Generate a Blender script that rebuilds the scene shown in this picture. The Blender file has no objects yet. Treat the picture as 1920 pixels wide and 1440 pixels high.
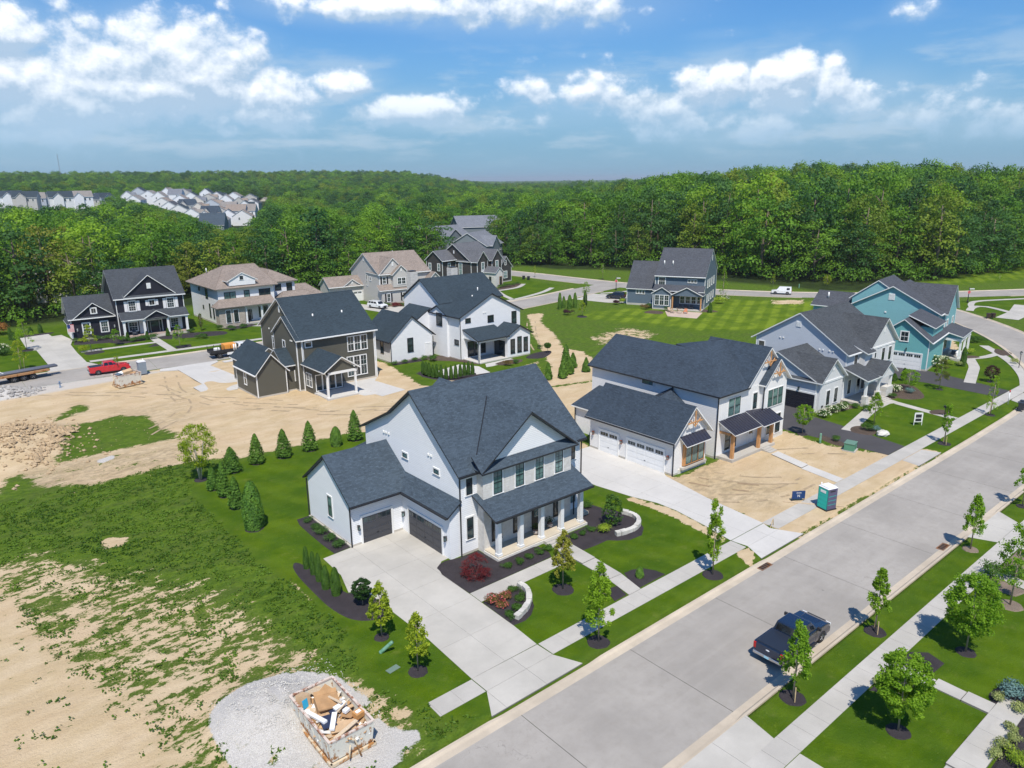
import bpy, math, random
import numpy as np
from mathutils import Vector, Matrix
R=math.radians
C=bpy.context.scene.collection
scene=bpy.context.scene
# ------------------------------------------------------------------ camera
F_PX,YAW,PITCH,ROLL,CAM_H=1383.05,0.698892,0.269267,-0.0095446,29.0
def cam_axes():
    cy,sy,cp,sp=math.cos(YAW),math.sin(YAW),math.cos(PITCH),math.sin(PITCH)
    f=Vector((sy*cp,cy*cp,-sp)); r=Vector((cy,-sy,0)); u=r.cross(f)
    cr,sr=math.cos(ROLL),math.sin(ROLL)
    return (cr*r+sr*u),(-sr*r+cr*u),f
CR,CU,CF=cam_axes()
cam=bpy.data.objects.new('camera',bpy.data.cameras.new('camera')); C.objects.link(cam)
cam.matrix_world=Matrix(((CR.x,CU.x,-CF.x,0),(CR.y,CU.y,-CF.y,0),(CR.z,CU.z,-CF.z,CAM_H),(0,0,0,1)))
cam.data.sensor_width=36; cam.data.lens=F_PX/1920*36; cam.data.clip_start=.5; cam.data.clip_end=60000
scene.camera=cam
def ray(x,y): return CR*(x-960)-CU*(y-720)+CF*F_PX
def gp(x,y,z=0.0):
    """surveyed ground position of a landmark"""
    d=ray(x,y); t=(z-CAM_H)/d.z; return (d.x*t,d.y*t)
def hgt(py,X,Y):
    """height above datum seen at photo row py over the spot X,Y"""
    k=720-py; a1=X*CU.x+Y*CU.y; a2=X*CF.x+Y*CF.y; return CAM_H+(k*a2-F_PX*a1)/(F_PX*CU.z-k*CF.z)
def ppm(X,Y): # picture scale at a place, metres per photo pixel
    return Vector((X,Y,-CAM_H)).dot(CF)/F_PX
# ------------------------------------------------------------------ node helper
class NT:
    def __init__(s,tree): s.t=tree; s.l=tree.links
    def n(s,kind,_props=None,**ins):
        nd=s.t.nodes.new(kind)
        if _props:
            for k,v in _props.items(): setattr(nd,k,v)
        for k,v in ins.items():
            key=int(k[1:]) if k[0]=='_' and k[1:].isdigit() else k.replace('_',' ')
            s.put(nd.inputs[key],v)
        return nd
    def put(s,sock,v):
        if isinstance(v,bpy.types.NodeSocket): s.l.new(v,sock)
        elif isinstance(v,bpy.types.Node): s.l.new(v.outputs[0],sock)
        else:
            if isinstance(v,(tuple,list)) and len(v)==3 and sock.type=='RGBA': v=(*v,1)
            sock.default_value=v
    def m(s,op,a,b=None,c=None,clamp=False):
        nd=s.t.nodes.new('ShaderNodeMath'); nd.operation=op; nd.use_clamp=clamp
        s.put(nd.inputs[0],a)
        if b is not None: s.put(nd.inputs[1],b)
        if c is not None: s.put(nd.inputs[2],c)
        return nd.outputs[0]
    def mix(s,f,a,b,mode='MIX'):
        nd=s.t.nodes.new('ShaderNodeMix'); nd.data_type='RGBA'; nd.blend_type=mode
        s.put(nd.inputs[0],f); s.put(nd.inputs[6],a); s.put(nd.inputs[7],b); return nd.outputs[2]
    def ramp(s,f,*st,interp='LINEAR'):
        nd=s.t.nodes.new('ShaderNodeValToRGB'); s.put(nd.inputs[0],f); e=nd.color_ramp.elements; nd.color_ramp.interpolation=interp
        while len(e)<len(st): e.new(.5)
        for i,(p,c) in enumerate(st): e[i].position=p; e[i].color=(*c,1) if isinstance(c,tuple) else (c,c,c,1)
        return nd.outputs[0]
    def step(s,v,a,b):
        nd=s.t.nodes.new('ShaderNodeMapRange'); nd.interpolation_type='SMOOTHSTEP'
        s.put(nd.inputs[0],v); nd.inputs[1].default_value=a; nd.inputs[2].default_value=b; return nd.outputs[0]
    def noise(s,vec,scale,detail=3,rough=.55,dist=0.):
        return s.n('ShaderNodeTexNoise',Vector=vec,Scale=scale,Detail=detail,Roughness=rough,Distortion=dist).outputs[0]
# ------------------------------------------------------------------ world, sun, exposure
SUN_EL,SUN_AZ=R(59),R(215.5)
sv=Vector((math.sin(SUN_AZ)*math.cos(SUN_EL),math.cos(SUN_AZ)*math.cos(SUN_EL),math.sin(SUN_EL)))
sun=bpy.data.objects.new('sun',bpy.data.lights.new('sun','SUN')); C.objects.link(sun)
sun.rotation_euler=sv.to_track_quat('Z','Y').to_euler(); sun.data.energy=3.3; sun.data.angle=R(.53); sun.data.color=(1,.935,.83)
SKY=.10
w=bpy.data.worlds.new('World'); scene.world=w; w.use_nodes=True; w.node_tree.nodes.clear(); n=NT(w.node_tree)
sky=n.n('ShaderNodeTexSky',dict(sky_type='NISHITA',sun_disc=False,sun_elevation=SUN_EL,sun_rotation=SUN_AZ,altitude=200,air_density=1.0,dust_density=.6,ozone_density=2.2))
def px2sky(px,py):
    d=ray(px,py).normalized(); return math.atan2(d.x,d.y),math.asin(d.z)
CLOUDS=[(60,170,150,60,.9),(275,85,45,36,1.),(345,135,80,52,1.),(200,150,130,60,.9),(10,60,38,30,1.),(455,130,30,28,.5),(520,190,50,34,1.),(390,215,200,36,.45),(640,155,45,22,.75),(100,235,180,26,.25),
 (775,208,62,19,.95),(930,232,50,15,.5),(610,250,170,15,.2),(720,15,170,18,.75),(860,38,150,14,.55),(1000,10,160,30,.7),(560,5,70,14,.5),
 (1100,178,75,26,.8),(1060,212,130,22,.45),(1345,155,42,30,.95),(1270,208,80,26,.6),(1470,150,46,28,.95),(1560,155,24,30,.85),(1380,235,110,22,.75),(1480,205,70,24,.65),(1620,185,60,28,.7),(1740,205,80,26,.6),(1850,225,80,22,.55),(1825,170,32,20,.45),(1180,240,130,14,.3),(1540,240,150,16,.25),(1345,65,45,8,.3),(1715,12,24,14,.5),(980,120,24,12,.25),(1110,103,60,8,.25)]
def noise2(n,vec,scale,detail,rough=.55):
    return n.n('ShaderNodeTexNoise',dict(noise_dimensions='2D'),Vector=vec,Scale=scale,Detail=detail,Roughness=rough).outputs[0]
def cloud_shape(n,u,v):
    tot=None
    for px,py,rx,ry,am in CLOUDS:
        cu,cv=px2sky(px,py)
        du=n.m('MULTIPLY_ADD',u,F_PX/rx*.8,-cu*F_PX/rx*.8); dv=n.m('MULTIPLY_ADD',v,F_PX/ry*.8,-cv*F_PX/ry*.8)
        g=n.m('MULTIPLY',n.m('EXPONENT',n.m('MULTIPLY_ADD',n.m('MULTIPLY',du,du),-.5,n.m('MULTIPLY',n.m('MULTIPLY',dv,dv),-.5))),am)
        tot=g if tot is None else n.m('MAXIMUM',tot,g)
    # everywhere else the same kind of cumulus band runs on round the horizon
    band=n.m('MULTIPLY',n.m('MULTIPLY',n.step(v,.03,.09),n.m('SUBTRACT',1,n.step(v,.2,.4))),.75)
    wide=n.step(noise2(n,n.n('ShaderNodeCombineXYZ',X=u,Y=n.m('MULTIPLY',v,2.)),3.2,1),.42,.62)
    away=n.step(n.m('ABSOLUTE',n.m('SUBTRACT',u,YAW)),.62,.85)
    return n.m('MAXIMUM',tot,n.m('MULTIPLY',n.m('MULTIPLY',band,wide),n.m('ADD',.1,away)))
def cloud_noise(n,u,v):
    comb=n.n('ShaderNodeCombineXYZ',X=u,Y=n.m('MULTIPLY',v,1.3))
    a=noise2(n,comb,12,9,.62)
    vor=n.n('ShaderNodeTexVoronoi',dict(voronoi_dimensions='2D',feature='F1'),Vector=n.n('ShaderNodeVectorMath',dict(operation='ADD'),_0=comb,_1=n.n('ShaderNodeVectorMath',dict(operation='SCALE'),_0=n.n('ShaderNodeTexNoise',dict(noise_dimensions='2D'),Vector=comb,Scale=30.,Detail=5.,Roughness=.65).outputs[1],Scale=.035)),Scale=30.)
    return n.m('MULTIPLY_ADD',n.m('SUBTRACT',a,.5),1.15,n.m('MULTIPLY',n.m('SUBTRACT',.42,vor.outputs['Distance']),.30))
tc=n.n('ShaderNodeTexCoord').outputs['Generated']; sp=n.n('ShaderNodeSeparateXYZ',Vector=tc)
u=n.m('ARCTAN2',sp.outputs[0],sp.outputs[1]); v=n.m('ARCSINE',sp.outputs[2])
t0=cloud_shape(n,u,v); n0=cloud_noise(n,u,v); n1_=cloud_noise(n,n.m('SUBTRACT',u,.003),n.m('ADD',v,.010))
d0=n.m('ADD',t0,n0)
dens=n.step(d0,.34,.62)
t1=cloud_shape(n,n.m('SUBTRACT',u,.003),n.m('ADD',v,.014))
lit=n.m('ADD',n.m('MULTIPLY_ADD',n.m('SUBTRACT',n0,n1_),2.1,.26),n.m('MULTIPLY',n.m('SUBTRACT',t0,t1),2.3),clamp=True)
thin=n.step(d0,.3,.8)
low=n.step(v,.035,.12)
HS=1/SKY
ccol=n.mix(lit,(.30*HS,.40*HS,.52*HS),(.76*HS,.78*HS,.81*HS))
ccol=n.mix(n.m('SUBTRACT',1,low),ccol,(.27*HS,.40*HS,.53*HS))
al=n.m('MULTIPLY',dens,n.m('MULTIPLY_ADD',thin,.45,.5,clamp=True),clamp=True)
al=n.m('MULTIPLY',al,n.step(v,.01,.06))
hz=n.m('MULTIPLY_ADD',n.m('SUBTRACT',1,n.step(v,0.,.26)),.85,0.)
veil=n.m('MULTIPLY',n.step(t0,.05,.6),.30)
skyc=n.mix(1.,sky,(.27,.58,.88),'MULTIPLY')
base=n.mix(hz,skyc,(.165*HS,.285*HS,.395*HS))
base=n.mix(veil,base,(.33*HS,.44*HS,.55*HS))
strat=n.m('MULTIPLY',n.step(noise2(n,n.n('ShaderNodeCombineXYZ',X=u,Y=n.m('MULTIPLY',v,4.5)),7.5,5,.6),.46,.72),n.m('MULTIPLY',n.step(v,.012,.05),n.m('SUBTRACT',1,n.step(v,.10,.19))))
base=n.mix(n.m('MULTIPLY',strat,.55),base,(.36*HS,.45*HS,.54*HS))
col=n.mix(al,base,ccol)
w.cycles.sampling_method='MANUAL'; w.cycles.sample_map_resolution=256
bg=n.n('ShaderNodeBackground',Color=col,Strength=SKY)
out=n.n('ShaderNodeOutputWorld'); n.l.new(bg.outputs[0],out.inputs[0])
scene.view_settings.view_transform='Standard'; scene.view_settings.look='None'; scene.view_settings.exposure=.66; scene.view_settings.gamma=1; scene.view_settings.use_curve_mapping=False
try:
    scene.cycles.use_denoising=True; scene.cycles.max_bounces=5; scene.cycles.diffuse_bounces=3; scene.cycles.glossy_bounces=2; scene.cycles.transmission_bounces=2; scene.cycles.transparent_max_bounces=4; scene.cycles.volume_bounces=0; scene.cycles.caustics_reflective=False; scene.cycles.caustics_refractive=False
except Exception: pass
# ------------------------------------------------------------------ materials
MATS={}
def newmat(name):
    m=bpy.data.materials.new(name); m.use_nodes=True; m.node_tree.nodes.clear(); return m,NT(m.node_tree)
def fin(n,col,rough=.8,metal=0.,bump=None,bs=.3,bd=.02,spec=.3,**kw):
    b=n.n('ShaderNodeBsdfPrincipled',Base_Color=col,Roughness=rough,Metallic=metal,Specular_IOR_Level=spec,**kw)
    if bump is not None:
        bn=n.n('ShaderNodeBump',Strength=bs,Distance=bd,Height=bump); n.l.new(bn.outputs[0],b.inputs['Normal'])
    o=n.n('ShaderNodeOutputMaterial'); n.l.new(b.outputs[0],o.inputs[0]); return b
def cached(f):
    def g(*a,**k):
        key=(f.__name__,a,tuple(sorted(k.items())))
        if key not in MATS: MATS[key]=f(*a,**k)
        return MATS[key]
    return g
def mul(c,k): return tuple(x*k for x in c)
def pos(n): return n.n('ShaderNodeNewGeometry').outputs['Position']
@cached
def m_paint(name,c,rough=.5,var=.06,metal=0.,spec=.4):
    m,n=newmat(name); p=pos(n); a=n.noise(p,2.3,4)
    fin(n,n.mix(n.step(a,.3,.7),mul(c,1-var),c),rough,metal,spec=spec); return m
@cached
def m_siding(name,c,lap=.16,board=False):
    m,n=newmat(name); p=pos(n)
    uv=n.n('ShaderNodeUVMap').outputs[0]; s=n.n('ShaderNodeSeparateXYZ',Vector=uv)
    if board:
        f=n.m('FRACT',n.m('DIVIDE',s.outputs[0],.4)); line=n.m('SUBTRACT',n.step(f,0,.03),n.step(f,.12,.15)); h=line; dark=n.m('SUBTRACT',1,n.m('MULTIPLY',line,.0))
        col=n.mix(n.m('MULTIPLY',line,.10),c,mul(c,.6))
    else:
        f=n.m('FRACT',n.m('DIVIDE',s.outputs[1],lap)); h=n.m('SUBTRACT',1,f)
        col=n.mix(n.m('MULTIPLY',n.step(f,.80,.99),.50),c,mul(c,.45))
        row=n.n('ShaderNodeTexWhiteNoise',dict(noise_dimensions='2D'),Vector=n.n('ShaderNodeCombineXYZ',X=n.m('FLOOR',n.m('DIVIDE',s.outputs[0],3.6)),Y=n.m('FLOOR',n.m('DIVIDE',s.outputs[1],lap)))).outputs[0]
        col=n.mix(n.m('MULTIPLY',row,.10),col,mul(c,.7))
    a=n.noise(p,.9,5,.6); col=n.mix(n.m('MULTIPLY',n.step(a,.35,.75),.10),col,mul(c,.72))
    fin(n,col,.55,bump=h,bs=.6,bd=.02); return m
@cached
def m_shingle(name,c,k=1.):
    m,n=newmat(name); uv=n.n('ShaderNodeUVMap').outputs[0]; p=pos(n)
    br=n.n('ShaderNodeTexBrick',dict(offset=.37,offset_frequency=2),Vector=uv,Color1=(0,0,0,1),Color2=(1,1,1,1),Mortar=(.1,.1,.1,1),Scale=1.,Mortar_Size=.012,Mortar_Smooth=.3,Bias=0.,Brick_Width=.31,Row_Height=.145)
    a=n.noise(p,.55,3); b=n.noise(uv,9.,5,.7); g=n.noise(uv,2.4,4,.6)
    f=n.m('MULTIPLY_ADD',n.step(b,.25,.75),.5,n.m('MULTIPLY',br.outputs[0],.5))
    col=n.mix(f,mul(c,.52),mul(c,1.5)); col=n.mix(n.m('MULTIPLY',n.step(a,.35,.7),.22),col,mul(c,1.5)); col=n.mix(n.m('MULTIPLY',n.step(g,.4,.7),.25),col,mul(c,.5))
    fin(n,col,.85,bump=n.m('ADD',n.m('MULTIPLY',br.outputs[0],.6),b),bs=.5,bd=.02,spec=.25); return m
@cached
def m_seam(name,c):
    m,n=newmat(name); fin(n,c,.35,metal=.4,spec=.5); return m
@cached
def m_concrete(name,c=(.56,.53,.48),sc=1.,stain=.16):
    m,n=newmat(name); p=pos(n)
    oi=n.n('ShaderNodeObjectInfo').outputs['Random']
    a=n.noise(p,.35*sc,5,.6); b=n.noise(p,5*sc,4,.6); d=n.noise(p,60,2)
    col=n.mix(n.step(a,.3,.72),mul(c,1-stain),mul(c,1.04)); col=n.mix(n.m('MULTIPLY',n.step(b,.35,.7),.14),col,mul(c,.75)); col=n.mix(n.m('MULTIPLY',oi,.13),col,mul(c,.7))
    col=n.mix(n.m('MULTIPLY',d,.12),col,mul(c,.6))
    st=n.noise(n.n('ShaderNodeMapping',Vector=p,Scale=(.25,1.6,1.)),1.1,5,.7); col=n.mix(n.m('MULTIPLY',n.step(st,.56,.72),.16),col,mul(c,.62))
    fin(n,col,.85,bump=n.m('ADD',b,d),bs=.15,bd=.01,spec=.25); return m
@cached
def m_road(name,c=(.335,.325,.31)):
    m,n=newmat(name); p=pos(n)
    a=n.noise(p,.16,6,.62); b=n.noise(p,1.7,5,.65); d=n.noise(p,34,3,.7)
    mp=n.n('ShaderNodeMapping',Vector=p,Scale=(.06,.8,1.)); tr=n.noise(mp,1.,4,.6)
    oi=n.n('ShaderNodeObjectInfo').outputs['Random']
    col=n.mix(n.step(a,.3,.7),mul(c,.84),mul(c,1.12)); col=n.mix(n.m('MULTIPLY',n.step(b,.42,.72),.35),col,(c[0]*.78,c[1]*.76,c[2]*.73)); col=n.mix(n.m('MULTIPLY',n.step(tr,.45,.7),.28),col,mul(c,1.25))
    col=n.mix(n.m('MULTIPLY',n.step(d,.35,.8),.3),col,mul(c,.68)); col=n.mix(n.m('MULTIPLY',oi,.12),col,mul(c,.7))
    sp_=n.noise(p,.8,2); spot=n.step(sp_,.745,.79); col=n.mix(n.m('MULTIPLY',spot,.6),col,mul(c,.3))
    cr=n.n('ShaderNodeTexVoronoi',dict(feature='DISTANCE_TO_EDGE'),Vector=n.n('ShaderNodeMapping',Vector=n.n('ShaderNodeVectorMath',dict(operation='ADD'),_0=p,_1=n.n('ShaderNodeTexNoise',Vector=p,Scale=1.1,Detail=4.).outputs[1]),Scale=(.085,.10,1.)),Scale=1.).outputs[0]
    col=n.mix(n.m('MULTIPLY',n.m('SUBTRACT',1,n.step(cr,.0012,.004)),n.m('MULTIPLY',n.step(a,.52,.62),.4)),col,mul(c,.5))
    fin(n,col,.85,bump=d,bs=.25,bd=.01,spec=.3); return m
@cached
def m_lawn(name,c1=(.030,.085,.012),c2=(.060,.135,.018),c3=(.13,.17,.04),dry=.62,stripe=None):
    m,n=newmat(name); p=pos(n)
    a=n.noise(p,.35,5,.6); b=n.noise(p,2.6,5,.65); d=n.noise(p,16,4,.75); e=n.noise(n.n('ShaderNodeVectorMath',dict(operation='MULTIPLY'),_0=p,_1=(1,1,0)),.9,5,.7)
    col=n.mix(n.step(a,.3,.7),c1,c2); col=n.mix(n.m('MULTIPLY',n.step(b,.35,.7),.5),col,mul(c2,1.25)); 
    if stripe:
        ang,wd,amt=stripe; s=n.n('ShaderNodeSeparateXYZ',Vector=p); t=n.m('ADD',n.m('MULTIPLY',s.outputs[0],math.cos(ang)/wd),n.m('MULTIPLY',s.outputs[1],math.sin(ang)/wd))
        t=n.m('ADD',t,n.m('MULTIPLY',a,.35)); w_=n.step(n.m('PINGPONG',t,1.),.35,.65); col=n.mix(n.m('MULTIPLY',w_,amt),col,mul(c3,.9))
    col=n.mix(n.m('MULTIPLY',n.step(e,dry,dry+.14),.45),col,c3)
    col=n.mix(n.step(d,.25,.85),mul(c1,.75),col) if False else n.mix(n.m('MULTIPLY',n.m('SUBTRACT',1,n.step(d,.3,.6)),.55),col,mul(c1,.45))
    fin(n,col,.75,bump=n.m('ADD',d,b),bs=.7,bd=.06,spec=.15); return m
@cached
def m_mulch(name,c=(.040,.034,.038)):
    m,n=newmat(name); p=pos(n); a=n.noise(p,1.2,4); d=n.noise(p,22,5,.8)
    col=n.mix(n.step(d,.3,.75),mul(c,.4),mul(c,1.7)); col=n.mix(n.m('MULTIPLY',n.step(a,.35,.7),.4),col,mul(c,1.5))
    fin(n,col,.9,bump=d,bs=.8,bd=.05,spec=.2); return m
@cached
def m_stone(name,c,bw=.5,bh=.24,var=.5):
    m,n=newmat(name); uv=n.n('ShaderNodeUVMap').outputs[0]
    wv=n.n('ShaderNodeVectorMath',dict(operation='ADD'),_0=uv,_1=n.n('ShaderNodeVectorMath',dict(operation='SCALE'),_0=n.n('ShaderNodeTexNoise',Vector=uv,Scale=2.2,Detail=2.).outputs[1],Scale=.10))
    br=n.n('ShaderNodeTexBrick',dict(offset=.43,squash=1.6,squash_frequency=3),Vector=wv,Color1=(0,0,0,1),Color2=(1,1,1,1),Mortar=(.6,.6,.6,1),Scale=1.,Mortar_Size=.014,Mortar_Smooth=.4,Bias=0.,Brick_Width=bw,Row_Height=bh)
    b=n.noise(uv,3.,5,.65); col=n.mix(n.m('MULTIPLY',br.outputs[0],var),c,mul(c,.55)); col=n.mix(n.m('MULTIPLY',n.step(b,.4,.7),.35),col,(c[0]*.72,c[1]*.66,c[2]*.58))
    fin(n,col,.85,bump=n.m('ADD',n.m('MULTIPLY',br.outputs[1],-1.),b),bs=.5,bd=.03); return m
@cached
def m_glass(name,c=(.015,.022,.028),c2=(.05,.085,.09),rough=.06):
    m,n=newmat(name); r=n.n('ShaderNodeObjectInfo').outputs['Random']; uv=n.n('ShaderNodeTexCoord').outputs['Object']
    a=n.noise(uv,1.6,2); s=n.n('ShaderNodeSeparateXYZ',Vector=uv)
    col=n.mix(n.m('MULTIPLY',r,n.step(a,.35,.6)),c,c2)
    fin(n,col,rough,spec=.7); return m
@cached
def m_wood(name,c,c2=None):
    c2=c2 or mul(c,.55); m,n=newmat(name); p=n.n('ShaderNodeTexCoord').outputs['Object']
    a=n.noise(n.n('ShaderNodeMapping',Vector=p,Scale=(6.,6.,.8)),3.,5,.7)
    fin(n,n.mix(n.step(a,.3,.7),c2,c),.65,bump=a,bs=.3,bd=.01); return m
@cached
def m_rust(name,c,r=(.30,.115,.03),amt=.5,low=True):
    m,n=newmat(name); tcn=n.n('ShaderNodeTexCoord'); p=tcn.outputs['Object']; s=n.n('ShaderNodeSeparateXYZ',Vector=p)
    a=n.noise(n.n('ShaderNodeMapping',Vector=p,Scale=(1.,1.,.6)),2.6,7,.72); b=n.noise(p,14,4,.7)
    v_=n.m('ADD',a,n.m('MULTIPLY',n.m('SUBTRACT',1,n.step(s.outputs[2],.05,.75)),.16)) if low else a
    f=n.step(v_,.72-amt*.3,.78-amt*.3); col=n.mix(n.m('MULTIPLY',n.step(b,.4,.75),.3),c,mul(c,.7)); col=n.mix(f,col,n.mix(b,mul(r,.5),mul(r,1.3)))
    fin(n,col,.8,bump=b,bs=.3,bd=.01); return m
@cached
def m_leaf(name,c1,c2,trans=.35,hv=.25,scale=.5,light=None):
    """foliage: clump-scale hue noise, a hue of its own per plant, thin and translucent"""
    m,n=newmat(name); oi=n.n('ShaderNodeObjectInfo').outputs['Random']; p=n.n('ShaderNodeTexCoord').outputs['Object']; ge=n.n('ShaderNodeNewGeometry')
    at=n.n('ShaderNodeAttribute',dict(attribute_name='rnd')).outputs['Fac']
    a=n.noise(p,scale,3)
    col=n.mix(n.step(n.m('ADD',n.m('MULTIPLY',at,.6),n.m('MULTIPLY',a,.4)),.25,.75),c1,c2)
    lt=light or (c2[0]*1.9,c2[1]*1.35,c2[2]*1.1)
    col=n.mix(n.m('MULTIPLY',oi,hv),col,lt)
    oi2=n.m('FRACT',n.m('MULTIPLY',oi,7.31)); col=n.mix(n.m('MULTIPLY',oi2,hv*.9),col,mul(c1,.6))
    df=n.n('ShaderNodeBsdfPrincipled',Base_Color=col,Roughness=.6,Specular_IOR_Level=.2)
    tl=n.n('ShaderNodeBsdfTranslucent',Color=n.mix(1.,col,(1.5,1.5,.6),'MULTIPLY')); mx=n.n('ShaderNodeMixShader',_0=trans); n.l.new(df.outputs[0],mx.inputs[1]); n.l.new(tl.outputs[0],mx.inputs[2])
    o=n.n('ShaderNodeOutputMaterial'); n.l.new(mx.outputs[0],o.inputs[0]); return m
def m_bark(): return m_wood('bark',(.20,.155,.11),(.09,.07,.05))
# ------------------------------------------------------------------ mesh builder
class MB:
    def __init__(s): s.v=[]; s.f=[]; s.mi=[]; s.sm=[]
    def poly(s,pts,mi=0,smooth=False):
        b=len(s.v); s.v+= [tuple(p) for p in pts]; s.f.append(tuple(range(b,b+len(pts)))); s.mi.append(mi); s.sm.append(smooth)
    def box(s,x0,x1,y0,y1,z0,z1,mi=0,top=None,bot=True):
        a=[(x0,y0,z0),(x1,y0,z0),(x1,y1,z0),(x0,y1,z0),(x0,y0,z1),(x1,y0,z1),(x1,y1,z1),(x0,y1,z1)]; b=len(s.v); s.v+=a
        fs=[(4,5,6,7),(0,1,5,4),(1,2,6,5),(2,3,7,6),(3,0,4,7)]+([(0,3,2,1)] if bot else [])
        for i,q in enumerate(fs): s.f.append(tuple(b+k for k in q)); s.mi.append(top if (top is not None and i==0) else mi); s.sm.append(False)
        return s
    def extr(s,pts,vec,mi=0,side=None,bottom=None):
        """polygon pts is the outer face, extruded by vec"""
        side=mi if side is None else side; bottom=side if bottom is None else bottom
        P=[Vector(p) for p in pts]; V=Vector(vec); nrm=Vector((0,0,0))
        for i in range(len(P)): nrm+=P[i].cross(P[(i+1)%len(P)])
        if nrm.dot(V)>0: P.reverse()
        Q=[p+V for p in P]; b=len(s.v); k=len(P); s.v+=[tuple(p) for p in P+Q]
        s.f.append(tuple(range(b,b+k))); s.mi.append(mi); s.sm.append(False)
        s.f.append(tuple(range(b+2*k-1,b+k-1,-1))); s.mi.append(bottom); s.sm.append(False)
        for i in range(k):
            j=(i+1)%k; s.f.append((b+j,b+i,b+k+i,b+k+j)); s.mi.append(side); s.sm.append(False)
        return s
    def flat(s,pts,z,th=.0,mi=0,side=None):
        P=[(p[0],p[1],z) for p in pts]
        if th: s.extr(P,(0,0,-th),mi,side)
        else:
            a=sum(P[i][0]*P[(i+1)%len(P)][1]-P[(i+1)%len(P)][0]*P[i][1] for i in range(len(P)))
            s.poly(P if a>0 else P[::-1],mi)
        return s
    def tube(s,pts,rad,seg=8,mi=0,cap=True):
        P=[Vector(p) for p in pts]; rr=rad if isinstance(rad,(list,tuple)) else [rad]*len(P); b=len(s.v)
        for i,p in enumerate(P):
            t=(P[min(i+1,len(P)-1)]-P[max(i-1,0)]).normalized(); a=t.orthogonal().normalized(); 
            if i and abs(a.dot(pa))<.99:
                a=(pa-t*pa.dot(t)).normalized()
            pa=a; c=t.cross(a)
            for k in range(seg):
                q=2*math.pi*k/seg; s.v.append(tuple(p+(a*math.cos(q)+c*math.sin(q))*rr[i]))
        for i in range(len(P)-1):
            for k in range(seg):
                k2=(k+1)%seg; s.f.append((b+i*seg+k,b+i*seg+k2,b+(i+1)*seg+k2,b+(i+1)*seg+k)); s.mi.append(mi); s.sm.append(seg>5)
        if cap:
            s.f.append(tuple(b+k for k in range(seg))[::-1]); s.mi.append(mi); s.sm.append(False)
            e=b+(len(P)-1)*seg; s.f.append(tuple(e+k for k in range(seg))); s.mi.append(mi); s.sm.append(False)
        return s
    def lathe(s,prof,c=(0,0,0),seg=12,mi=0,axis='z'):
        b=len(s.v)
        for r,z in prof:
            for k in range(seg):
                q=2*math.pi*k/seg; a,bb=r*math.cos(q),r*math.sin(q)
                s.v.append((c[0]+a,c[1]+bb,c[2]+z) if axis=='z' else (c[0]+a,c[1]+z,c[2]+bb))
        fl=axis!='z'
        for i in range(len(prof)-1):
            for k in range(seg):
                k2=(k+1)%seg; q=(b+i*seg+k,b+i*seg+k2,b+(i+1)*seg+k2,b+(i+1)*seg+k); s.f.append(q[::-1] if fl else q); s.mi.append(mi); s.sm.append(True)
        for i,e in ((0,b),(len(prof)-1,b+(len(prof)-1)*seg)):
            if prof[i][0]>1e-4: 
                q=tuple(e+k for k in range(seg)); s.f.append(q if (i!=0)^fl else q[::-1]); s.mi.append(mi); s.sm.append(False)
        return s
    def mesh(s,name,mats):
        me=bpy.data.meshes.new(name); me.from_pydata(s.v,[],s.f)
        for m in (mats if isinstance(mats,(list,tuple)) else [mats]): me.materials.append(m)
        me.polygons.foreach_set('material_index',s.mi); me.polygons.foreach_set('use_smooth',s.sm)
        uvl=me.uv_layers.new(name='UVMap'); buf=[0.0]*(2*len(me.loops)); V=s.v
        for p in me.polygons:
            nx,ny,nz=p.normal
            if abs(nz)>.97: ux,uy,uz,vx,vy,vz=1,0,0,0,1,0
            else:
                l=math.hypot(nx,ny) or 1; ux,uy,uz=-ny/l,nx/l,0
                vx,vy,vz=uy*0*0-uy*0+ -nz*nx/l,-nz*ny/l,l
                # up-slope direction
                vx,vy,vz=-nz*nx/l,-nz*ny/l,l
            for li in p.loop_indices:
                x,y,z=V[me.loops[li].vertex_index]; buf[2*li]=x*ux+y*uy+z*uz; buf[2*li+1]=x*vx+y*vy+z*vz
        uvl.data.foreach_set('uv',buf); me.update(); return me
    def build(s,name,mats,parent=None,loc=None,rot=None):
        return obj(name,s.mesh(name,mats),parent,loc,rot)
def obj(name,me,parent=None,loc=None,rot=None,scale=None):
    o=bpy.data.objects.new(name,me); C.objects.link(o)
    if parent is not None: o.parent=parent
    if loc is not None: o.location=loc
    if rot is not None: o.rotation_euler=rot if isinstance(rot,(tuple,list)) else (0,0,rot)
    if scale is not None: o.scale=scale if isinstance(scale,(tuple,list)) else (scale,)*3
    return o
def tag(o,label,cat,group=None):
    o['label']=label; o['category']=cat
    if group: o['group']=group
    return o
def struct(o): o['kind']='structure'; return o
def stuff(o,label=None,cat=None):
    o['kind']='stuff'
    if label: o['label']=label
    if cat: o['category']=cat
    return o
def empty(name,label,cat,loc=(0,0,0),rz=0,group=None):
    o=bpy.data.objects.new(name,None); C.objects.link(o); o.location=loc; o.rotation_euler=(0,0,rz); o.empty_display_size=.3
    return tag(o,label,cat,group)
def copy_tree(o,parent=None):
    c=o.copy(); C.objects.link(c)
    if parent is not None: c.parent=parent
    for ch in o.children: copy_tree(ch,c)
    return c
def bevel(o,w=.03,seg=2,ang=35):
    m=o.modifiers.new('bevel','BEVEL'); m.width=w; m.segments=seg; m.limit_method='ANGLE'; m.angle_limit=R(ang); return o
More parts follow.
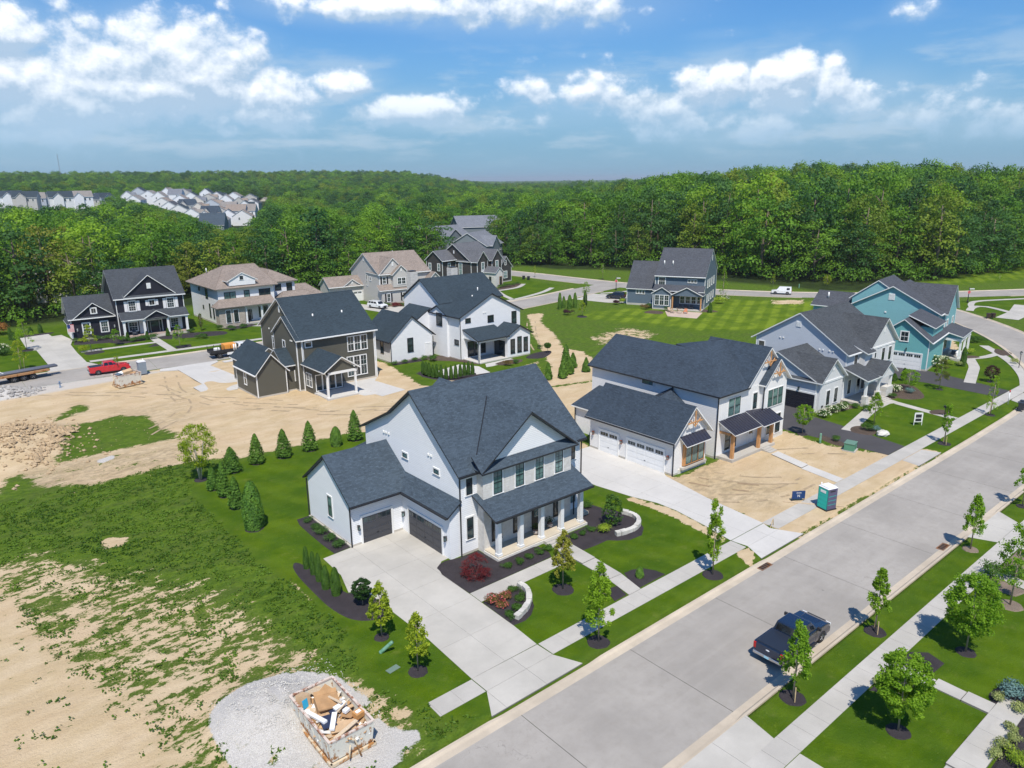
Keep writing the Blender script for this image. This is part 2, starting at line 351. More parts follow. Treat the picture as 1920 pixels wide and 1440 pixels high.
def smoothpoly(pts,k=5):
    """closed Catmull-Rom through pts"""
    n_=len(pts); o=[]
    for i in range(n_):
        p0,p1,p2,p3=[pts[(i+j-1)%n_] for j in range(4)]
        for s_ in range(k):
            t=s_/k; o.append(tuple(.5*((2*p1[d])+(-p0[d]+p2[d])*t+(2*p0[d]-5*p1[d]+4*p2[d]-p3[d])*t*t+(-p0[d]+3*p1[d]-3*p2[d]+p3[d])*t**3) for d in (0,1)))
    return o
def smoothline(pts,k=8):
    P=[pts[0]]+list(pts)+[pts[-1]]; o=[]
    for i in range(1,len(P)-2):
        p0,p1,p2,p3=P[i-1:i+3]
        for s_ in range(k):
            t=s_/k; o.append(tuple(.5*((2*p1[d])+(-p0[d]+p2[d])*t+(2*p0[d]-5*p1[d]+4*p2[d]-p3[d])*t*t+(-p0[d]+3*p1[d]-3*p2[d]+p3[d])*t**3) for d in (0,1)))
    o.append(tuple(pts[-1])); return o
def clip(poly,a,b,c):
    """keep the part of poly where a*x+b*y<=c"""
    o=[]
    for i in range(len(poly)):
        p,q=poly[i],poly[(i+1)%len(poly)]; dp=a*p[0]+b*p[1]-c; dq=a*q[0]+b*q[1]-c
        if dp<=0: o.append(p)
        if dp*dq<0: t=dp/(dp-dq); o.append((p[0]+(q[0]-p[0])*t,p[1]+(q[1]-p[1])*t))
    return o
def area(P): return .5*sum(P[i][0]*P[(i+1)%len(P)][1]-P[(i+1)%len(P)][0]*P[i][1] for i in range(len(P)))
# ------------------------------------------------------------------ terrain
def sstep(x,a,b):
    t=np.clip((x-a)/(b-a),0,1); return t*t*(3-2*t)
VT={}
def vnoise(x,y,s,seed=0):
    """cheap value noise (numpy)"""
    if seed not in VT: VT[seed]=np.random.RandomState(seed).rand(64,64)
    T=VT[seed]; x=np.asarray(x,float)/s; y=np.asarray(y,float)/s
    xi=np.floor(x).astype(int); yi=np.floor(y).astype(int); fx=x-xi; fy=y-yi; fx=fx*fx*(3-2*fx); fy=fy*fy*(3-2*fy)
    g=lambda a,b:T[a%64,b%64]
    return (g(xi,yi)*(1-fx)+g(xi+1,yi)*fx)*(1-fy)+(g(xi,yi+1)*(1-fx)+g(xi+1,yi+1)*fx)*fy
def sdist(x,y,P):
    """signed distance, positive inside polygon"""
    x=np.asarray(x,float);y=np.asarray(y,float); d=np.full(x.shape,1e9); ins=np.zeros(x.shape,bool)
    for i in range(len(P)):
        ax,ay=P[i]; bx,by=P[(i+1)%len(P)]; ex,ey=bx-ax,by-ay; L=ex*ex+ey*ey+1e-9
        t=np.clip(((x-ax)*ex+(y-ay)*ey)/L,0,1); d=np.minimum(d,np.hypot(x-ax-t*ex,y-ay-t*ey))
        c=((ay>y)!=(by>y)); ins^= c&(x<(bx-ax)*(y-ay)/((by-ay) if abs(by-ay)>1e-9 else 1e-9)+ax)
    return np.where(ins,d,-d)
T0=.12
def terrain(x,y):
    x=np.asarray(x,float); y=np.asarray(y,float)
    near=np.where((y>27.6)|(y<18.2),1.,0.)*(1-sstep(x,100,118))*(1-sstep(y,100,116))
    z=T0*near
    d=np.hypot(x,y); az=np.degrees(np.arctan2(x,y))
    left=(1-sstep(az,31,40))
    z=z+left*(sstep(d,560,900)*9+sstep(d,880,1400)*19)
    z=z+sstep(az,36,41)*(1-sstep(az,44,60))*sstep(d,900,1600)*2
    z=z+sstep(az,48,60)*sstep(d,250,430)*(6.5-3.5*sstep(az,68,74))
    # heap of dug earth, left
    m=np.exp(-(((x-6.5)/6.2)**2+((y-97.5)/6.5)**2)**1.5); z=z+m*(1.5+.9*vnoise(x,y,1.9,3)+.4*vnoise(x,y,.8,4))
    m2=np.exp(-(((x-9.8)/2.2)**2+((y-124.8)/2.6)**2)**1.5); z=z+m2*.9
    # rolling rough of the building plots
    rough=sstep(y,78,84)*(1-sstep(y,118,123))*(1-sstep(x,30,60)); z=z+rough*(vnoise(x,y,3.1,6)-.5)*.30
    fld=(1-sstep(x,15,19))*sstep(y,29,31)*(1-sstep(y,76,80)); z=z+fld*((vnoise(x,y,4.2,8)-.5)*.22+(vnoise(x,y,1.3,9)-.5)*.08)
    g=np.exp(-(((x-11.9)/2.6)**2+((y-35.9)/2.4)**2)**1.3); z=z+g*1.05*(.8+.35*vnoise(x,y,.7,5))
    return z
def gz(x,y): return float(terrain(x,y))
def axis(*segs):
    o=[]
    for a,b,st in segs: o+=list(np.arange(a,b-1e-6,st))
    return o
XS=np.array([-14000,-8000,-4000,-2500]+axis((-1600,-200,100),(-200,-20,12),(-20,60,.55),(60,150,.9),(150,300,3),(300,1600,25),(1600,4000,150))+[4000,6000,9000,14000.])
YS=np.array([-14000,-5000,-1000,-300,-100,-30,-10]+axis((-4,18.19,1.0))+[18.199,18.201,20.5,23,25.5,27.599,27.601]+axis((28,90,.55),(90,170,.9),(170,320,3),(320,1800,25),(1800,4000,150))+[4000,6000,9000,14000.])
GX_,GY_=np.meshgrid(XS,YS); gx=GX_.ravel(); gy=GY_.ravel(); gzv=terrain(gx,gy)
far=np.hypot(gx,gy)>12000; gzv=np.where(far,gzv*0,gzv)
nx_,ny_=len(XS),len(YS)
idx=np.arange(nx_*ny_).reshape(ny_,nx_); q=np.stack([idx[:-1,:-1],idx[:-1,1:],idx[1:,1:],idx[1:,:-1]],-1).reshape(-1,4)
gme=bpy.data.meshes.new('ground'); gme.vertices.add(nx_*ny_); gme.vertices.foreach_set('co',np.stack([gx,gy,gzv],1).ravel())
gme.loops.add(q.size); gme.loops.foreach_set('vertex_index',q.ravel()); gme.polygons.add(len(q)); gme.polygons.foreach_set('loop_start',np.arange(0,q.size,4)); gme.polygons.foreach_set('loop_total',np.full(len(q),4)); gme.polygons.foreach_set('use_smooth',np.ones(len(q),bool)); gme.update()
def zone(P,feather=1.,val=1.):
    s_=sdist(gx,gy,P); return val*sstep(s_,-feather,feather)
def px(*pts): return [gp(*p) for p in pts]
bare=np.zeros(len(gx)); mown=np.zeros(len(gx)); grav=np.zeros(len(gx)); strp=np.zeros(len(gx)); wood=np.zeros(len(gx)); dark=np.zeros(len(gx))
# left rough field: bare towards the camera's left, thick grass by the lawn
nearleft=px((-400,1100),(0,1070),(60,1120),(120,1200),(230,1270),(330,1330),(400,1440),(420,1700),(-600,1700))
bare=np.maximum(bare,zone(nearleft,3.5,.93))
mid=px((-300,1040),(0,1050),(60,1030),(160,1045),(330,1075),(420,1100),(480,1135),(560,1200),(640,1260),(560,1420),(200,1500),(-300,1500))
bare=np.maximum(bare,zone(mid,4.,.56))
bare=np.maximum(bare,zone(px((395,1125),(470,1120),(560,1190),(640,1240),(600,1300),(420,1290)),2.,.52))
bare=np.maximum(bare,zone(px((190,1012),(236,1008),(238,1024),(192,1032)),.35,1.))
bare=np.maximum(bare,zone(px((345,1085),(352,1083),(415,1160),(408,1165)),.4,.72))
bare=np.maximum(bare,zone(px((545,1090),(552,1092),(590,1135),(584,1138)),.35,.8))
bare=np.maximum(bare,zone([(5,27.6),(17.5,27.6),(18.6,31),(17.6,36),(13,40),(8,39),(4,34)],1.5,.56))
bare=np.maximum(bare,zone(px((715,1335),(775,1330),(770,1350),(730,1360)),.4,.85))
# building plots behind
D1=[(-60,130),(43,125),(44.5,118),(60,116),(60,103),(57,88),(62,82),(70,75.6),(78,73.5),(86,78.5),(90,88),(90,93),(96,101),(104,114),(112,122),(108,123),(98,110),(93,104),(88,97),(84,91.5),(79,84),(73,80),(60,76),(57,60),(56.5,43.6),(52,43),(50.8,52),(47,62),(44,74),(38,76.5),(27,76.5),(21,79.5),(12,79),(5,83),(-60,88)]
bare=np.maximum(bare,zone(D1,1.2,1.05))
D3=[(43,125),(44.5,118),(60,116),(60,126),(50,127)]
bare=np.maximum(bare,zone(D3,1.0,.8))
bare=np.maximum(bare,zone([(56,44),(56.7,54),(59,60),(64,61),(76,61.5),(80,66),(77,73),(70,75),(60,76),(48,70),(49,60),(51.5,52)],.8,1.05))
ga=zone(px((130,802),(150,795),(217,782),(275,780),(300,800),(345,820),(300,832),(225,845),(160,858),(110,868),(118,850)),1.4,1.)
bare=np.where(ga>0,np.minimum(bare,1.05-ga*.93),bare)
gb=zone(px((78,790),(105,785),(125,770),(150,758),(168,760),(172,770),(140,782),(110,792)),1.,1.); bare=np.minimum(bare,1.05-gb*.75)
gc=zone(px((0,900),(30,895),(60,900),(60,915),(20,925),(0,930)),1.2,1.); bare=np.minimum(bare,1.05-gc*.7)
ws=zone([(4,81),(12,79.5),(22,80),(24,86),(15,87.5),(8,89)],2.,1.); bare=np.where(ws>0,bare-ws*.30,bare); dark=np.maximum(dark,ws*.8)
# plot of the farmhouse with the timber posts
H2lot=[(54.3,43.5),(56.8,43.5),(56.8,42),(78.5,42.5),(80.2,38.5),(78.8,30.9),(83.0,30.5),(84,27.6),(54,27.6),(54.2,31.2),(55,37.2)]
bare=np.maximum(bare,zone(H2lot,.7,1.1)); bare=np.maximum(bare,zone([(48,27.6),(49.6,29),(48.1,29.7),(46.8,27.6)],.4,1.))
bare=np.maximum(bare,zone([(49.2,30.8),(49.9,33.7),(50.6,38),(50,42),(49,42),(49.4,37),(48.8,33),(48.2,31)],.5,1.))
bare=np.maximum(bare,zone([(76.5,36),(78.5,36),(79.5,40),(78,42.5),(74,42.3),(76,39)],.8,.5)*0)
dark=np.maximum(dark,zone([(56,44),(54.5,36),(58,32),(62,34),(61,40),(66,42)],1.5,.7)); dark=np.maximum(dark,zone([(19,92),(28,94),(28,104),(20,106),(14,100)],3,.5))
ss=zone([(76.5,36.5),(78.8,31),(80.4,36),(80,42),(77.5,42.5)],.6,1.); bare=np.minimum(bare,1.1-ss*.8)
# vacant plot between the far houses: patchy
bare=np.maximum(bare,zone(px((1100,635),(1170,612),(1240,625),(1210,645),(1130,650)),3.,.62)); bare=np.maximum(bare,zone(px((1445,563),(1510,562),(1505,570),(1450,571)),1.5,.85)); bare=np.maximum(bare,zone(px((1520,563),(1570,564),(1565,572),(1525,573)),1.5,.8))
bare=np.maximum(bare,zone([(133,44),(141,46),(147,49),(150,52),(140,50),(133,47.5)],1.,.9)); bare=np.maximum(bare,zone([(60,76),(73,80),(84,92),(80,89),(70,85),(60,90)],2.,.62))
# mown lawns
LAWN1=[(19.3,28.5),(22,27.6),(54,27.6),(54.5,31),(49,33),(50.2,40),(47,55),(44,62),(46,76),(30,75.6),(20,76),(18.2,66),(18.6,50),(19,44),(18.6,38),(17.2,34)]
mown=np.maximum(mown,zone(LAWN1,1.0,1.)); mown=np.maximum(mown,zone([(-30,-20),(200,-20),(160,17),(118,18.2),(-30,18.2)],.5,1.)); mown=np.maximum(mown,zone([(76,27),(120,27),(150,42),(160,50),(140,66),(100,66),(80,60),(78,42)],1.,1.))
mown=np.maximum(mown,zone([(-60,135),(60,134),(80,136),(132,142),(146,152),(150,190),(100,185),(40,180),(-60,180)],1.,1.)); mown=np.maximum(mown,zone([(58,76),(73,80),(84,92),(84,100),(75,100),(58,104),(55,100)],1.,.7))
STR=[(112,114),(118,96),(120,85),(135,74),(160,75),(172,86),(160,104),(155,112),(140,98),(133,112),(124,116)]
mown=np.maximum(mown,zone(STR,2.5,1.)); strp=np.maximum(strp,zone(STR,3.,1.)); strp=np.maximum(strp,zone([(112,118),(108,100),(95,96),(86,80),(80,66),(104,60),(150,66),(180,84),(172,100),(155,116)],4.,.5))
mown=np.maximum(mown,zone([(180,48),(240,20),(240,62),(205,64),(188,66),(181,56)],1.,1.))
mown=np.maximum(mown,zone([(205,80),(232,74),(300,52),(420,20),(420,70),(300,80),(262,84),(228,92),(212,100)],3.,1.)); strp=np.maximum(strp,zone([(205,80),(232,74),(300,52),(420,20),(420,70),(300,80),(262,84),(228,92),(212,100)],3.,.7))
# loose stone
grav=np.maximum(grav,zone(smoothpoly([(9.0,33.0),(9.0,36.5),(9.9,38.4),(12.1,39.1),(14.6,38.3),(16.2,36.8),(16.8,34.2),(17.2,31.2),(17.3,28.4),(12.5,28),(9,30)],3),.35,1.)*(.55+.45*sstep(vnoise(gx,gy,1.1,12)+.35*vnoise(gx,gy,.45,13),.38,.62)*(1)+0)*np.where(gy<33,1,1))
grav=np.where((gy<32.5)&(gx<20)&(gy>27),grav*sstep(vnoise(gx,gy,1.6,15)+.4*vnoise(gx,gy,.6,16),.35,.75),grav)
grav=np.maximum(grav,zone([(7,120),(9,130),(30,126),(34,123),(18,121)],1.5,.55)); grav=np.maximum(grav,zone(px((170,700),(225,680),(240,690),(180,725)),1.,.8)*0); grav=np.maximum(grav,zone([(7.5,121.5),(7.5,129),(11.2,128),(11.2,121.5)],.5,1.)); grav=np.maximum(grav,zone(px((178,868),(214,855),(216,862),(190,872)),.5,1.))
# woodland floor
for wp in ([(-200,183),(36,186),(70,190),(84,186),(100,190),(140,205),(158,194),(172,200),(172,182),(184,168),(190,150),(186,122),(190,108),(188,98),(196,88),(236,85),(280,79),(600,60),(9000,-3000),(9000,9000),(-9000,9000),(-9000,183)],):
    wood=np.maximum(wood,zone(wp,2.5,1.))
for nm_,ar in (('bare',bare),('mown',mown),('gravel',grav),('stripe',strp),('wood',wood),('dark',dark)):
    a_=gme.attributes.new(nm_,'FLOAT','POINT'); a_.data.foreach_set('value',ar.astype(np.float32))
def ground_mat():
    m,n=newmat('ground'); p=pos(n); A=lambda k:n.n('ShaderNodeAttribute',dict(attribute_name=k)).outputs['Fac']
    mp=n.n('ShaderNodeMapping',Vector=p,Rotation=(0,0,R(-38)),Scale=(.55,1.,1.))
    n1=n.noise(mp,.55,4,.6); n2=n.noise(mp,2.1,5,.66); n3=n.noise(p,7.,4,.7); n4=n.noise(p,24.,3,.7); big=n.noise(p,.11,4,.6)
    nn=n.m('ADD',n.m('ADD',n.m('MULTIPLY',n.m('SUBTRACT',n1,.5),1.0),n.m('MULTIPLY',n.m('SUBTRACT',n2,.5),1.45)),n.m('MULTIPLY',n.m('SUBTRACT',n3,.5),.55))
    mask=n.step(n.m('ADD',A('bare'),n.m('MULTIPLY',nn,n.m('MULTIPLY',1.,n.step(A('bare'),.02,.3)))),.50,.60)
    # rough grass
    g=n.mix(n.step(n2,.3,.7),(.055,.105,.012),(.115,.180,.018)); g=n.mix(n.m('MULTIPLY',n.step(n1,.42,.66),.40),g,(.085,.105,.030)); g=n.mix(n.m('MULTIPLY',n.step(n3,.5,.8),.55),g,(.115,.20,.028)); g=n.mix(n.m('MULTIPLY',n.m('SUBTRACT',1,n.step(n3,.28,.5)),.5),g,(.018,.036,.008))
    g=n.mix(n.m('MULTIPLY',n.m('MULTIPLY',n.step(A('bare'),.3,.55),n.step(n3,.42,.62)),.45),g,(.20,.17,.075))
    # mown
    sx=n.n('ShaderNodeSeparateXYZ',Vector=p)
    t=n.m('ADD',n.m('MULTIPLY',sx.outputs[0],.46*.62),n.m('MULTIPLY',sx.outputs[1],-.89*.62)); t=n.m('ADD',t,n.m('MULTIPLY',n1,.25))
    w1=n.step(n.m('PINGPONG',t,1.),.3,.7)
    l=n.mix(n.step(n1,.3,.7),(.052,.108,.004),(.092,.158,.005)); l=n.mix(n.m('MULTIPLY',n.step(big,.42,.62),.35),l,(.12,.175,.012)); l=n.mix(n.m('MULTIPLY',n.step(n2,.45,.75),.35),l,(.125,.18,.012)); l=n.mix(n.m('MULTIPLY',n.m('SUBTRACT',1,n.step(n4,.3,.6)),.50),l,(.024,.050,.005))
    t2=n.m('ADD',n.m('MULTIPLY',sx.outputs[0],.9),n.m('ADD',n.m('MULTIPLY',sx.outputs[1],.25),n.m('MULTIPLY',n1,.7))); l=n.mix(n.m('MULTIPLY',n.step(n.m('PINGPONG',t2,1.),.3,.7),.13),l,(.12,.20,.03))
    l=n.mix(n.m('MULTIPLY',A('stripe'),n.m('MULTIPLY_ADD',w1,.5,.35)),l,(.185,.255,.022))
    l=n.mix(n.m('MULTIPLY',n.step(n.noise(p,.6,5,.7),.56,.74),.5),l,(.17,.19,.045)); l=n.mix(n.m('MULTIPLY',n.step(n.noise(p,.23,3,.6),.42,.6),.45),l,(.035,.085,.008))
    spot=n.step(n.noise(p,3.3,3,.6),.63,.72); l=n.mix(n.m('MULTIPLY',spot,.35),l,(.16,.22,.03))
    g=n.mix(A('mown'),g,l)
    # soil
    d=n.mix(n.step(n1,.3,.72),(.50,.38,.225),(.60,.475,.315)); d=n.mix(n.m('MULTIPLY',n.step(big,.42,.64),.42),d,(.56,.41,.26)); d=n.mix(n.m('MULTIPLY',n.step(n3,.45,.75),.25),d,(.36,.265,.17)); d=n.mix(n.m('MULTIPLY',n.step(n4,.55,.85),.3),d,(.28,.21,.14))
    tr=n.noise(n.n('ShaderNodeMapping',Vector=p,Rotation=(0,0,R(-25)),Scale=(.25,2.2,1.)),.8,5,.68); d=n.mix(n.m('MULTIPLY',n.m('MULTIPLY',n.step(tr,.5,.72),n.step(big,.4,.62)),.42),d,(.36,.25,.145)); d=n.mix(n.m('MULTIPLY',n.step(n.noise(p,.9,6,.72),.52,.7),.30),d,(.40,.30,.19))
    vr=n.n('ShaderNodeTexVoronoi',dict(feature='F1'),Vector=p,Scale=5.5).outputs['Distance']; d=n.mix(n.m('MULTIPLY',n.m('SUBTRACT',1,n.step(vr,.08,.16)),n.m('MULTIPLY',n.step(n2,.45,.6),.5)),d,(.30,.22,.14))
    d=n.mix(n.m('MULTIPLY',A('dark'),n.step(n2,.36,.66)),d,(.30,.235,.15))
    c=n.mix(mask,g,d)
    gr=n.mix(n.step(n4,.3,.7),(.36,.34,.32),(.68,.65,.61)); gr=n.mix(n.m('MULTIPLY',n.step(n3,.4,.7),.3),gr,(.42,.40,.37)); gr=n.mix(n.m('MULTIPLY',n.step(n2,.45,.7),.2),gr,(.50,.46,.41))
    gm=n.step(n.m('ADD',A('gravel'),n.m('MULTIPLY',n.m('SUBTRACT',n3,.5),.6)),.42,.58); c=n.mix(gm,c,gr)
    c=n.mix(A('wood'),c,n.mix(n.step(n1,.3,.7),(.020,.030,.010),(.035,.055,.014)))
    hb=n.m('ADD',n.m('ADD',n3,n.m('MULTIPLY',n4,.6)),n.m('MULTIPLY',n2,1.2))
    fin(n,c,.9,bump=hb,bs=.65,bd=.12,spec=.05); return m
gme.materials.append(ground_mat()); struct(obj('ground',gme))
# ------------------------------------------------------------------ roads, kerbs, paving
def offset(line,o):
    out=[]
    for i,p in enumerate(line):
        a=line[max(i-1,0)]; b=line[min(i+1,len(line)-1)]; dx,dy=b[0]-a[0],b[1]-a[1]; l=math.hypot(dx,dy); out.append((p[0]-dy/l*o,p[1]+dx/l*o))
    return out
def resample(line,step):
    out=[line[0]]; acc=0
    for i in range(1,len(line)):
        a,b=line[i-1],line[i]; L=math.hypot(b[0]-a[0],b[1]-a[1]); t=step-acc
        while t<=L: out.append((a[0]+(b[0]-a[0])*t/L,a[1]+(b[1]-a[1])*t/L)); t+=step
        acc=(acc+L)%step
    out.append(line[-1]); return out
KERB=m_concrete('kerb_concrete',(.55,.47,.37),1.3,.2); ROADM=m_road('road_concrete',(.345,.32,.29))
JOINT=m_paint('joint_filler',(.12,.11,.10),.9)
def road(name,line,hw,z,panel=9.2,kerbs=(True,True)):
    line=resample(line,1.15); L=offset(line,hw); Rr=offset(line,-hw)
    b=MB()
    for i in range(len(line)-1): b.poly([(*Rr[i],z-.02),(*Rr[i+1],z-.02),(*L[i+1],z-.02),(*L[i],z-.02)])
    root=struct(b.build(name,JOINT)); k=max(1,round(panel/1.15))
    for i in range(0,len(line)-1,k):
        j=min(i+k,len(line)-1); s=MB()
        for q_ in range(i,j):
            def sh(P,a,first,last):
                x0,y0=P[a]; x1,y1=P[a+1]; e=.012
                return ((x0+(x1-x0)*(e if first else 0),y0+(y1-y0)*(e if first else 0)),(x1-(x1-x0)*(e if last else 0),y1-(y1-y0)*(e if last else 0)))
            r0,r1=sh(Rr,q_,q_==i,q_==j-1); l0,l1=sh(L,q_,q_==i,q_==j-1)
            s.poly([(*r0,z),(*r1,z),(*l1,z),(*l0,z)])
        s.build('road_slab',ROADM,root)
    return root
def kerb(name,line,z=.015,cut=()):
    """line: road edge; profile grows to its left; lowered where cut (driveways)"""
    line=resample(line,1.0); b=MB(); prof=[(-.0,z+.004),(.42,z+.012),(.56,.125),(.72,.13),(.74,-.05)]
    rows=[]
    for o,h in prof:
        P=offset(line,o); rows.append([(x,y,(min(h,.045) if any(a<x<b_ for a,b_ in cut) else h)) for x,y in P])
    for i in range(len(line)-1):
        for k in range(len(prof)-1): b.poly([rows[k][i],rows[k][i+1],rows[k+1][i+1],rows[k+1][i]],0)
    return struct(b.build(name,KERB))
ST=[(-60,22.75),(60,22.8),(95,22.8),(112,23.4),(125,26.2),(138,31.5),(150,38.2),(160,45.3),(170,54),(180,65),(188,78),(191,86)]
STl=smoothline(ST,10)
road('street',STl,3.8,.02)
kerb('street_kerb',offset(STl,3.8)[:-12],cut=((21.5,29.4),(48.3,54.5),(78.6,82.6),(111.5,117)))
kerb('street_kerb',offset(STl,-3.8)[:-12][::-1],cut=((23.5,32.2),(64.5,71.8)))
FR=smoothline([(130,230),(150,200),(155,180),(156.5,160),(158.5,142),(163,124),(170,108),(182,91.5),(203,72.5),(240,50),(300,22),(400,-20)],10)
road('cross_street',FR,4.2,.012)
kerb('cross_street_kerb',offset(FR,4.2)); 
_near=offset(FR,-4.2)[::-1]
BK=smoothline([(-70,131.2),(14,131),(42,129.8),(80,131.5),(108,133.5),(128,136.5),(142,139.5),(156,142)],10)
kerb('cross_street_kerb',[p for p in _near if p[1]<62]); kerb('cross_street_kerb',[p for p in _near if 94<p[1]<132]); kerb('cross_street_kerb',[p for p in _near if p[1]>150])
road('back_street',BK,4.3,.016)
kerb('back_street_kerb',offset(BK,4.3)[:-8],cut=((15,26),(89,96)))
kerb('back_street_kerb',[p for p in offset(BK,-4.3)[:-8][::-1] if p[0]>44],cut=((130,140),))
CONC=m_concrete('pavement_concrete',(.49,.465,.425)); DRIVE=m_concrete('drive_concrete',(.50,.475,.43),.7); NEWC=m_concrete('new_concrete',(.56,.54,.51),.6,.08)
ASPH=m_road('asphalt_drive',(.070,.066,.070))
JOINTC=m_paint('sawn_joint',(.22,.21,.19),.9)
def pave(name,poly,z,mat,cell=(3.,3.),rot=0.,org=None,th=.08,joint=.016,jm=None):
    """a paved area: joint bed with every slab its own piece"""
    b=MB(); b.flat(poly,z-.012,th); root=struct(b.build(name,jm or JOINTC))
    if area(poly)<0: poly=poly[::-1]
    c,s=math.cos(rot),math.sin(rot); ox,oy=org or poly[0]
    loc=[((p[0]-ox)*c+(p[1]-oy)*s,-(p[0]-ox)*s+(p[1]-oy)*c) for p in poly]
    x0=min(p[0] for p in loc); x1=max(p[0] for p in loc); y0=min(p[1] for p in loc); y1=max(p[1] for p in loc)
    for i in range(math.floor(x0/cell[0]),math.ceil(x1/cell[0])):
        for j in range(math.floor(y0/cell[1]),math.ceil(y1/cell[1])):
            P=loc
            for a,b_,cc in ((1,0,(i+1)*cell[0]-joint/2),(-1,0,-i*cell[0]-joint/2),(0,1,(j+1)*cell[1]-joint/2),(0,-1,-j*cell[1]-joint/2)):
                P=clip(P,a,b_,cc)
                if len(P)<3: break
            if len(P)<3 or abs(area(P))<.04: continue
            W=[(p[0]*c-p[1]*s+ox,p[0]*s+p[1]*c+oy) for p in P]; m=MB(); m.flat(W,z,.012); m.build('slab',mat,root)
    return root
def strip(name,line,wd,z,mat,cell=1.5,th=.08,joint=.022):
    line=resample(line,cell); L=offset(line,wd/2); Q=offset(line,-wd/2); b=MB()
    for i in range(len(line)-1): b.flat([Q[i],Q[i+1],L[i+1],L[i]],z-.012,0)
    root=struct(b.build(name,JOINTC)); e=joint/cell/2
    for i in range(len(line)-1):
        a0,a1,b0,b1=Q[i],Q[i+1],L[i],L[i+1]; lp=lambda p,q_,t:(p[0]+(q_[0]-p[0])*t,p[1]+(q_[1]-p[1])*t)
        m=MB(); m.flat([lp(a0,a1,e),lp(a0,a1,1-e),lp(b0,b1,1-e),lp(b0,b1,e)],z,.03 if th else 0); m.build('slab',mat,root)
    return root
T=T0
pave('drive_apron',[(22.5,30.8),(22.5,29.35),(21.4,27.5),(28.6,27.5),(27.8,29.3),(27.75,30.75)],T+.012,DRIVE,(3.1,3.3),org=(22.5,29.35))
pave('driveway',[(22.5,30.8),(27.75,30.8),(27.95,33.3),(28.05,37.0),(28.1,38.3),(28.15,42.0),(28.5,43.0),(29.3,43.7),(30,43.75),(30,50.45),(25.15,50.45),(22.45,50.25),(22.3,47),(21.55,44.4),(22.6,43.9),(22.75,35.8)],T+.022,DRIVE,(3.0,3.6),org=(25.1,30.8))
pave('sidewalk',[(19.2,29.35),(22.45,29.35),(22.45,30.75),(19.25,30.75)],T+.02,CONC,(1.55,2),org=(22.45,29.35))
pave('sidewalk',[(27.85,29.35),(49.3,29.3),(49.3,30.75),(27.85,30.75)],T+.02,CONC,(1.6,2),org=(27.85,29.3))
pave('sidewalk',[(54.2,29.35),(121,29.4),(121,30.9),(54.2,30.9)],T+.02,CONC,(1.6,2),org=(54.2,29.3))
pave('garden_path',[(28.1,37.05),(37.3,37.05),(37.3,38.45),(28.15,38.45)],T+.03,CONC,(3.1,2),org=(28.1,37.0))
for k,(P_,h) in enumerate((([(37.32,36.1),(38.75,36.1),(38.95,39.3),(37.32,39.3)],.10),([(37.15,33.2),(38.5,33.1),(38.75,36.08),(37.3,36.08)],.05),([(36.7,30.77),(37.95,30.77),(38.5,33.08),(37.15,33.18)],.03))):
    pave('garden_path',P_,T+h,CONC,(4,1.55),org=P_[0],th=.2)
pave('drive_apron',[(49.35,30.75),(49.55,29.35),(48.6,27.5),(55.0,27.5),(53.8,29.9),(54.15,30.75)],T+.012,NEWC,(3.1,3.4),org=(49.4,29.3))
pave('driveway',[(49.35,30.8),(54.2,30.8),(55.0,37.2),(56.3,43.0),(56.75,43.6),(56.75,54.1),(52,54.2),(49.3,53.5),(49.3,46),(49.9,42),(50.6,39.5),(50.6,37.3),(50.0,33.7)],T+.022,NEWC,(3.3,3.7),rot=R(1),org=(51.5,30.8))
pave('garden_path',[(68.4,35.15),(69.7,35.15),(70.9,39.3),(69.6,39.3)],T+.09,NEWC,(4,1.6),org=(68.4,35.1),th=.2); pave('garden_path',[(67.5,30.95),(68.9,30.95),(69.7,35.1),(68.3,35.1)],T+.03,NEWC,(4,1.6),org=(67.5,30.9),th=.2)
ap=MB(); ap.flat([(78.8,30.95),(82.9,30.95),(84.3,37),(85.6,43.9),(87.3,43.9),(87.3,49),(79,49.5),(78.2,43.5)],T+.018,.08); struct(ap.build('asphalt_driveway',ASPH))
pave('drive_apron',[(78.4,29.3),(78.0,27.5),(83.8,27.5),(83.2,29.3)],T+.012,CONC,(3,3),org=(78.4,27.5))
strip('garden_path',[(83.4,37.7),(93.4,39.6),(98.0,39.9),(99.8,39.2)],1.4,T+.03,CONC); strip('garden_path',[(99.0,38.7),(98.4,35.8),(97.5,31.0)],1.2,T+.035,CONC)
ap=MB(); ap.flat([(112.2,31.2),(116.8,31),(118.6,37),(120.2,43.3),(119,48),(112,48),(112.8,40)],.05,.05); struct(ap.build('asphalt_driveway',ASPH))
pave('drive_apron',[(111.8,29.3),(110.8,27.8),(117.6,28.4),(116.5,29.8)],.06,CONC,(3,3)); strip('garden_path',[(117.2,36.2),(128,39.2),(133.6,41.8)],1.5,.06,CONC); strip('garden_path',[(133.2,42.0),(136.5,40.5),(140.5,40)],1.2,.065,CONC)
strip('sidewalk',smoothline([(121,30.2),(128,32.6),(137,37.2),(146,43.8)],6),1.5,.06,CONC)
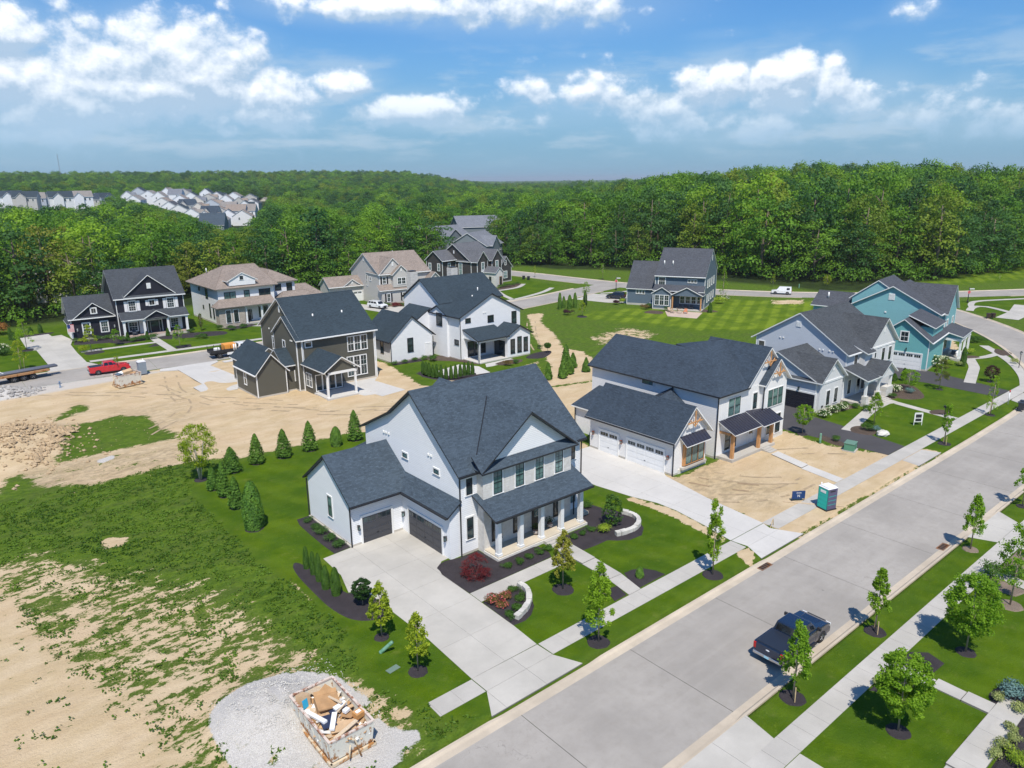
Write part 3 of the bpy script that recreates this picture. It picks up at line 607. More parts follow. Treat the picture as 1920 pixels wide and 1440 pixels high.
# far corner, pavements of the street's other side
strip('sidewalk',smoothline([(-10,15.55),(58,15.6),(100,15.4)],4),1.42,T+.02,CONC)
pave('driveway',[(23.0,16.3),(23.8,18.3),(32.2,18.3),(31.75,16.3)],T+.012,DRIVE,(3.0,3.4),org=(23,16.3)); pave('driveway',[(22.5,-12),(22.5,14.85),(31.8,14.85),(31.8,-12)],T+.022,DRIVE,(3.1,3.7),org=(31.8,14.85))
pave('drive_apron',[(65.4,16.3),(64.6,18.3),(72,18.3),(70.6,16.3)],T+.012,DRIVE,(3,3),org=(65.4,16.3)); pave('driveway',[(65.6,-5),(65.6,14.85),(70.4,14.85),(70.4,-5)],T+.022,DRIVE,(3,3.6),org=(65.6,-5))
pave('garden_path',[(42.5,12.6),(43.3,12.6),(43.6,14.85),(42.2,14.85)],T+.03,CONC,(3,1.3)); pave('garden_path',[(42.45,11.0),(43.45,11.0),(43.5,12.55),(42.45,12.55)],T+.07,CONC,(3,1.6),th=.15); pave('garden_path',[(42.4,9.55),(43.5,9.55),(43.5,10.95),(42.4,10.95)],T+.12,CONC,(3,1.6),th=.2)
pave('entry_path',[(36.7,8.2),(44.6,8.2),(44.6,9.5),(42.3,9.55),(36.7,9.65)],T+.12,CONC,(1.6,2.4),org=(42.3,8.2),th=.2); pave('entry_path',[(43.4,7.0),(43.4,8.18),(48,8.18),(48,7.0)],T+.12,CONC,(1.6,1.4),th=.2); pave('entry_path',[(31.8,8.3),(36.65,8.3),(36.65,9.6),(31.8,9.6)],T+.06,CONC,(1.6,1.6),th=.2)
pave('garden_path',[(58.6,11.5),(59.6,11.3),(60.6,14.85),(59.2,14.85)],T+.03,CONC,(3,1.4))
# back street side
strip('sidewalk',smoothline([(-20,139.9),(17.0,139.6)],3),1.4,.045,CONC,2.); strip('sidewalk',smoothline([(23.6,139.4),(40,138.6),(60,137.6),(88,138.6)],5),1.4,.045,CONC,2.)
pave('driveway',[(16.6,135.6),(17.4,137.2),(17.8,141),(18.2,156),(17.0,157),(17.6,171),(22.6,172),(22.7,168.6),(24.4,169),(25.1,161.8),(23.9,157),(23.4,148.7),(23.1,139.3),(24.4,135.4)],.05,DRIVE,(3.4,4),org=(17,139))
strip('garden_path',[(24.0,148.7),(30,148.6),(36.8,148.4)],1.3,.05,CONC,2.); strip('garden_path',[(36.9,139.4),(37.1,146),(37.4,153.5)],1.5,.055,CONC,2.); strip('garden_path',[(57,152.4),(62,147),(62.5,138.4)],1.5,.055,CONC,2.)
pave('driveway',[(33.0,123.6),(33.0,111.2),(31.4,110.2),(31.4,104.8),(36.0,104.9),(38.8,111),(37.9,123.6)],.10,NEWC,(3.2,3.6),org=(33,111.2)); pave('drive_apron',[(30.6,124.0),(33.0,122.6),(38.0,122.6),(40,124.4),(40,125.3),(31,125.5)],.06,NEWC,(3,3))
strip('sidewalk',[(40.5,123.6),(60,124.5)],1.4,.06,NEWC,2.)
pave('patio',[(47.7,90.3),(48.0,89.2),(49.5,88.9),(49.7,87.3),(53.9,88),(53.2,95.4),(54.6,97.1),(47.7,97.1)],T+.03,NEWC,(2.6,2.6),org=(47.7,89.3))
pave('driveway',[(86,136),(95,136),(94.5,149.8),(89.5,156.2),(85.5,168),(82.5,166),(85,150)],.05,DRIVE,(3.2,3.6)); strip('garden_path',[(94,149.2),(101,150.8),(104,152)],1.2,.055,CONC,2.)
pave('driveway',[(131,131.0),(141,134.2),(143,131),(146,126),(141,119),(136,117.5),(133,122)],.05,DRIVE,(3.4,3.4)); strip('sidewalk',[(143,133.5),(148,131.5),(153,131)],1.3,.05,CONC,2.)
strip('garden_path',smoothline([(126.6,157),(122,148),(119.5,141.5)],5),1.3,.05,CONC,2.); strip('garden_path',smoothline([(125.5,156),(134,157),(140.5,161.5)],5),1.3,.052,CONC,2.)
strip('sidewalk',smoothline([(100,139.3),(112,140.2),(122,141.8),(133,145.5),(141,150)],5),1.4,.05,CONC,2.)
pave('patio',[(128.9,100.2),(131.2,94.2),(138.0,97.6),(136.6,100.9),(134,105)],.03,m_concrete('patio_paver',(.56,.44,.36)),(2,2),rot=R(-64))
pave('patio',[(62.2,88.6),(63.5,93.8),(68.5,95.0),(70.2,91.8),(69.2,87.6)],T+.03,NEWC,(1.6,1.6)); pave('patio',[(70.8,90.6),(72.0,92.4),(77.5,92.6),(77.5,91.2),(72,90.4)],T+.04,NEWC,(2,2))
strip('sidewalk',smoothline([(183,58.8),(188.2,60.0),(191.5,59.2),(190.2,56),(186,51),(178,42),(170,35)],5),1.5,.06,CONC,2.); strip('garden_path',smoothline([(188.5,60.2),(194,62.2),(200,62),(215,54)],5),1.3,.055,CONC,2.)
strip('driveway',[(178,50),(188,50.5),(200,53)],4.2,.05,DRIVE,3.)
# storm drain openings in the kerb
for (x,y) in ((47.85,26.75),(61.5,19.0)):
    t=empty('storm_drain','rusty storm drain inlet in the kerb '+('by the patch of bare earth' if y>20 else 'on the lawn side of the street'),'storm drain',(x,y,.0))
    b=MB(); b.box(-.75,.75,-.3,.3,.015,.026); b.build('frame',m_rust('rusty_iron',(.20,.13,.09),amt=.7,low=False),t)
    b=MB(); b.box(-.62,.62,-.22,.22,.027,.03); b.build('dark_opening_panel',m_paint('painted_void',(.03,.018,.014),.9),t)  # solid dark panel, paints the shade inside the drain
    for k in range(5):
        b=MB(); b.box(-.62+k*.28,-.58+k*.28,-.22,.22,.03,.045); b.build('bar',m_rust('rusty_iron',(.20,.13,.09),amt=.7,low=False),t)
# ------------------------------------------------------------------ planting beds
MUL=m_mulch('dark_mulch'); MULB=m_mulch('brown_mulch',(.085,.062,.048)); SOIL=m_mulch('light_mulch',(.20,.155,.12))
def bed(poly,z,mat=None,name='mulch_bed',smooth=True,k=4):
    P=smoothpoly(poly,k) if smooth else poly
    if area(P)<0: P=P[::-1]
    cx=sum(p[0] for p in P)/len(P); cy=sum(p[1] for p in P)/len(P)
    inner=[(p[0]+(cx-p[0])*.10,p[1]+(cy-p[1])*.10) for p in P]; b=MB(); n_=len(P)
    for i in range(n_):
        j=(i+1)%n_; b.poly([(*P[i],z-.02),(*P[j],z-.02),(*inner[j],z+.05),(*inner[i],z+.05)])
    b.poly([(*p,z+.05) for p in inner]); return struct(b.build(name,mat or MUL))
def ring(x,y,r,mat=None):
    rs=random.Random(int(x*100)); P=[(x+r*(1+rs.uniform(-.06,.06))*math.cos(a),y+r*(1+rs.uniform(-.06,.06))*math.sin(a)) for a in [2*math.pi*k/20 for k in range(20)]]
    return bed(P,gz(x,y)+.012,mat,'mulch_ring',False)
bed([(28.3,43.1),(28.15,42.0),(28.15,38.5),(36.3,38.55),(36.7,39.2),(36.7,40.55),(32.6,40.55),(32.6,43.25),(31,43.25),(30.9,43.2),(29.6,43.6),(28.8,43.45)],T+.02,smooth=False)
bed([(28.1,36.98),(27.95,33.35),(28.9,33.25),(29.7,33.5),(30.6,34.2),(31.3,35.3),(31.75,36.98)],T+.01,smooth=False)
bed([(38.95,39.4),(38.95,37.6),(40.4,37.5),(41.7,37.5),(42.3,36.9),(43.2,36.3),(44.6,36.2),(45.8,37.0),(46.8,38.6),(46.7,40.4),(46.0,42.4),(45.6,44.6),(44.3,44.6),(44.3,43.2),(42.5,43.1),(42.5,40.5),(38.95,40.5)],T+.01,smooth=False)
bed([(37.95,30.9),(38.3,32.3),(38.75,33.1),(39.5,33.05),(40.4,32.6),(40.9,31.7),(41.0,30.9)],T+.01,smooth=False)
bed([(36.6,30.9),(37.0,32.2),(36.4,32.3),(35.6,31.6),(35.3,30.9)],T+.01,smooth=False)
bed([(23.9,58.4),(25.05,58.4),(25.05,50.5),(23.5,50.35),(23.45,52.5),(23.5,55),(23.6,57.2)],T+.01,smooth=False)
bed([(20.1,50.8),(20.7,50.9),(21.35,47),(21.45,44.3),(22.55,43.8),(22.68,41.3),(22.0,40.1),(20.9,40.2),(20.0,41.3),(19.6,43.4),(19.6,46),(19.75,49)],T+.01,k=5)
bed([(83.3,37.2),(83.6,35.2),(85.2,35.1),(86.3,35.9),(86.3,37.4),(85,38.0)],T+.01,MULB); bed([(87.3,43.8),(87.0,42.6),(90,41.8),(93.6,41.2),(93.6,43.7)],T+.01,MULB,smooth=False); bed([(99,40.2),(101.3,39.6),(104,42.9),(101,43.3),(96,40.3)],T+.01,MULB,smooth=False); bed([(103,43),(108,43),(109.5,41),(104.5,37.4),(101.5,39)],T+.01,MULB)
bed([(97.3,33.6),(98.2,34.4),(99.8,34.0),(100.3,32.8),(98.5,32.3)],T+.01,MULB); bed([(77.6,36.2),(78.4,33.8),(79.0,36),(79.6,39),(78.4,38.5)],T+.01,MULB); bed([(132.6,42.6),(135,43.2),(136.5,41.8),(135.4,40.9)],.02,MULB); bed([(139.5,38.8),(141.5,40.8),(145,41.5),(143,38.5)],.02,MULB)
bed([(25.3,160.8),(33,159.6),(36.2,153.6),(35.6,151.6),(31,151.4),(29.8,154.2),(26.2,155.4),(24.3,156.6)],.02,smooth=False); bed([(39.0,153.8),(44.6,153.2),(50.0,151),(49,147),(42.5,148.6),(38.6,150.5)],.02); bed([(51,153.8),(57.6,154.6),(58,152),(52,151)],.02,smooth=False); bed([(24.4,147.6),(24.6,145.2),(27.2,145.8),(27,147.6)],.02); bed([(36.2,147.4),(36.2,144.6),(34.4,145)],.02,smooth=False); bed([(38.2,142.2),(41,142.2),(40.5,139.8),(38,139.8)],.02,smooth=False)
bed([(17.2,171.5),(17.5,173.5),(24,173.5),(23,171.8)],.02,smooth=False); bed([(12.5,156.8),(10.5,152.5),(9,150),(8.2,153.5),(8.5,158)],.02,MULB)
bed([(60.4,95.3),(60.0,91.6),(61.9,87.6),(64.5,86.2),(68.2,85.8),(69.4,87.3),(62.2,88.4),(61.8,92)],T+.01); bed([(60.7,102.9),(60.3,101.6),(65.6,101.1),(66.4,102.9)],T+.01,smooth=False); bed([(66.8,102.9),(67,100.4),(69.6,97),(70.7,93.5),(71.6,93.3),(70.8,101.8)],T+.01,MULB); bed([(72.9,91.3),(74,89.6),(77.4,89.6),(78.5,91),(76.5,92.1)],T+.01,MULB); bed([(79.6,91.0),(81.6,89.2),(85.2,90.8),(86.4,92.6),(82.6,92.8)],T+.01,smooth=True)
bed([(128.6,106.5),(130,103),(132.8,104.6),(132,107.6)],.02,MULB); bed([(138.4,98.6),(141.5,96.0),(142.4,98.4),(140.5,101.6)],.02,MULB); bed([(97.6,155.4),(90.2,156.2),(91.3,152.2),(97.6,152.8)],.02,m_mulch('red_mulch',(.17,.10,.075)),smooth=False); bed([(128.2,158.6),(135,163.2),(139,164.4),(140,161.6),(131,156.8)],.02,MULB)
bed([(33.4,14.9),(34.8,12.8),(36.0,12.9),(37.4,13.4),(40,13.8),(41.9,14.9)],T+.0,smooth=False) if False else None
bed([(41.0,13.5),(42.1,13.0),(42.3,14.8),(39.4,14.8),(39.9,14.0)],T+.01,MUL,smooth=False); bed([(43.6,14.8),(43.6,13.0),(45.4,12.9),(45.8,14.0),(45.0,14.8)],T+.01,MUL,smooth=False)
bed(px((1853,1313),(1862,1296),(1890,1288),(1925,1300),(1960,1340),(1920,1372),(1885,1345)),T+.01,MUL); bed([(36.8,8.1),(43.3,8.1),(43.3,6.9),(47,6.9),(46,3),(36.8,3)],T+.01,MUL,smooth=False); bed([(31.9,10.4),(33.4,11.0),(35.6,10.2),(34.6,9.7),(31.9,9.7)],T+.01,MUL,smooth=False); bed([(59.9,14.8),(61.0,12.9),(63.6,13.6),(64.9,14.8)],T+.01,SOIL,smooth=False); bed([(56.9,14.85),(59.1,14.85),(58.6,12.2),(57.2,12.6)],T+.01,SOIL,smooth=False)

# ruts pressed into the bare plots
RUT=m_concrete('rut_soil',(.45,.345,.22),5.,.35); RUTD=m_concrete('damp_rut_soil',(.36,.26,.16),5.,.3)
def ruts(pts,mat,gauge=1.7,wd=.28):
    L=resample(smoothline(pts,6),.5)
    for o_ in (-gauge/2,gauge/2):
        A_=offset(L,o_-wd/2); B_=offset(L,o_+wd/2); b=MB()
        for i in range(len(L)-1):
            if vnoise(A_[i][0]+o_*7,A_[i][1],1.3,77)<.46: continue
            q=[A_[i],A_[i+1],B_[i+1],B_[i]]; b.poly([(x,y,gz(x,y)+.02) for x,y in q][::-1] if area(q)<0 else [(x,y,gz(x,y)+.02) for x,y in q])
        if b.f: struct(b.build('tyre_rut',mat))
for P_,m_ in (([(57.5,40.8),(58.6,38.0),(60.6,35.0)],RUTD),([(55.2,37),(58,34.5),(62,33.2),(66,33)],RUT),([(60,40),(62,36.5),(65,34)],RUT),([(71,39),(74,37),(77,34)],RUT),([(24,121),(28,112),(27,100),(20,92)],RUT),([(31,120),(29,108),(33,96),(42,86),(50,80)],RUT),([(14,122),(22,114),(30,104),(40,92)],RUT),([(35,94),(42,84),(52,78),(60,70)],RUT),([(84,92),(88,98),(96,108),(103,116)],RUT),([(54.8,55),(53,62),(54,70)],RUT)): ruts(P_,m_)
# ------------------------------------------------------------------ house kit
WHITE=(.78,.78,.77)
TRIMW=m_paint('white_trim',(.80,.80,.79),.45); TRIMB=m_paint('black_trim',(.022,.024,.030),.45); TRIMT=m_paint('taupe_trim',(.16,.145,.13),.5)
GLASS=m_glass('window_glass'); GLASS_SKY=m_glass('sky_painted_glass',(.06,.12,.12),(.22,.34,.32)); WBLK=m_paint('black_sash',(.018,.02,.024),.4)  # second glass: teal base colour paints the reflected sky into the panes
FND=m_concrete('foundation_block',(.52,.49,.44)); VENT=m_paint('white_vent',(.82,.82,.80),.5)
WINC={}
def win_meshes(w,h,cols,rows,cas,sash,casing,sill):
    key=(round(w,2),round(h,2),cols,rows,cas,sash.name,casing.name if casing else '',sill)
    if key in WINC: return WINC[key]
    b=MB()
    if cas: # outer boards
        for x0,x1,z0,z1 in ((-w/2-cas,w/2+cas,h,h+cas*1.15),(-w/2-cas,w/2+cas,-cas,0),(-w/2-cas,-w/2,0,h),(w/2,w/2+cas,0,h)): b.box(x0,x1,-.05,.02,z0,z1,1)
        if sill: b.box(-w/2-cas-.03,w/2+cas+.03,-.09,-.045,-.05,.0,1)
    f=.05 if w>.5 else .035
    for x0,x1,z0,z1 in ((-w/2,w/2,h-f,h),(-w/2,w/2,0,f),(-w/2,-w/2+f,f,h-f),(w/2-f,w/2,f,h-f)): b.box(x0,x1,-.038,.0,z0,z1,0)
    dbl=rows>0 and h>1.1
    if dbl: b.box(-w/2+f,w/2-f,-.034,0,h/2-.035,h/2+.035,0)
    iw=w-2*f
    for k in range(1,cols): x=-w/2+f+iw*k/cols; b.box(x-.014,x+.014,-.028,0,f,h-f,0)
    if dbl and rows>1:
        for z in (h*.25+f/2,): b.box(-w/2+f,w/2-f,-.026,0,h*.75-.012,h*.75+.012,0)
        if rows>2: b.box(-w/2+f,w/2-f,-.026,0,h*.25-.012,h*.25+.012,0)
    me=b.mesh('window',[sash,casing or sash]); panes=[]
    zs=[(f,h/2-.035),(h/2+.035,h-f)] if dbl else [(f,h-f)]
    for z0,z1 in zs:
        p=MB(); p.poly([(-w/2+f,-.012,z0),(w/2-f,-.012,z0),(w/2-f,-.012,z1),(-w/2+f,-.012,z1)]); panes.append(p)
    WINC[key]=(me,panes,{}); return WINC[key]
FACE={'-y':(0,(0,-1)),'+y':(math.pi,(0,1)),'-x':(-math.pi/2,(-1,0)),'+x':(math.pi/2,(1,0))}
class House:
    def __init__(s,name,label,ox,oy,deg=0,z=0.,world=True,cat='house',group=None):
        s.r=empty(name,label,cat,(ox,oy,z),R(deg),group); s.off=(ox,oy,z) if world else (0,0,0); s.z=z
    def L(s,p): return (p[0]-s.off[0],p[1]-s.off[1],(p[2] if len(p)>2 else 0)-s.off[2])
    def put(s,b,name,mats,parent=None):
        if parent is None: b.v=[s.L(p) for p in b.v]
        return b.build(name,mats,parent or s.r)
    def bx(s,name,mat,*a): b=MB(); b.box(*a); return s.put(b,name,mat)
    def block(s,ax,a0,a1,pts,w0,w1,wall,roof,trim,oh=(.35,.35),z0=-.1,t=.16,wh=True,caps=True,gut=None,fnd=True,corner=None,ends=(1,1)):
        """gabled mass: pts is the roof line across (u,z) incl. eaves; walls at w0,w1; runs a0..a1 along ax"""
        P3=(lambda u,a,z:(a,u,z)) if ax=='x' else (lambda u,a,z:(u,a,z))
        zr=lambda u:float(np.interp(u,[p[0] for p in pts],[p[1] for p in pts]))
        if wh:
            top=[(w0,zr(w0)-t-.02)]+[(u,z-t-.02) for u,z in pts if w0<u<w1]+[(w1,zr(w1)-t-.02)]
            prof=[(w0,z0)]+top+[(w1,z0)]
            b=MB(); b.extr([P3(u,a0,z) for u,z in prof],(a1-a0,0,0) if ax=='x' else (0,a1-a0,0),0); s.put(b,'wall',wall)
            if fnd: 
                f=.012
                b=MB(); q=(a0-f,a1+f,w0-f,w1+f) if ax=='x' else (w0-f,w1+f,a0-f,a1+f); b.box(*q,z0-.1,.32+z0+.1); s.put(b,'foundation',FND)
            if corner:
                b=MB(); e=.022; k=.11
                for ua,ub in ((w0-e,w0+k),(w1-k,w1+e)):
                    for aa,ab in ((a0-e,a0+k),(a1-k,a1+e)):
                        zt=min(zr(w0),zr(w1))-t-.04; q=(aa,ab,ua,ub) if ax=='x' else (ua,ub,aa,ab); b.box(*q,z0+.3,zt if (ua<w0 and True) else zr(w1)-t-.04)
                s.put(b,'corner_trim',corner)
        b=MB(); e0=a0-oh[0]*ends[0]; e1=a1+oh[1]*ends[1]
        for (u0,zz0),(u1,zz1) in zip(pts,pts[1:]):
            b.extr([P3(u0,e0,zz0),P3(u1,e0,zz1),P3(u1,e1,zz1),P3(u0,e1,zz0)],(0,0,-t),0,1,2)
        o=s.put(b,'roof',[roof,trim,TRIMW if trim is TRIMW else trim])
        if caps:
            m=max(range(len(pts)),key=lambda i:pts[i][1])
            if 0<m<len(pts)-1:
                u,z=pts[m]; sl=(z-pts[m+1][1])/(pts[m+1][0]-u); d=.14; c=MB()
                c.extr([P3(u-d,e0,z-d*sl+.012),P3(u,e0,z+.03),P3(u+d,e0,z-d*sl+.012),P3(u,e0,z-.05)],(e1-e0,0,0) if ax=='x' else (0,e1-e0,0)); s.put(c,'ridge_cap',roof)
        if gut:
            for (u,z),sg in ((pts[0],-1),(pts[-1],1)):
                g=MB(); u0,u1=sorted((u+sg*.01,u+sg*.13)); q=(e0+.03,e1-.03,u0,u1) if ax=='x' else (u0,u1,e0+.03,e1-.03); g.box(*q,z-.17,z-.03); s.put(g,'gutter',gut)
        return o
    def slab(s,pts,roof,trim,t=.16,name='roof'):
        b=MB(); b.extr(pts,(0,0,-t),0,1,1); return s.put(b,name,[roof,trim])
    def hip(s,x0,x1,y0,y1,ze,zr,rx,ry,roof,trim,oh=.5,wall=None,z0=-.1,t=.18,fnd=True):
        """hipped: ridge from rx[0],ry to rx[1],ry (or along y when ry is a pair)"""
        if wall: 
            b=MB(); b.box(x0,x1,y0,y1,z0,ze-t); s.put(b,'wall',wall)
            if fnd: b=MB(); b.box(x0-.012,x1+.012,y0-.012,y1+.012,z0-.1,z0+.42); s.put(b,'foundation',FND)
        A,B,Cc,D=(x0-oh,y0-oh,ze),(x1+oh,y0-oh,ze),(x1+oh,y1+oh,ze),(x0-oh,y1+oh,ze)
        if isinstance(ry,tuple): E_,F_=(rx,ry[0],zr),(rx,ry[1],zr); pl=[[A,B,E_],[B,Cc,F_,E_],[Cc,D,F_],[D,A,E_,F_]]
        else: E_,F_=(rx[0],ry,zr),(rx[1],ry,zr); pl=[[A,B,F_,E_],[B,Cc,F_],[Cc,D,E_,F_],[D,A,E_]]
        b=MB()
        for p in pl: b.extr(p,(0,0,-t),0,1,1)
        s.put(b,'roof',[roof,trim])
        c=MB()
        for p,q in ((A,E_),(B,F_ if not isinstance(ry,tuple) else E_),(Cc,F_),(D,E_ if not isinstance(ry,tuple) else F_),(E_,F_)): c.tube([Vector(p)+Vector((0,0,.01)),Vector(q)+Vector((0,0,.01))],.07,5)
        s.put(c,'ridge_cap',roof)
    def place(s,me,name,face,c,a,z):
        ang,nrm=FACE[face]; p=(c+nrm[0]*.012,a) if face[1]=='x' else (a,c+nrm[1]*.012)
        return obj(name,me,s.r,s.L((*p,z)),ang)
    def win(s,face,c,a,z,w,h,cols=2,rows=1,sash=None,casing=TRIMW,cas=.11,glass=None,sill=True,n=1,shut=None):
        """n sashes side by side"""
        sash=sash or WBLK; glass=glass or GLASS
        for k in range(n):
            off=(k-(n-1)/2)*(w+.10); 
            aa=a+off
            me,panes,cache=win_meshes(w,h,cols,rows,cas if n==1 else .07,sash,casing,sill)
            o=s.place(me,'window',face,c,aa,z)
            for i,p in enumerate(panes):
                if (i,glass.name) not in cache: cache[(i,glass.name)]=p.mesh('pane',glass)
                obj('pane',cache[(i,glass.name)],o)
            if shut:
                for sg in (-1,1):
                    b=MB(); x=sg*(w/2+cas+.05+w*.24); hw=w*.23; b.box(x-hw,x+hw,-.045,0,-.05,h+.05)
                    for q in range(int(h/.16)): b.box(x-hw+.05,x+hw-.05,-.058,-.045,q*.16+.02,q*.16+.10)
                    b.build('shutter',shut,o)
    def gdoor(s,face,c,a,z,w,h,mat,lites=True,cas=TRIMW,wind=GLASS,sections=4,handle=True):
        b=MB(); k=.16
        for x0,x1,z0,z1 in ((-w/2-k,w/2+k,h,h+k*1.3),(-w/2-k,-w/2,0,h),(w/2,w/2+k,0,h)): b.box(x0,x1,-.06,.03,z0,z1)
        o=s.place(b.mesh('garage_door',cas),'garage_door',face,c,a,z)
        nb=max(2,round(w/1.2)); sh=h/sections
        for r_ in range(sections):
            p=MB(); p.box(-w/2,w/2,-.012,.0,r_*sh+.008,(r_+1)*sh-.008)
            for q in range(nb):
                x0=-w/2+w*q/nb+.07; x1=-w/2+w*(q+1)/nb-.07
                if not(lites and r_==sections-1): p.box(x0,x1,-.024,-.012,r_*sh+.06,(r_+1)*sh-.06)
            p.build('door_panel',mat,o)
        if lites:
            for q in range(nb):
                x0=-w/2+w*q/nb+.1; x1=-w/2+w*(q+1)/nb-.1; m=3
                for e in range(m):
                    xa=x0+(x1-x0)*e/m+.02; xb=x0+(x1-x0)*(e+1)/m-.02; p=MB(); p.box(xa,xb,-.02,-.012,h-sh+.12,h-.12); p.build('pane',wind,o)
        if handle: p=MB(); p.box(-.1,.1,-.05,-.024,sh+.1,sh+.14); p.build('handle',WBLK,o)
    def door(s,face,c,a,z,w,h,mat,cas=TRIMW,glass=None,side=0):
        b=MB(); k=.13; tw=w/2+side
        for x0,x1,z0,z1 in ((-tw-k,tw+k,h,h+k),(-tw-k,-tw,0,h),(tw,tw+k,0,h)): b.box(x0,x1,-.06,.02,z0,z1)
        if side: b.box(-w/2-.05,-w/2,-.06,.02,0,h); b.box(w/2,w/2+.05,-.06,.02,0,h)
        o=s.place(b.mesh('door',cas),'door',face,c,a,z)
        p=MB(); p.box(-w/2,w/2,-.03,.0,.02,h); p.box(-w/2+.12,w/2-.12,-.04,-.03,.15,h*.42); p.build('door_leaf',mat,o)
        if glass: p=MB(); p.box(-w/2+.14,w/2-.14,-.038,-.03,h*.48,h-.15); p.build('pane',glass,o)
        if side:
            for sg in (-1,1): p=MB(); x0,x1=sorted((sg*(w/2+.07),sg*(tw-.03))); p.box(x0,x1,-.03,0,.3,h-.05); p.build('pane',GLASS,o)
        p=MB(); p.lathe([(.0,-.03),(.03,-.02),(.03,.02),(.0,.03)],(w/2-.1,-.07,h*.45),8); p.build('handle',m_paint('brass',(.35,.28,.15),.3,metal=.8),o)
    def spout(s,x,y,z1,z0=.05,mat=TRIMB,r=.045):
        s.bx('downspout',mat,x-r,x+r,y-r,y+r,z0,z1)
    def post(s,x,y,z0,z1,w,mat,base=None,bh=.9,bw=None,name='porch_column',cap=True):
        b=MB(); b.box(x-w/2,x+w/2,y-w/2,y+w/2,z0,z1)
        if cap: 
            for zz0,zz1,e in ((z1-.18,z1,.05),(z0,z0+.2,.05)): b.box(x-w/2-e,x+w/2+e,y-w/2-e,y+w/2+e,zz0,zz1)
        o=s.put(b,name,mat)
        if base: k=(bw or w*1.7)/2; s.bx('pier',base,x-k,x+k,y-k,y+k,z0-.02,z0+bh)
        return o
    def lantern(s,face,c,a,z,mat=None,h=.42):
        mat=mat or WBLK; b=MB(); w_=.10
        b.box(-.05,.05,-.03,0,.0,h); b.box(-w_,w_,-.28,-.08,h*.9,h); b.box(-w_+.02,w_-.02,-.26,-.10,0,.04)
        for x in (-w_+.02,w_-.04):
            for y in (-.26,-.12): b.box(x,x+.02,y,y+.02,.04,h*.9)
        b.box(-.02,.02,-.12,-.03,h*.9,h*.95)
        o=s.place(b.mesh('lantern',mat),'lantern',face,c,a,z); p=MB(); p.box(-w_+.045,w_-.045,-.235,-.125,.05,h*.88); p.build('lamp_glass',GLASS_SKY,o)
    def vents(s,face,c,lst,r=.09,mat=None):
        for a,z in lst:
            b=MB(); b.box(-r,r,-.05,0,-r,r); b.box(-r*.7,r*.7,-.09,-.05,-r*.7,r*.5); o=s.place(b.mesh('wall_vent',mat or VENT),'wall_vent',face,c,a,z)
    def gvent(s,face,c,a,z,w=.5,h=.8,mat=None):
        b=MB(); b.box(-w/2,w/2,-.04,0,0,h)
        for q in range(int((h-.1)/.1)): b.box(-w/2+.06,w/2-.06,-.06,-.04,.06+q*.1,.11+q*.1)
        s.place(b.mesh('gable_vent',mat or VENT),'gable_vent',face,c,a,z)
    def stack(s,x,y,z,r=.06,h=.45,mat=None):
        b=MB(); b.tube([(x,y,z-.3),(x,y,z+h)],r,8); s.put(b,'vent_pipe',mat or VENT)
    def steps(s,x0,x1,yf,n_,z_top,tread=.32,mat=None,dirn='-y'):
        h=(z_top-s.z)/(n_+1)
        for k in range(n_):
            za=z_top-h*(k+1); 
            b=MB(); b.box(x0,x1,yf-tread*(k+1),yf-tread*k-.002,s.z-.1,za); s.put(b,'step',mat or CONC)
# ================================================================== the white house by the street
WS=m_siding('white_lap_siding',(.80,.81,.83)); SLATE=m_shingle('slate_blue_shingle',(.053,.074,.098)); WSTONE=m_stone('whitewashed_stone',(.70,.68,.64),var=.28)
h=House('white_house','white lap-siding house with slate-blue roof, whitewashed stone front and five-column porch, nearest the camera',31,43.3,z=T)
Z0=0.0
h.block('x',31.0,44.2,[(42.9,7.1),(49.6,12.57),(53.2,9.94),(58.4,7.4)],43.3,57.9,WS,SLATE,TRIMB,(.38,.38),gut=TRIMB)
h.bx('stone_front',WSTONE,32.65,42.3,42.5,43.28,.1,7.15)
h.slab([(32.2,42.0,7.18),(42.75,42.0,7.18),(42.75,43.35,8.28),(32.2,43.35,8.28)],SLATE,TRIMB,.14)
b=MB(); b.extr([(33.1,42.62,7.75),(37.4,42.62,11.0),(41.75,42.62,7.75)],(0,.7,0)); h.put(b,'gable_wall',WS)
h.block('y',42.3,48.4,[(32.25,7.25),(37.4,11.17),(42.65,7.25)],33,42,None,SLATE,TRIMB,(.28,0),wh=False)
# valley flashing of the cross gable
for p,q in (((32.6,43.4,7.50),(37.4,47.87,11.17)),((42.3,43.4,7.50),(37.4,47.87,11.17))):
    b=MB(); b.tube([p,q],.06,5); h.put(b,'valley_flashing',TRIMB)
for x in (34.12,36.42,38.58,40.82): h.win('-y',42.5,x,4.92,.9,1.95,2,3,glass=GLASS_SKY)
for x,w_ in ((33.95,.8),(36.2,.8),(40.75,.85)): h.win('-y',42.5,x,1.0,w_,1.8,2,1,casing=None)
h.door('-y',42.5,38.35,.52,.95,2.25,WBLK,cas=WBLK,glass=GLASS_SKY)
b=MB()
for k in range(14):
    a=2*math.pi*k/14; b.lathe([(0,-.05),(.07,0),(0,.05)],(38.35+.22*math.cos(a),42.41,1.9+.22*math.sin(a)),6)
wr=h.put(b,'wreath',m_paint('dried_wreath',(.55,.50,.40),.8))
h.win('-y',43.3,31.87,5.2,.62,1.4,1,1); h.win('-y',43.3,31.87,1.4,.66,1.85,1,1); h.win('-y',43.3,43.3,5.25,.5,1.3,1,1); h.win('-y',43.3,43.35,1.1,.6,1.8,1,1,glass=GLASS_SKY)  # last window is added, its teal pane stands in for bluish shaded siding
h.win('-x',31.0,51.15,6.25,.75,.42,1,0,glass=GLASS_SKY); h.win('-x',31.0,46.45,6.2,.75,.42,1,0,glass=GLASS_SKY)
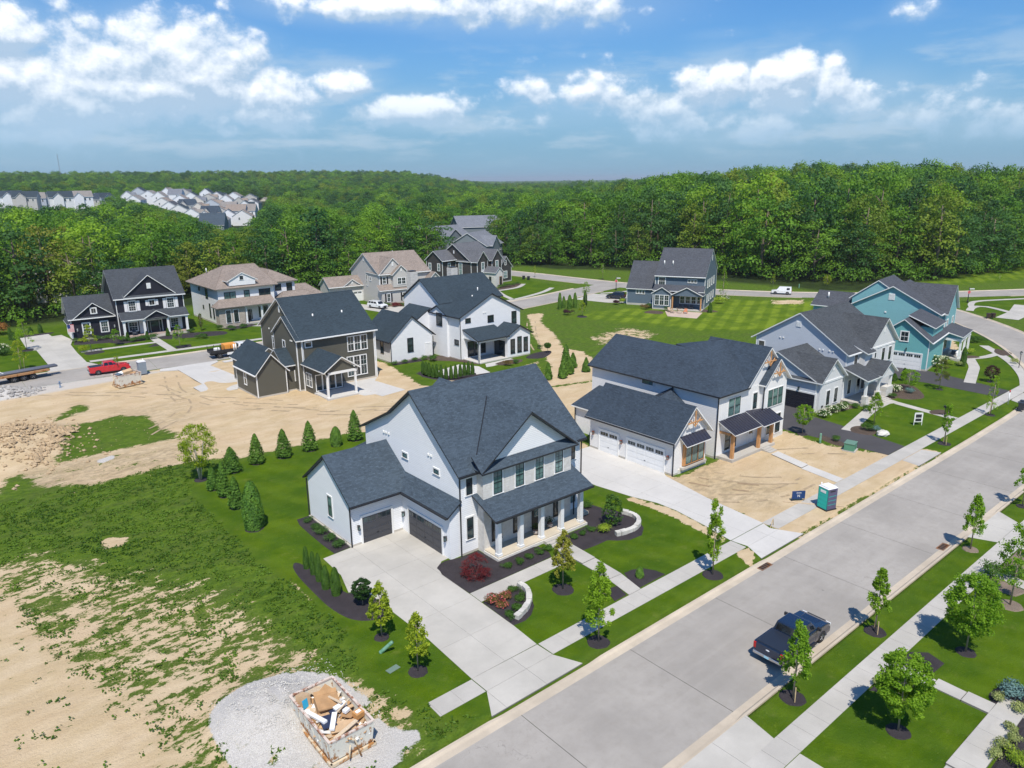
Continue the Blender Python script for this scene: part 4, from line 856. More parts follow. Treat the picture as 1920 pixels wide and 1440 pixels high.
h.vents('-x',31.0,[(54.5,7.75),(54.1,7.78),(53.65,7.8),(47.5,7.6),(47.1,7.6)],.10); 
# porch
h.bx('porch_floor',m_concrete('warm_porch_concrete',(.60,.53,.42)),32.68,42.45,40.7,42.5,0,.46); h.bx('porch_edge',WSTONE,32.6,42.53,40.62,42.52,-.1,.36)
h.bx('porch_floor',m_concrete('warm_porch_concrete',(.60,.53,.42)),42.3,44.1,42.0,43.3,0,.45)
for x in (32.92,35.2,37.45,39.7,41.98): h.post(x,40.98,.46,3.62,.36,TRIMW)
h.slab([(32.1,40.3,3.85),(42.85,40.3,3.85),(42.85,43.33,5.12),(32.1,43.33,5.12)],SLATE,TRIMB,.15); h.bx('porch_beam',TRIMW,32.7,42.3,40.8,41.15,3.42,3.80)
for x in (32.7,42.05): b=MB(); b.extr([(x,41.0,3.8),(x,42.6,3.8),(x,42.6,4.5),(x,41.0,3.95)],(.2,0,0)); h.put(b,'porch_gable',WS)
h.bx('gutter',TRIMB,32.12,42.83,40.17,40.29,3.69,3.83)
h.steps(37.35,38.95,40.62,3,.46,.36)
# garages
h.block('x',25.15,30.98,[(49.85,3.95),(54.2,7.1),(58.5,3.95)],50.45,58.15,WS,SLATE,TRIMB,(.30,.3),gut=TRIMB)
h.win('-x',25.15,54.0,1.6,.72,1.85,1,1,glass=GLASS_SKY)
b=MB(); b.extr([(30.0,43.4,.0),(30.0,50.45,.0),(30.0,50.45,3.9),(30.0,43.4,3.9)],(1.0,0,0)); h.put(b,'wall',WS); b=MB(); b.extr([(30.0,43.4,3.9),(31.0,43.4,3.9),(31.0,43.4,4.7),(30.0,43.4,4.15)],(0,7,0)); h.put(b,'gable_wall',WS)
h.slab([(29.6,43.1,3.95),(29.6,50.1,3.95),(31.0,52.0,4.98),(31.0,43.1,4.98)],SLATE,TRIMB,.15)
h.bx('gutter',TRIMB,29.46,29.58,43.15,50.0,3.78,3.92)
DKD=m_paint('charcoal_door',(.060,.062,.072),.45)
h.gdoor('-y',50.45,27.53,.02,2.75,2.42,DKD); h.gdoor('-x',30.0,46.95,.02,4.85,2.42,DKD)
h.lantern('-y',50.45,25.75,1.5); h.lantern('-x',30.0,50.05,1.55); h.lantern('-x',30.0,43.9,1.6)
for x,y,z in ((30.93,43.22,6.9),(44.28,43.22,6.9),(25.07,50.36,3.8),(25.07,58.24,3.8),(42.62,42.42,4.2)): h.spout(x,y,z)
for a_ in ((24.98,25.13,50.4,58.2),): h.bx('base_course',FND,*a_,0,.25)
# rear wings seen over the ridge
h.block('y',52,57.4,[(36.3,8.2),(39.3,10.55),(42.3,8.2)],36.6,42.0,WS,SLATE,TRIMB,(0,.4)); h.hip(31.8,36.5,57.9,63.2,3.1,5.0,(33.6,34.7),60.6,SLATE,TRIMB,.3,WS)
# ================================================================== farmhouse with timber posts
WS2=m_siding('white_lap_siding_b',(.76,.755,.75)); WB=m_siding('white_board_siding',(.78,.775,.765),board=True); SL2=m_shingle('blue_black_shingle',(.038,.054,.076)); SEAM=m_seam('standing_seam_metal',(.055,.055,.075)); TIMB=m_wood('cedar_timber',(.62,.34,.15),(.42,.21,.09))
h=House('farmhouse','white farmhouse with dark roof, cedar porch posts and two white garage doors, on bare earth',56.8,42.6,z=T)
h.block('y',42.6,54.1,[(56.3,3.8),(59.5,7.0),(62.7,3.8)],56.8,62.2,WS2,SL2,TRIMW,(.5,.35),gut=TRIMB)
h.block('y',42.6,60.8,[(63.55,7.15),(68.9,10.45),(76.9,6.95)],64.0,76.4,WS2,SL2,TRIMB,(.1,.35),gut=TRIMB,ends=(0,1)) if False else None
# main mass: rear gable, front hip and the street gable
h.bx('wall',WS2,64.0,76.4,42.62,60.8,0,7.0); h.bx('foundation',FND,63.98,76.42,42.6,60.82,-.2,.35)
h.slab([(63.55,42.15,7.15),(63.55,61.2,7.15),(68.6,61.2,10.35),(68.6,50.5,10.35),(70.2,48.8,11.1)],SL2,TRIMB); h.slab([(68.6,61.2,10.35),(68.6,50.5,10.35),(76.9,50.5,7.0),(76.9,61.2,7.0)],SL2,TRIMB)
h.slab([(63.55,42.15,7.15),(69.2,42.15,7.15),(73.0,48.3,11.0),(70.2,48.8,11.1)],SL2,TRIMB)
b=MB(); b.extr([(64,60.79,7),(76.4,60.79,7),(68.6,60.79,10.2)],(0,-.1,0)); h.put(b,'gable_wall',WS2)
h.slab([(70.2,48.8,11.1),(72.85,48.3,11.05),(76.9,54.5,7.0),(72.0,54.5,9.6),(68.6,50.5,10.35)],SL2,TRIMB)
h.block('y',42.6,50.2,[(68.7,7.1),(72.85,11.05),(77.0,7.1)],69.2,76.4,WB,SL2,TRIMW,(.45,0),fnd=False,z0=6.5)
h.block('y',42.1,44.6,[(71.45,7.0),(74.15,9.65),(76.85,7.0)],71.8,76.5,WB,SL2,TRIMW,(.42,0),z0=0)
h.bx('wall',WB,64.05,71.8,42.58,42.7,.4,7.0)
h.block('x',62.2,64.0,[(46.4,6.1),(48.6,6.75),(50.8,6.1)],46.6,50.6,WS2,SL2,TRIMB,(.2,0),fnd=False,caps=False) if False else None
h.slab([(61.9,46.6,4.3),(64.0,48.5,6.9),(64.0,51.8,4.9),(61.9,51.2,4.6)],SL2,TRIMB) ; h.slab([(62.1,44.6,3.9),(64.0,44.6,3.9),(64.0,48.6,6.6),(61.6,48.6,6.2)],SL2,TRIMB)
for x,y0_,zp,k in ((59.5,42.12,6.55,1.15),(72.85,42.18,10.6,1.15),(74.15,41.7,9.2,1.1)): # timber brackets in the gable peaks
    b=MB(); b.tube([(x-k,y0_,zp-k*1.0),(x+k,y0_,zp-k*1.0)],.075,4); b.tube([(x,y0_,zp),(x,y0_,zp-k*1.45)],.075,4); b.tube([(x-k*.7,y0_,zp-k*.75),(x,y0_,zp-k*1.4)],.06,4); b.tube([(x+k*.7,y0_,zp-k*.75),(x,y0_,zp-k*1.4)],.06,4); h.put(b,'timber_bracket',TIMB)
h.gdoor('-x',56.8,51.3,.04,2.65,2.45,m_paint('white_door',(.82,.83,.84),.5)); h.gdoor('-x',56.8,46.2,.04,4.9,2.45,m_paint('white_door',(.82,.83,.84),.5))
COP=m_paint('copper_lantern',(.36,.10,.06),.4,metal=.5)
for y in (53.5,49.4,43.2): h.lantern('-x',56.8,y,1.75,COP)
# bay window of the garage front
h.bx('window_surround',TIMB,58.25,61.65,42.35,42.6,.85,3.1); h.win('-y',42.34,59.95,1.0,.93,1.95,1,0,casing=TIMB,n=3,glass=GLASS_SKY); h.bx('sill',FND,57.9,61.9,42.2,42.6,.55,.78)
h.slab([(57.7,41.65,3.25),(61.75,41.65,3.25),(61.75,42.6,4.05),(57.7,42.6,4.05)],SEAM,TRIMW,.1)
h.bx('stone_skirt',WSTONE,57.6,62.25,42.52,42.6,.0,.6)
for k in range(9): h.bx('roof_seam',SEAM,57.75+k*.49,57.78+k*.49,0,0,0,0) if False else None
def seams(h,x0,x1,y0,z0,y1,z1,st=.45):
    b=MB(); n_=int((x1-x0)/st)
    for k in range(n_+1):
        x=x0+.02+k*(x1-x0-.04)/n_; b.extr([(x-.02,y0,z0+.0),(x+.02,y0,z0+.0),(x+.02,y1,z1+.0),(x-.02,y1,z1+.0)],(0,0,.045))
    h.put(b,'roof_seams',SEAM)
seams(h,57.7,61.75,41.65,3.25,42.6,4.05)
h.slab([(64.2,40.45,3.25),(69.15,40.45,3.25),(69.15,42.62,4.3),(64.2,42.62,4.3)],SEAM,TRIMW,.1); seams(h,64.2,69.15,40.45,3.25,42.62,4.3)
h.slab([(69.15,40.15,3.22),(73.0,40.15,3.22),(73.0,42.12,4.17),(69.15,42.62,4.41)],SEAM,TRIMW,.1); seams(h,69.2,73.0,40.15,3.22,42.1,4.16)
h.bx('porch_floor',CONC,64.3,72.6,40.7,42.6,-.1,.42)
for x,y in ((64.75,41.05),(69.75,41.05),(72.25,41.05)): h.post(x,y,.42,3.12,.32,TIMB,name='timber_post',cap=False)
h.bx('porch_beam',TIMB,64.5,72.5,40.9,41.2,2.95,3.2); b=MB(); b.extr([(64.6,41.0,3.2),(64.6,42.6,3.2),(64.6,42.6,4.1)],(.1,0,0)); h.put(b,'porch_gable',TRIMW); h.bx('porch_beam',TIMB,64.5,64.8,41.1,42.6,2.95,3.2)
h.steps(69.9,71.3,40.7,3,.42,.36)
h.win('-y',42.58,66.9,4.45,1.05,1.95,1,1,n=2,glass=GLASS_SKY); h.win('-y',42.58,70.85,4.3,.8,1.85,1,1); h.win('-y',42.1,74.2,4.15,.95,2.0,1,1,n=3,glass=GLASS_SKY); h.win('-y',42.1,75.2,.7,1.05,2.3,1,1)
h.win('-y',42.58,66.6,.7,1.05,2.1,1,1,n=2); h.door('-y',42.58,70.5,.44,.95,2.2,TRIMW,glass=GLASS); h.win('-y',42.1,73.3,.9,.8,1.9,1,1)
h.win('-x',64.0,52.1,6.45,1.55,.5,1,0,glass=GLASS_SKY)
h.slab([(59.2,54.0,3.3),(59.2,59.6,3.3),(64.0,59.6,4.8),(64.0,54.0,4.8)],SL2,TRIMW); h.bx('wall',WS2,59.6,64,54.1,59.3,0,3.2)
for x,y,z in ((63.92,42.54,6.9),(56.72,42.54,3.7),(71.72,42.02,6.8),(59.5,59.2,3.2)): h.spout(x,y,z)
h.bx('stone_skirt',WSTONE,71.78,76.52,42.06,42.1,0,.7)
# ================================================================== grey house with black garage door
GS=m_siding('pale_and_shaded_grey_siding',(.50,.54,.60)); GS_LIT=m_siding('lit_grey_siding',(.66,.66,.66)); GSH=m_shingle('charcoal_shingle',(.062,.068,.076)); GSTO=m_stone('white_ledgestone',(.66,.64,.60),var=.35)  # first two: one grey siding, shade painted bluish on left walls, fronts painted lit
h=House('grey_house','pale grey house with white trim, charcoal roof and black garage door',94.5,43.9,z=T)
h.block('x',94.5,107.6,[(43.5,6.5),(50.8,11.25),(57.9,6.9)],43.9,57.3,GS,GSH,TRIMW,(.35,.35),corner=TRIMW,gut=TRIMW)
h.block('y',43.4,50.5,[(99.5,6.75),(103.75,10.35),(108.0,6.75)],99.9,107.6,GS_LIT,GSH,TRIMW,(.45,0),corner=TRIMW)
h.block('x',87.2,94.4,[(43.5,4.05),(49.5,7.2),(55.6,4.05)],43.9,55.2,GS,GSH,TRIMW,(.3,.0),corner=TRIMW,gut=TRIMW,ends=(1,0))
h.block('y',43.45,49.3,[(86.85,4.1),(90.2,6.8),(93.55,4.1)],87.3,93.1,GS_LIT,GSH,TRIMW,(.45,0))
h.bx('gable_band',TRIMW,87.2,93.2,43.38,43.45,3.75,3.95); h.bx('gable_band',TRIMW,99.9,107.6,43.33,43.4,6.3,6.55)
h.gdoor('-x',87.2,46.2,.03,4.4,2.35,m_paint('black_door',(.018,.018,.028),.4),lites=False); h.lantern('-x',87.2,46.2,2.65)
h.win('-y',43.45,89.45,.75,.85,1.9,1,1); h.win('-y',43.45,91.5,.75,.85,1.9,1,1); h.bx('utility_box',WBLK,88.0,88.3,43.35,43.45,.7,.9)
h.win('-y',43.4,104.1,4.3,.85,1.75,1,1); h.win('-y',43.4,106.2,4.1,.85,1.85,1,1); h.win('-y',43.4,101.7,5.0,.45,1.0,1,1); h.win('-y',43.9,97.1,4.4,.85,1.75,1,1); h.win('-x',94.5,56.4,4.6,.85,1.8,1,1)
h.bx('upper_bay',GS_LIT,97.9,99.9,43.0,44,3.8,6.35); h.slab([(97.6,42.5,6.35),(100.1,42.5,6.35),(100.1,45.5,8.0),(97.6,45.5,7.6)],GSH,TRIMW)
h.gvent('-x',94.5,51.0,9.2,.75,.85); h.gvent('-y',43.4,103.75,8.3,.4,.7); h.gvent('-y',43.45,90.2,5.2,.4,.7); h.vents('-x',94.5,[(53.6,7.4),(53.1,7.4),(47.7,6.6),(47.2,6.6),(46.3,6.6),(45.8,6.6)],.09)
h.slab([(93.8,40.45,3.7),(98.2,40.45,3.7),(98.2,43.95,4.9),(93.8,43.95,4.9)],GSH,TRIMW); h.block('y',40.6,43.4,[(97.2,3.8),(99.6,5.4),(102.0,3.8)],97.5,101.7,GS_LIT,GSH,TRIMW,(.4,0),z0=3.3,fnd=False)
h.bx('porch_floor',CONC,94.1,102,40.6,43.9,-.1,.42); h.bx('stone_base',GSTO,100.0,101.9,40.6,43.4,0,1.7); h.bx('porch_beam',TRIMW,94.1,101.6,40.75,41.05,3.2,3.5)
for x in (94.4,98.0,101.5): h.post(x,40.9,.42,3.3,.3,TRIMW,base=GSTO,bw=.62,bh=1.1)
h.win('-y',43.9,96.0,.9,.8,1.9,1,1); h.win('-y',43.4,99.3,1.2,1.0,1.7,1,1,n=2); h.win('-y',43.4,101.2,2.0,.7,.9,1,1); h.door('-y',43.9,98.6,.44,.95,2.2,TRIMW,glass=GLASS); h.steps(98.4,100.2,40.6,2,.42)
h.block('x',93.0,95.0,[(56.2,6.6),(58.6,8.0),(61.0,6.6)],56.6,60.6,GS,GSH,TRIMW,(.2,0),caps=False) if False else None
for y in (51.5,): h.stack(99,53,10,.05,.5)
# ================================================================== teal house
TS=m_siding('teal_lap_siding',(.21,.44,.475)); TB=m_siding('teal_board_siding',(.16,.42,.43),board=True); TSH=m_shingle('grey_shingle',(.070,.075,.088))
h=House('teal_house','teal sided house with white trim and white garage door at the street corner',129.5,45.9,9,z=0.02)
h.block('x',129.5,139.5,[(45.5,7.35),(53.2,11.4),(61.0,7.1)],45.9,60.6,TS,TSH,TRIMW,(.4,.4),corner=TRIMW,gut=TRIMW,caps=False)
h.block('y',45.3,53.0,[(131.2,7.2),(135.6,11.5),(140.0,7.2)],131.7,139.5,TS,TSH,TRIMW,(.4,0),corner=TRIMW)
h.block('x',131,140,[(52,9.5),(56,12.0),(60.5,8.6)],53,60,TS,TSH,TRIMW,(.2,.3),z0=7,fnd=False)
h.block('x',119.2,129.5,[(44.2,4.6),(48.5,7.85),(52.8,4.6)],44.7,52.3,TB,TSH,TRIMW,(.4,0),corner=TRIMW,gut=TRIMW)
h.block('x',119.6,127.0,[(43.0,6.6),(46.9,8.2),(47.3,8.0)],43.2,47.2,TB,TSH,TRIMW,(.0,.2),z0=4.6,fnd=False,caps=False,ends=(0,1)) if False else h.slab([(121.0,44.5,6.55),(128.5,44.5,6.55),(128.5,48.5,8.2),(121.0,48.5,8.2)],TSH,TRIMW)
h.bx('dormer_wall',TB,121.4,128.3,44.9,48.1,4.5,6.5)
h.win('-x',119.2,48.3,4.35,1.1,1.5,2,1,sash=TRIMW); h.gdoor('-x',119.2,47.8,.03,4.4,2.5,m_paint('white_door',(.82,.83,.84),.5)); h.lantern('-x',119.2,47.8,2.95,WBLK)
h.gvent('-x',129.5,53.3,9.0,.95,1.1); h.vents('-x',129.5,[(54.0,6.9)],.14); 
h.slab([(129.3,42.0,4.1),(137.2,42.0,4.1),(137.2,45.9,5.1),(129.3,45.9,5.1)],TSH,TRIMW); b=MB(); b.extr([(129.7,42.3,3.6),(129.7,45.9,3.6),(129.7,45.9,4.9),(129.7,42.3,4.0)],(.12,0,0)); h.put(b,'porch_gable',TS)
h.bx('porch_floor',CONC,129.6,137,42.2,45.9,-.1,.4); h.bx('porch_beam',TRIMW,129.7,137,42.2,42.45,3.3,3.7); h.bx('porch_beam',TRIMW,129.6,129.85,42.2,45.9,3.3,3.7)
for x in (129.9,133.3,136.7): h.post(x,42.35,.4,3.4,.3,TRIMW)
h.win('-y',45.3,134,.9,1.,1.8,2,1,n=2); h.slab([(130,60.6,4.3),(140,60.6,4.3),(140,68.5,3.4),(130,68.5,3.4)],TSH,TRIMW); h.bx('wall',TS,130.4,139.6,60.6,68,0,3.3); h.block('y',60.6,66.5,[(130.5,6.8),(134.5,9.0),(139,6.8)],131,138.5,TS,TSH,TRIMW,(0,.4))
h.stack(131.5,57.5,9.3,.13,.8); h.stack(132.5,64.5,8.2,.13,.8); h.win('-y',45.3,133.3,4.2,.95,1.8,2,1,sash=TRIMW); h.win('-y',45.3,137.3,4.2,.95,1.8,2,1,sash=TRIMW)
# ================================================================== olive house under construction behind
OS=m_siding('olive_grey_siding',(.105,.100,.080)); DSH=m_shingle('blue_charcoal_shingle',(.032,.048,.062))
h=House('olive_house','olive-grey house with white trim, dark roof and gabled rear porch, standing on bare earth',36.2,98.0,z=T)
h.block('x',43.0,54.6,[(96.9,7.55),(104.2,12.75),(112.2,7.75)],97.4,111.8,OS,DSH,TRIMW,(.4,.4),corner=TRIMW,gut=TRIMW)
h.block('x',42.2,43.2,[(96.9,7.55),(101.3,10.55),(105.4,7.7)],97.4,105.2,OS,DSH,TRIMW,(.3,0),corner=TRIMW,caps=False)
h.block('y',98.0,105.6,[(36.05,3.45),(38.5,6.2),(40.95,3.45)],36.3,40.65,OS,DSH,TRIMW,(.35,.3),corner=TRIMW,gut=TRIMW)
h.block('x',40.3,43.4,[(98.2,3.95),(101.0,6.0),(104.2,3.95)],98.6,104,OS,DSH,TRIMW,(0,0),corner=TRIMW,ends=(0,0)); h.block('y',103,111,[(37.4,3.6),(40.4,5.9),(43.4,3.6)],37.8,43,OS,DSH,TRIMW,(0,.3))
h.block('y',90.4,97.6,[(42.55,4.15),(45.35,6.05),(48.15,4.15)],43.2,43.25,None,DSH,TRIMW,(.35,0),wh=False)
b=MB(); b.extr([(43.0,90.45,4.0),(45.35,90.45,5.6),(47.7,90.45,4.0)],(0,.12,0)); h.put(b,'gable_wall',OS)
h.bx('wall',OS,43.1,43.4,94.6,97.4,0,4.0); h.bx('wall',OS,43.4,47.6,94.6,94.8,0,3.7); h.bx('wall',OS,43.2,47.7,94.8,97.4,0,3.9)
h.bx('porch_floor',NEWC,43.05,47.85,90.35,94.6,-.1,.35); h.bx('porch_beam',TRIMW,43.1,47.7,90.4,90.65,3.65,4.0); h.bx('porch_beam',TRIMW,43.1,43.3,90.4,94.6,3.65,4.0)
for x in (43.25,47.5): h.post(x,90.6,.35,3.7,.26,TRIMW)
h.win('-y',94.6,44.4,.5,.95,2.3,1,0,sash=TRIMW,n=2); h.win('-y',94.6,46.4,.5,.95,2.3,1,0,sash=TRIMW,n=2); h.win('-x',43.1,96.0,1.0,.8,1.9,2,1,sash=TRIMW,n=2)
h.win('-y',97.4,51.75,4.75,1.0,2.2,2,1,sash=TRIMW,n=3); h.win('-y',97.4,51.5,.95,1.0,2.95,2,2,sash=TRIMW,n=3); h.win('-y',97.4,44.0,6.35,.95,.7,1,0,sash=TRIMW); h.win('-y',98.6,42.55,1.5,.75,1.45,2,1,sash=TRIMW)
h.win('-x',36.3,102.2,1.3,.8,1.9,1,1,sash=TRIMW); h.win('-x',42.2,101.6,5.0,.75,1.9,1,1,sash=TRIMW); h.win('-x',43.0,107.3,4.6,.75,1.9,1,1,sash=TRIMW); h.gvent('-x',43.0,104.2,10.6,.4,1.0); h.vents('-x',42.2,[(99.2,7.3),(98.7,7.3)],.11); h.vents('-x',43.0,[(108.6,7.6),(106.0,7.2),(105.6,7.2)],.12)
for x,y,z in ((50.2,104.5,12.1),(46.5,100.6,9.9),(51.2,100.6,9.9)): h.stack(x,y,z,.10,.55)
for x,y in ((54.72,97.3),(42.95,97.3)): h.spout(x,y,7.4,mat=TRIMW,r=.07)
# ================================================================== white house behind, black-edged roofs
h=House('white_rear_house','white house with black-edged slate roofs and covered rear patio, behind a row of arborvitae',60.8,103,z=T)
WP=m_siding('white_panel_siding',(.80,.805,.82),.2)
h.block('y',103.0,112.0,[(60.3,3.75),(64.9,7.6),(69.4,3.95)],60.8,68.9,WP,DSH,TRIMB,(.3,.3),gut=TRIMB); h.block('y',105.5,112.0,[(66.5,5.6),(70.5,8.0),(71.5,7.5)],67,71,WP,DSH,TRIMB,(0,.3),caps=False,z0=3)
h.win('-y',103,64.5,1.6,.95,2.2,1,1,casing=None); h.door('-y',103,68.0,.3,1.0,2.2,TRIMW); h.lantern('-y',103,69.0,1.8); h.win('-x',60.8,105.9,1.5,.8,2.1,1,1,casing=None)
h.block('y',97.0,110.5,[(70.1,7.35),(77.1,10.75),(84.0,7.25)],70.5,83.5,WP,DSH,TRIMB,(.35,.35),gut=TRIMB)
h.block('x',70.1,76.5,[(99.9,7.4),(102.9,8.8),(105.9,7.3)],100.3,105.5,WP,DSH,TRIMB,(.25,0),z0=0,fnd=False)
h.block('x',70.9,84.4,[(103.0,8.9),(109.0,12.6),(115.0,8.9)],103.4,114.6,WP,DSH,TRIMB,(.3,.3))
for x in (71.9,80.8):
    h.bx('chimney',GSTO,x-.75,x+.75,112.5,113.9,9,13.4); h.bx('chimney_cap',TRIMB,x-.6,x+.6,112.7,113.7,13.4,13.6)
h.win('-x',70.1,102.4,5.4,1.5,2.0,2,0,casing=None); h.win('-x',70.5,101.4,2.6,.9,.7,1,0,casing=None); h.win('-x',70.5,98.1,2.7,1.0,.7,1,0,casing=None)
h.win('-y',97,72.1,6.35,.9,.6,1,0,casing=None); h.win('-y',97,76.9,5.9,1.1,1.0,1,0,casing=None); h.win('-y',97,82.1,5.0,.9,2.0,1,1,casing=None); h.vents('-y',97,[(75.4,7.6),(75.8,7.6)],.11)
h.slab([(70.9,92.8,4.0),(77.6,92.8,4.0),(77.6,97.0,5.35),(70.9,97.0,5.35)],DSH,TRIMB); h.block('y',92.9,97.0,[(76.9,4.0),(79.8,5.55),(82.6,4.0)],77.2,82.2,WP,DSH,TRIMB,(.35,0),gut=TRIMB)
h.bx('porch_floor',NEWC,71.1,77.2,92.9,97,-.1,.3); h.post(71.4,93.2,.3,3.8,.25,TRIMW,cap=False); h.bx('porch_beam',TRIMW,71.1,77.2,93.05,93.3,3.55,3.8); b=MB(); b.extr([(71.15,93.2,3.8),(71.15,97,3.8),(71.15,97,5.1)],(.1,0,0)); h.put(b,'porch_gable',WP)
h.win('-y',97,72.6,.6,1.2,2.4,1,0,casing=None); h.win('-y',97,73.9,.6,.8,2.4,1,0,casing=None); h.win('-y',97,75.2,.8,.8,1.9,1,0,casing=None); h.win('-x',77.2,95.0,.35,2.6,2.5,1,0,casing=None)
for x,zt in ((78.3,0),(79.8,.25),(81.2,0)): h.win('-y',92.9,x,.9,.75,2.3+zt,1,1,casing=None)
h.stack(75.6,100.3,9.7,.09,.5); h.stack(80.0,104.5,10.2,.09,.5)
for x,y,z in ((70.42,96.9,7.2),(60.7,102.9,3.6),(69.0,102.9,3.7),(71.05,92.8,3.9)): h.spout(x,y,z)
for x,y in ((69.3,99.9),(69.6,98.6),(69.9,97.4)): h.bx('utility_meter',m_paint('meter_grey',(.25,.27,.30),.5),x-.0,x+.35,y-.2,y+.2,.2,1.3) if False else None
# ================================================================== black house
BS=m_siding('black_siding',(.020,.020,.030)); BSH=m_shingle('dark_grey_shingle',(.055,.062,.072)); SHUT=m_paint('white_shutter',(.82,.80,.80),.5)
h=House('black_house','near-black house with white trim and white shutters and a columned front porch',33.2,155.3,-4,0.,False)
h.block('x',-.8,11.5,[(1.4,7.65),(8.4,12.7),(15.4,7.65)],1.8,15,BS,BSH,TRIMW,(.4,.4),corner=TRIMW,gut=TRIMW)
h.block('y',1.7,7.5,[(.7,8.0),(5.4,11.9),(10.1,8.0)],1.2,9.6,BS,BSH,TRIMW,(.3,0),z0=7.6,fnd=False); h.slab([(.6,1.25,7.75),(10.2,1.25,7.75),(10.2,2.0,8.35),(.6,2.0,8.35)],BSH,TRIMW)
h.block('x',-8.5,-.5,[(4.2,4.2),(9.2,8.0),(14.2,4.2)],4.6,13.8,BS,BSH,TRIMW,(.45,0),corner=TRIMW,gut=TRIMW); h.block('y',4.5,8.6,[(-8.1,4.3),(-4.45,7.1),(-.8,4.3)],-7.8,-1,BS,BSH,TRIMW,(.35,0),z0=4.0,fnd=False); h.bx('gable_band',TRIMW,-8.5,-.8,4.4,4.58,4.0,4.3)
for f in ((-6.0,),(-2.9,)): h.win('-y',4.6,f[0],1.2,1.2,2.0,3,3,sash=TRIMW,cas=.16)
h.win('-y',4.5,-4.4,5.0,.85,.95,2,2,sash=TRIMW,cas=.16); h.lantern('-y',4.6,-7.6,1.9,TRIMW); h.lantern('-y',4.6,-1.2,1.9,TRIMW)
for x in (2.0,9.0): h.win('-y',1.8,x,5.1,1.25,1.9,3,3,sash=TRIMW,cas=.14,shut=SHUT)
h.win('-y',1.8,5.6,5.9,1.0,1.0,2,2,sash=TRIMW,cas=.14,shut=SHUT); h.gvent('-y',1.65,5.4,9.2,.75,1.1); h.gvent('-x',-.8,8.2,10.2,.6,1.2)
h.gdoor('-x',-8.5,7.0,.05,3.6,2.6,TRIMW,lites=False,handle=False); h.gdoor('-x',-8.5,11.4,.05,3.0,2.6,TRIMW,lites=False,handle=False); h.slab([(-9.0,5.2,3.0),(-9.0,13.2,3.0),(-8.5,13.2,3.5),(-8.5,5.2,3.5)],BSH,TRIMW)
h.slab([(-.6,-.6,3.75),(11.7,-.6,3.75),(11.7,1.8,5.0),(-.6,1.8,5.0)],BSH,TRIMW); h.block('y',-.6,1.6,[(3.3,3.8),(5.7,5.2),(8.1,3.8)],3.7,7.7,BS,BSH,TRIMW,(.3,0),z0=3.5,fnd=False)
h.bx('porch_floor',m_concrete('brick_porch',(.42,.32,.28)),-.4,11.5,-.4,1.8,-.1,.55); h.bx('porch_beam',TRIMW,-.4,11.5,-.35,-.05,3.35,3.65)
for x in (-.15,3.4,7.7,11.2): h.post(x,-.15,.55,3.4,.42,TRIMW)
h.win('-y',1.8,1.7,1.2,1.5,1.7,3,3,sash=TRIMW,cas=.16); h.win('-y',1.8,9.3,1.2,1.4,1.7,3,3,sash=TRIMW,cas=.16); h.door('-y',1.8,5.6,.57,1.6,2.3,m_paint('black_door',(.018,.018,.028),.4),glass=GLASS,side=.5); h.bx('panel',TRIMW,2.8,3.6,1.7,1.79,.6,3.2); h.bx('panel',TRIMW,10.1,10.7,1.7,1.79,.6,3.2)
h.steps(4.4,6.8,-.4,2,.55,.34); h.bx('stone_base',FND,-.4,11.5,-.42,-.4,-.1,.4)
# ================================================================== white stucco house with hipped taupe roof
HW=m_siding('white_panel_siding',(.80,.805,.82),.2); TPS=m_shingle('taupe_shingle',(.25,.205,.175)); LST=m_stone('tan_ledgestone',(.50,.44,.37),var=.6)
h=House('hip_roof_house','white two-storey house with hipped taupe roof, small dormer and stone porch piers',50.8,154.4,0,0.,False)
h.hip(.9,13.0,2.0,19.5,7.8,11.6,(5.6,12.5),10.6,TPS,TRIMT,.75,HW); h.hip(12.0,18.9,4.4,17.5,7.9,10.2,15.0,(8.5,13),TPS,TRIMT,.6,HW)
h.block('y',1.8,7,[(2.9,9.2),(6.2,10.9),(9.5,9.2)],3.4,9.0,HW,TPS,TRIMW,(.2,0),z0=8.2,fnd=False,caps=False); h.win('-y',1.8,6.1,9.35,.75,.8,2,0)
h.win('-y',2.0,3.4,5.2,1.1,1.7,2,1,n=2,casing=None,glass=GLASS_SKY); h.win('-y',2.0,7.0,5.3,1.0,1.6,2,1,casing=None,glass=GLASS_SKY); h.win('-y',2.0,10.9,5.2,1.15,1.7,1,0,n=2,casing=None)
h.win('-y',4.4,15.0,6.0,1.2,1.2,1,0,casing=None); h.win('-y',4.4,17.6,5.4,1.1,1.9,1,1,casing=None)
h.win('-x',.9,9.0,5.2,1.3,1.9,1,0,casing=None); h.win('-x',.9,13.6,6.4,.7,.6,1,0,casing=None); h.win('-x',.9,5.6,1.2,.6,2.8,1,0,casing=None); h.win('-x',.9,7.8,1.2,.6,2.8,1,0,casing=None); h.win('-x',.9,12.0,2.6,.5,.6,1,0,casing=None)
h.slab([(-.6,-.8,4.2),(12.2,-.8,4.2),(12.2,2.0,5.6),(1.0,2.0,5.6)],TPS,TRIMT); h.slab([(-.6,-.8,4.2),(1.0,2.0,5.6),(-.6,2.4,4.2)],TPS,TRIMT)
h.bx('stone_pier',LST,0,5.4,-.2,1.9,-.1,3.9); h.win('-y',-.2,1.9,.9,.95,2.6,1,0,sash=WBLK,casing=TRIMW,n=1); h.win('-y',-.2,3.5,.9,.95,2.6,1,0,sash=WBLK,casing=TRIMW)
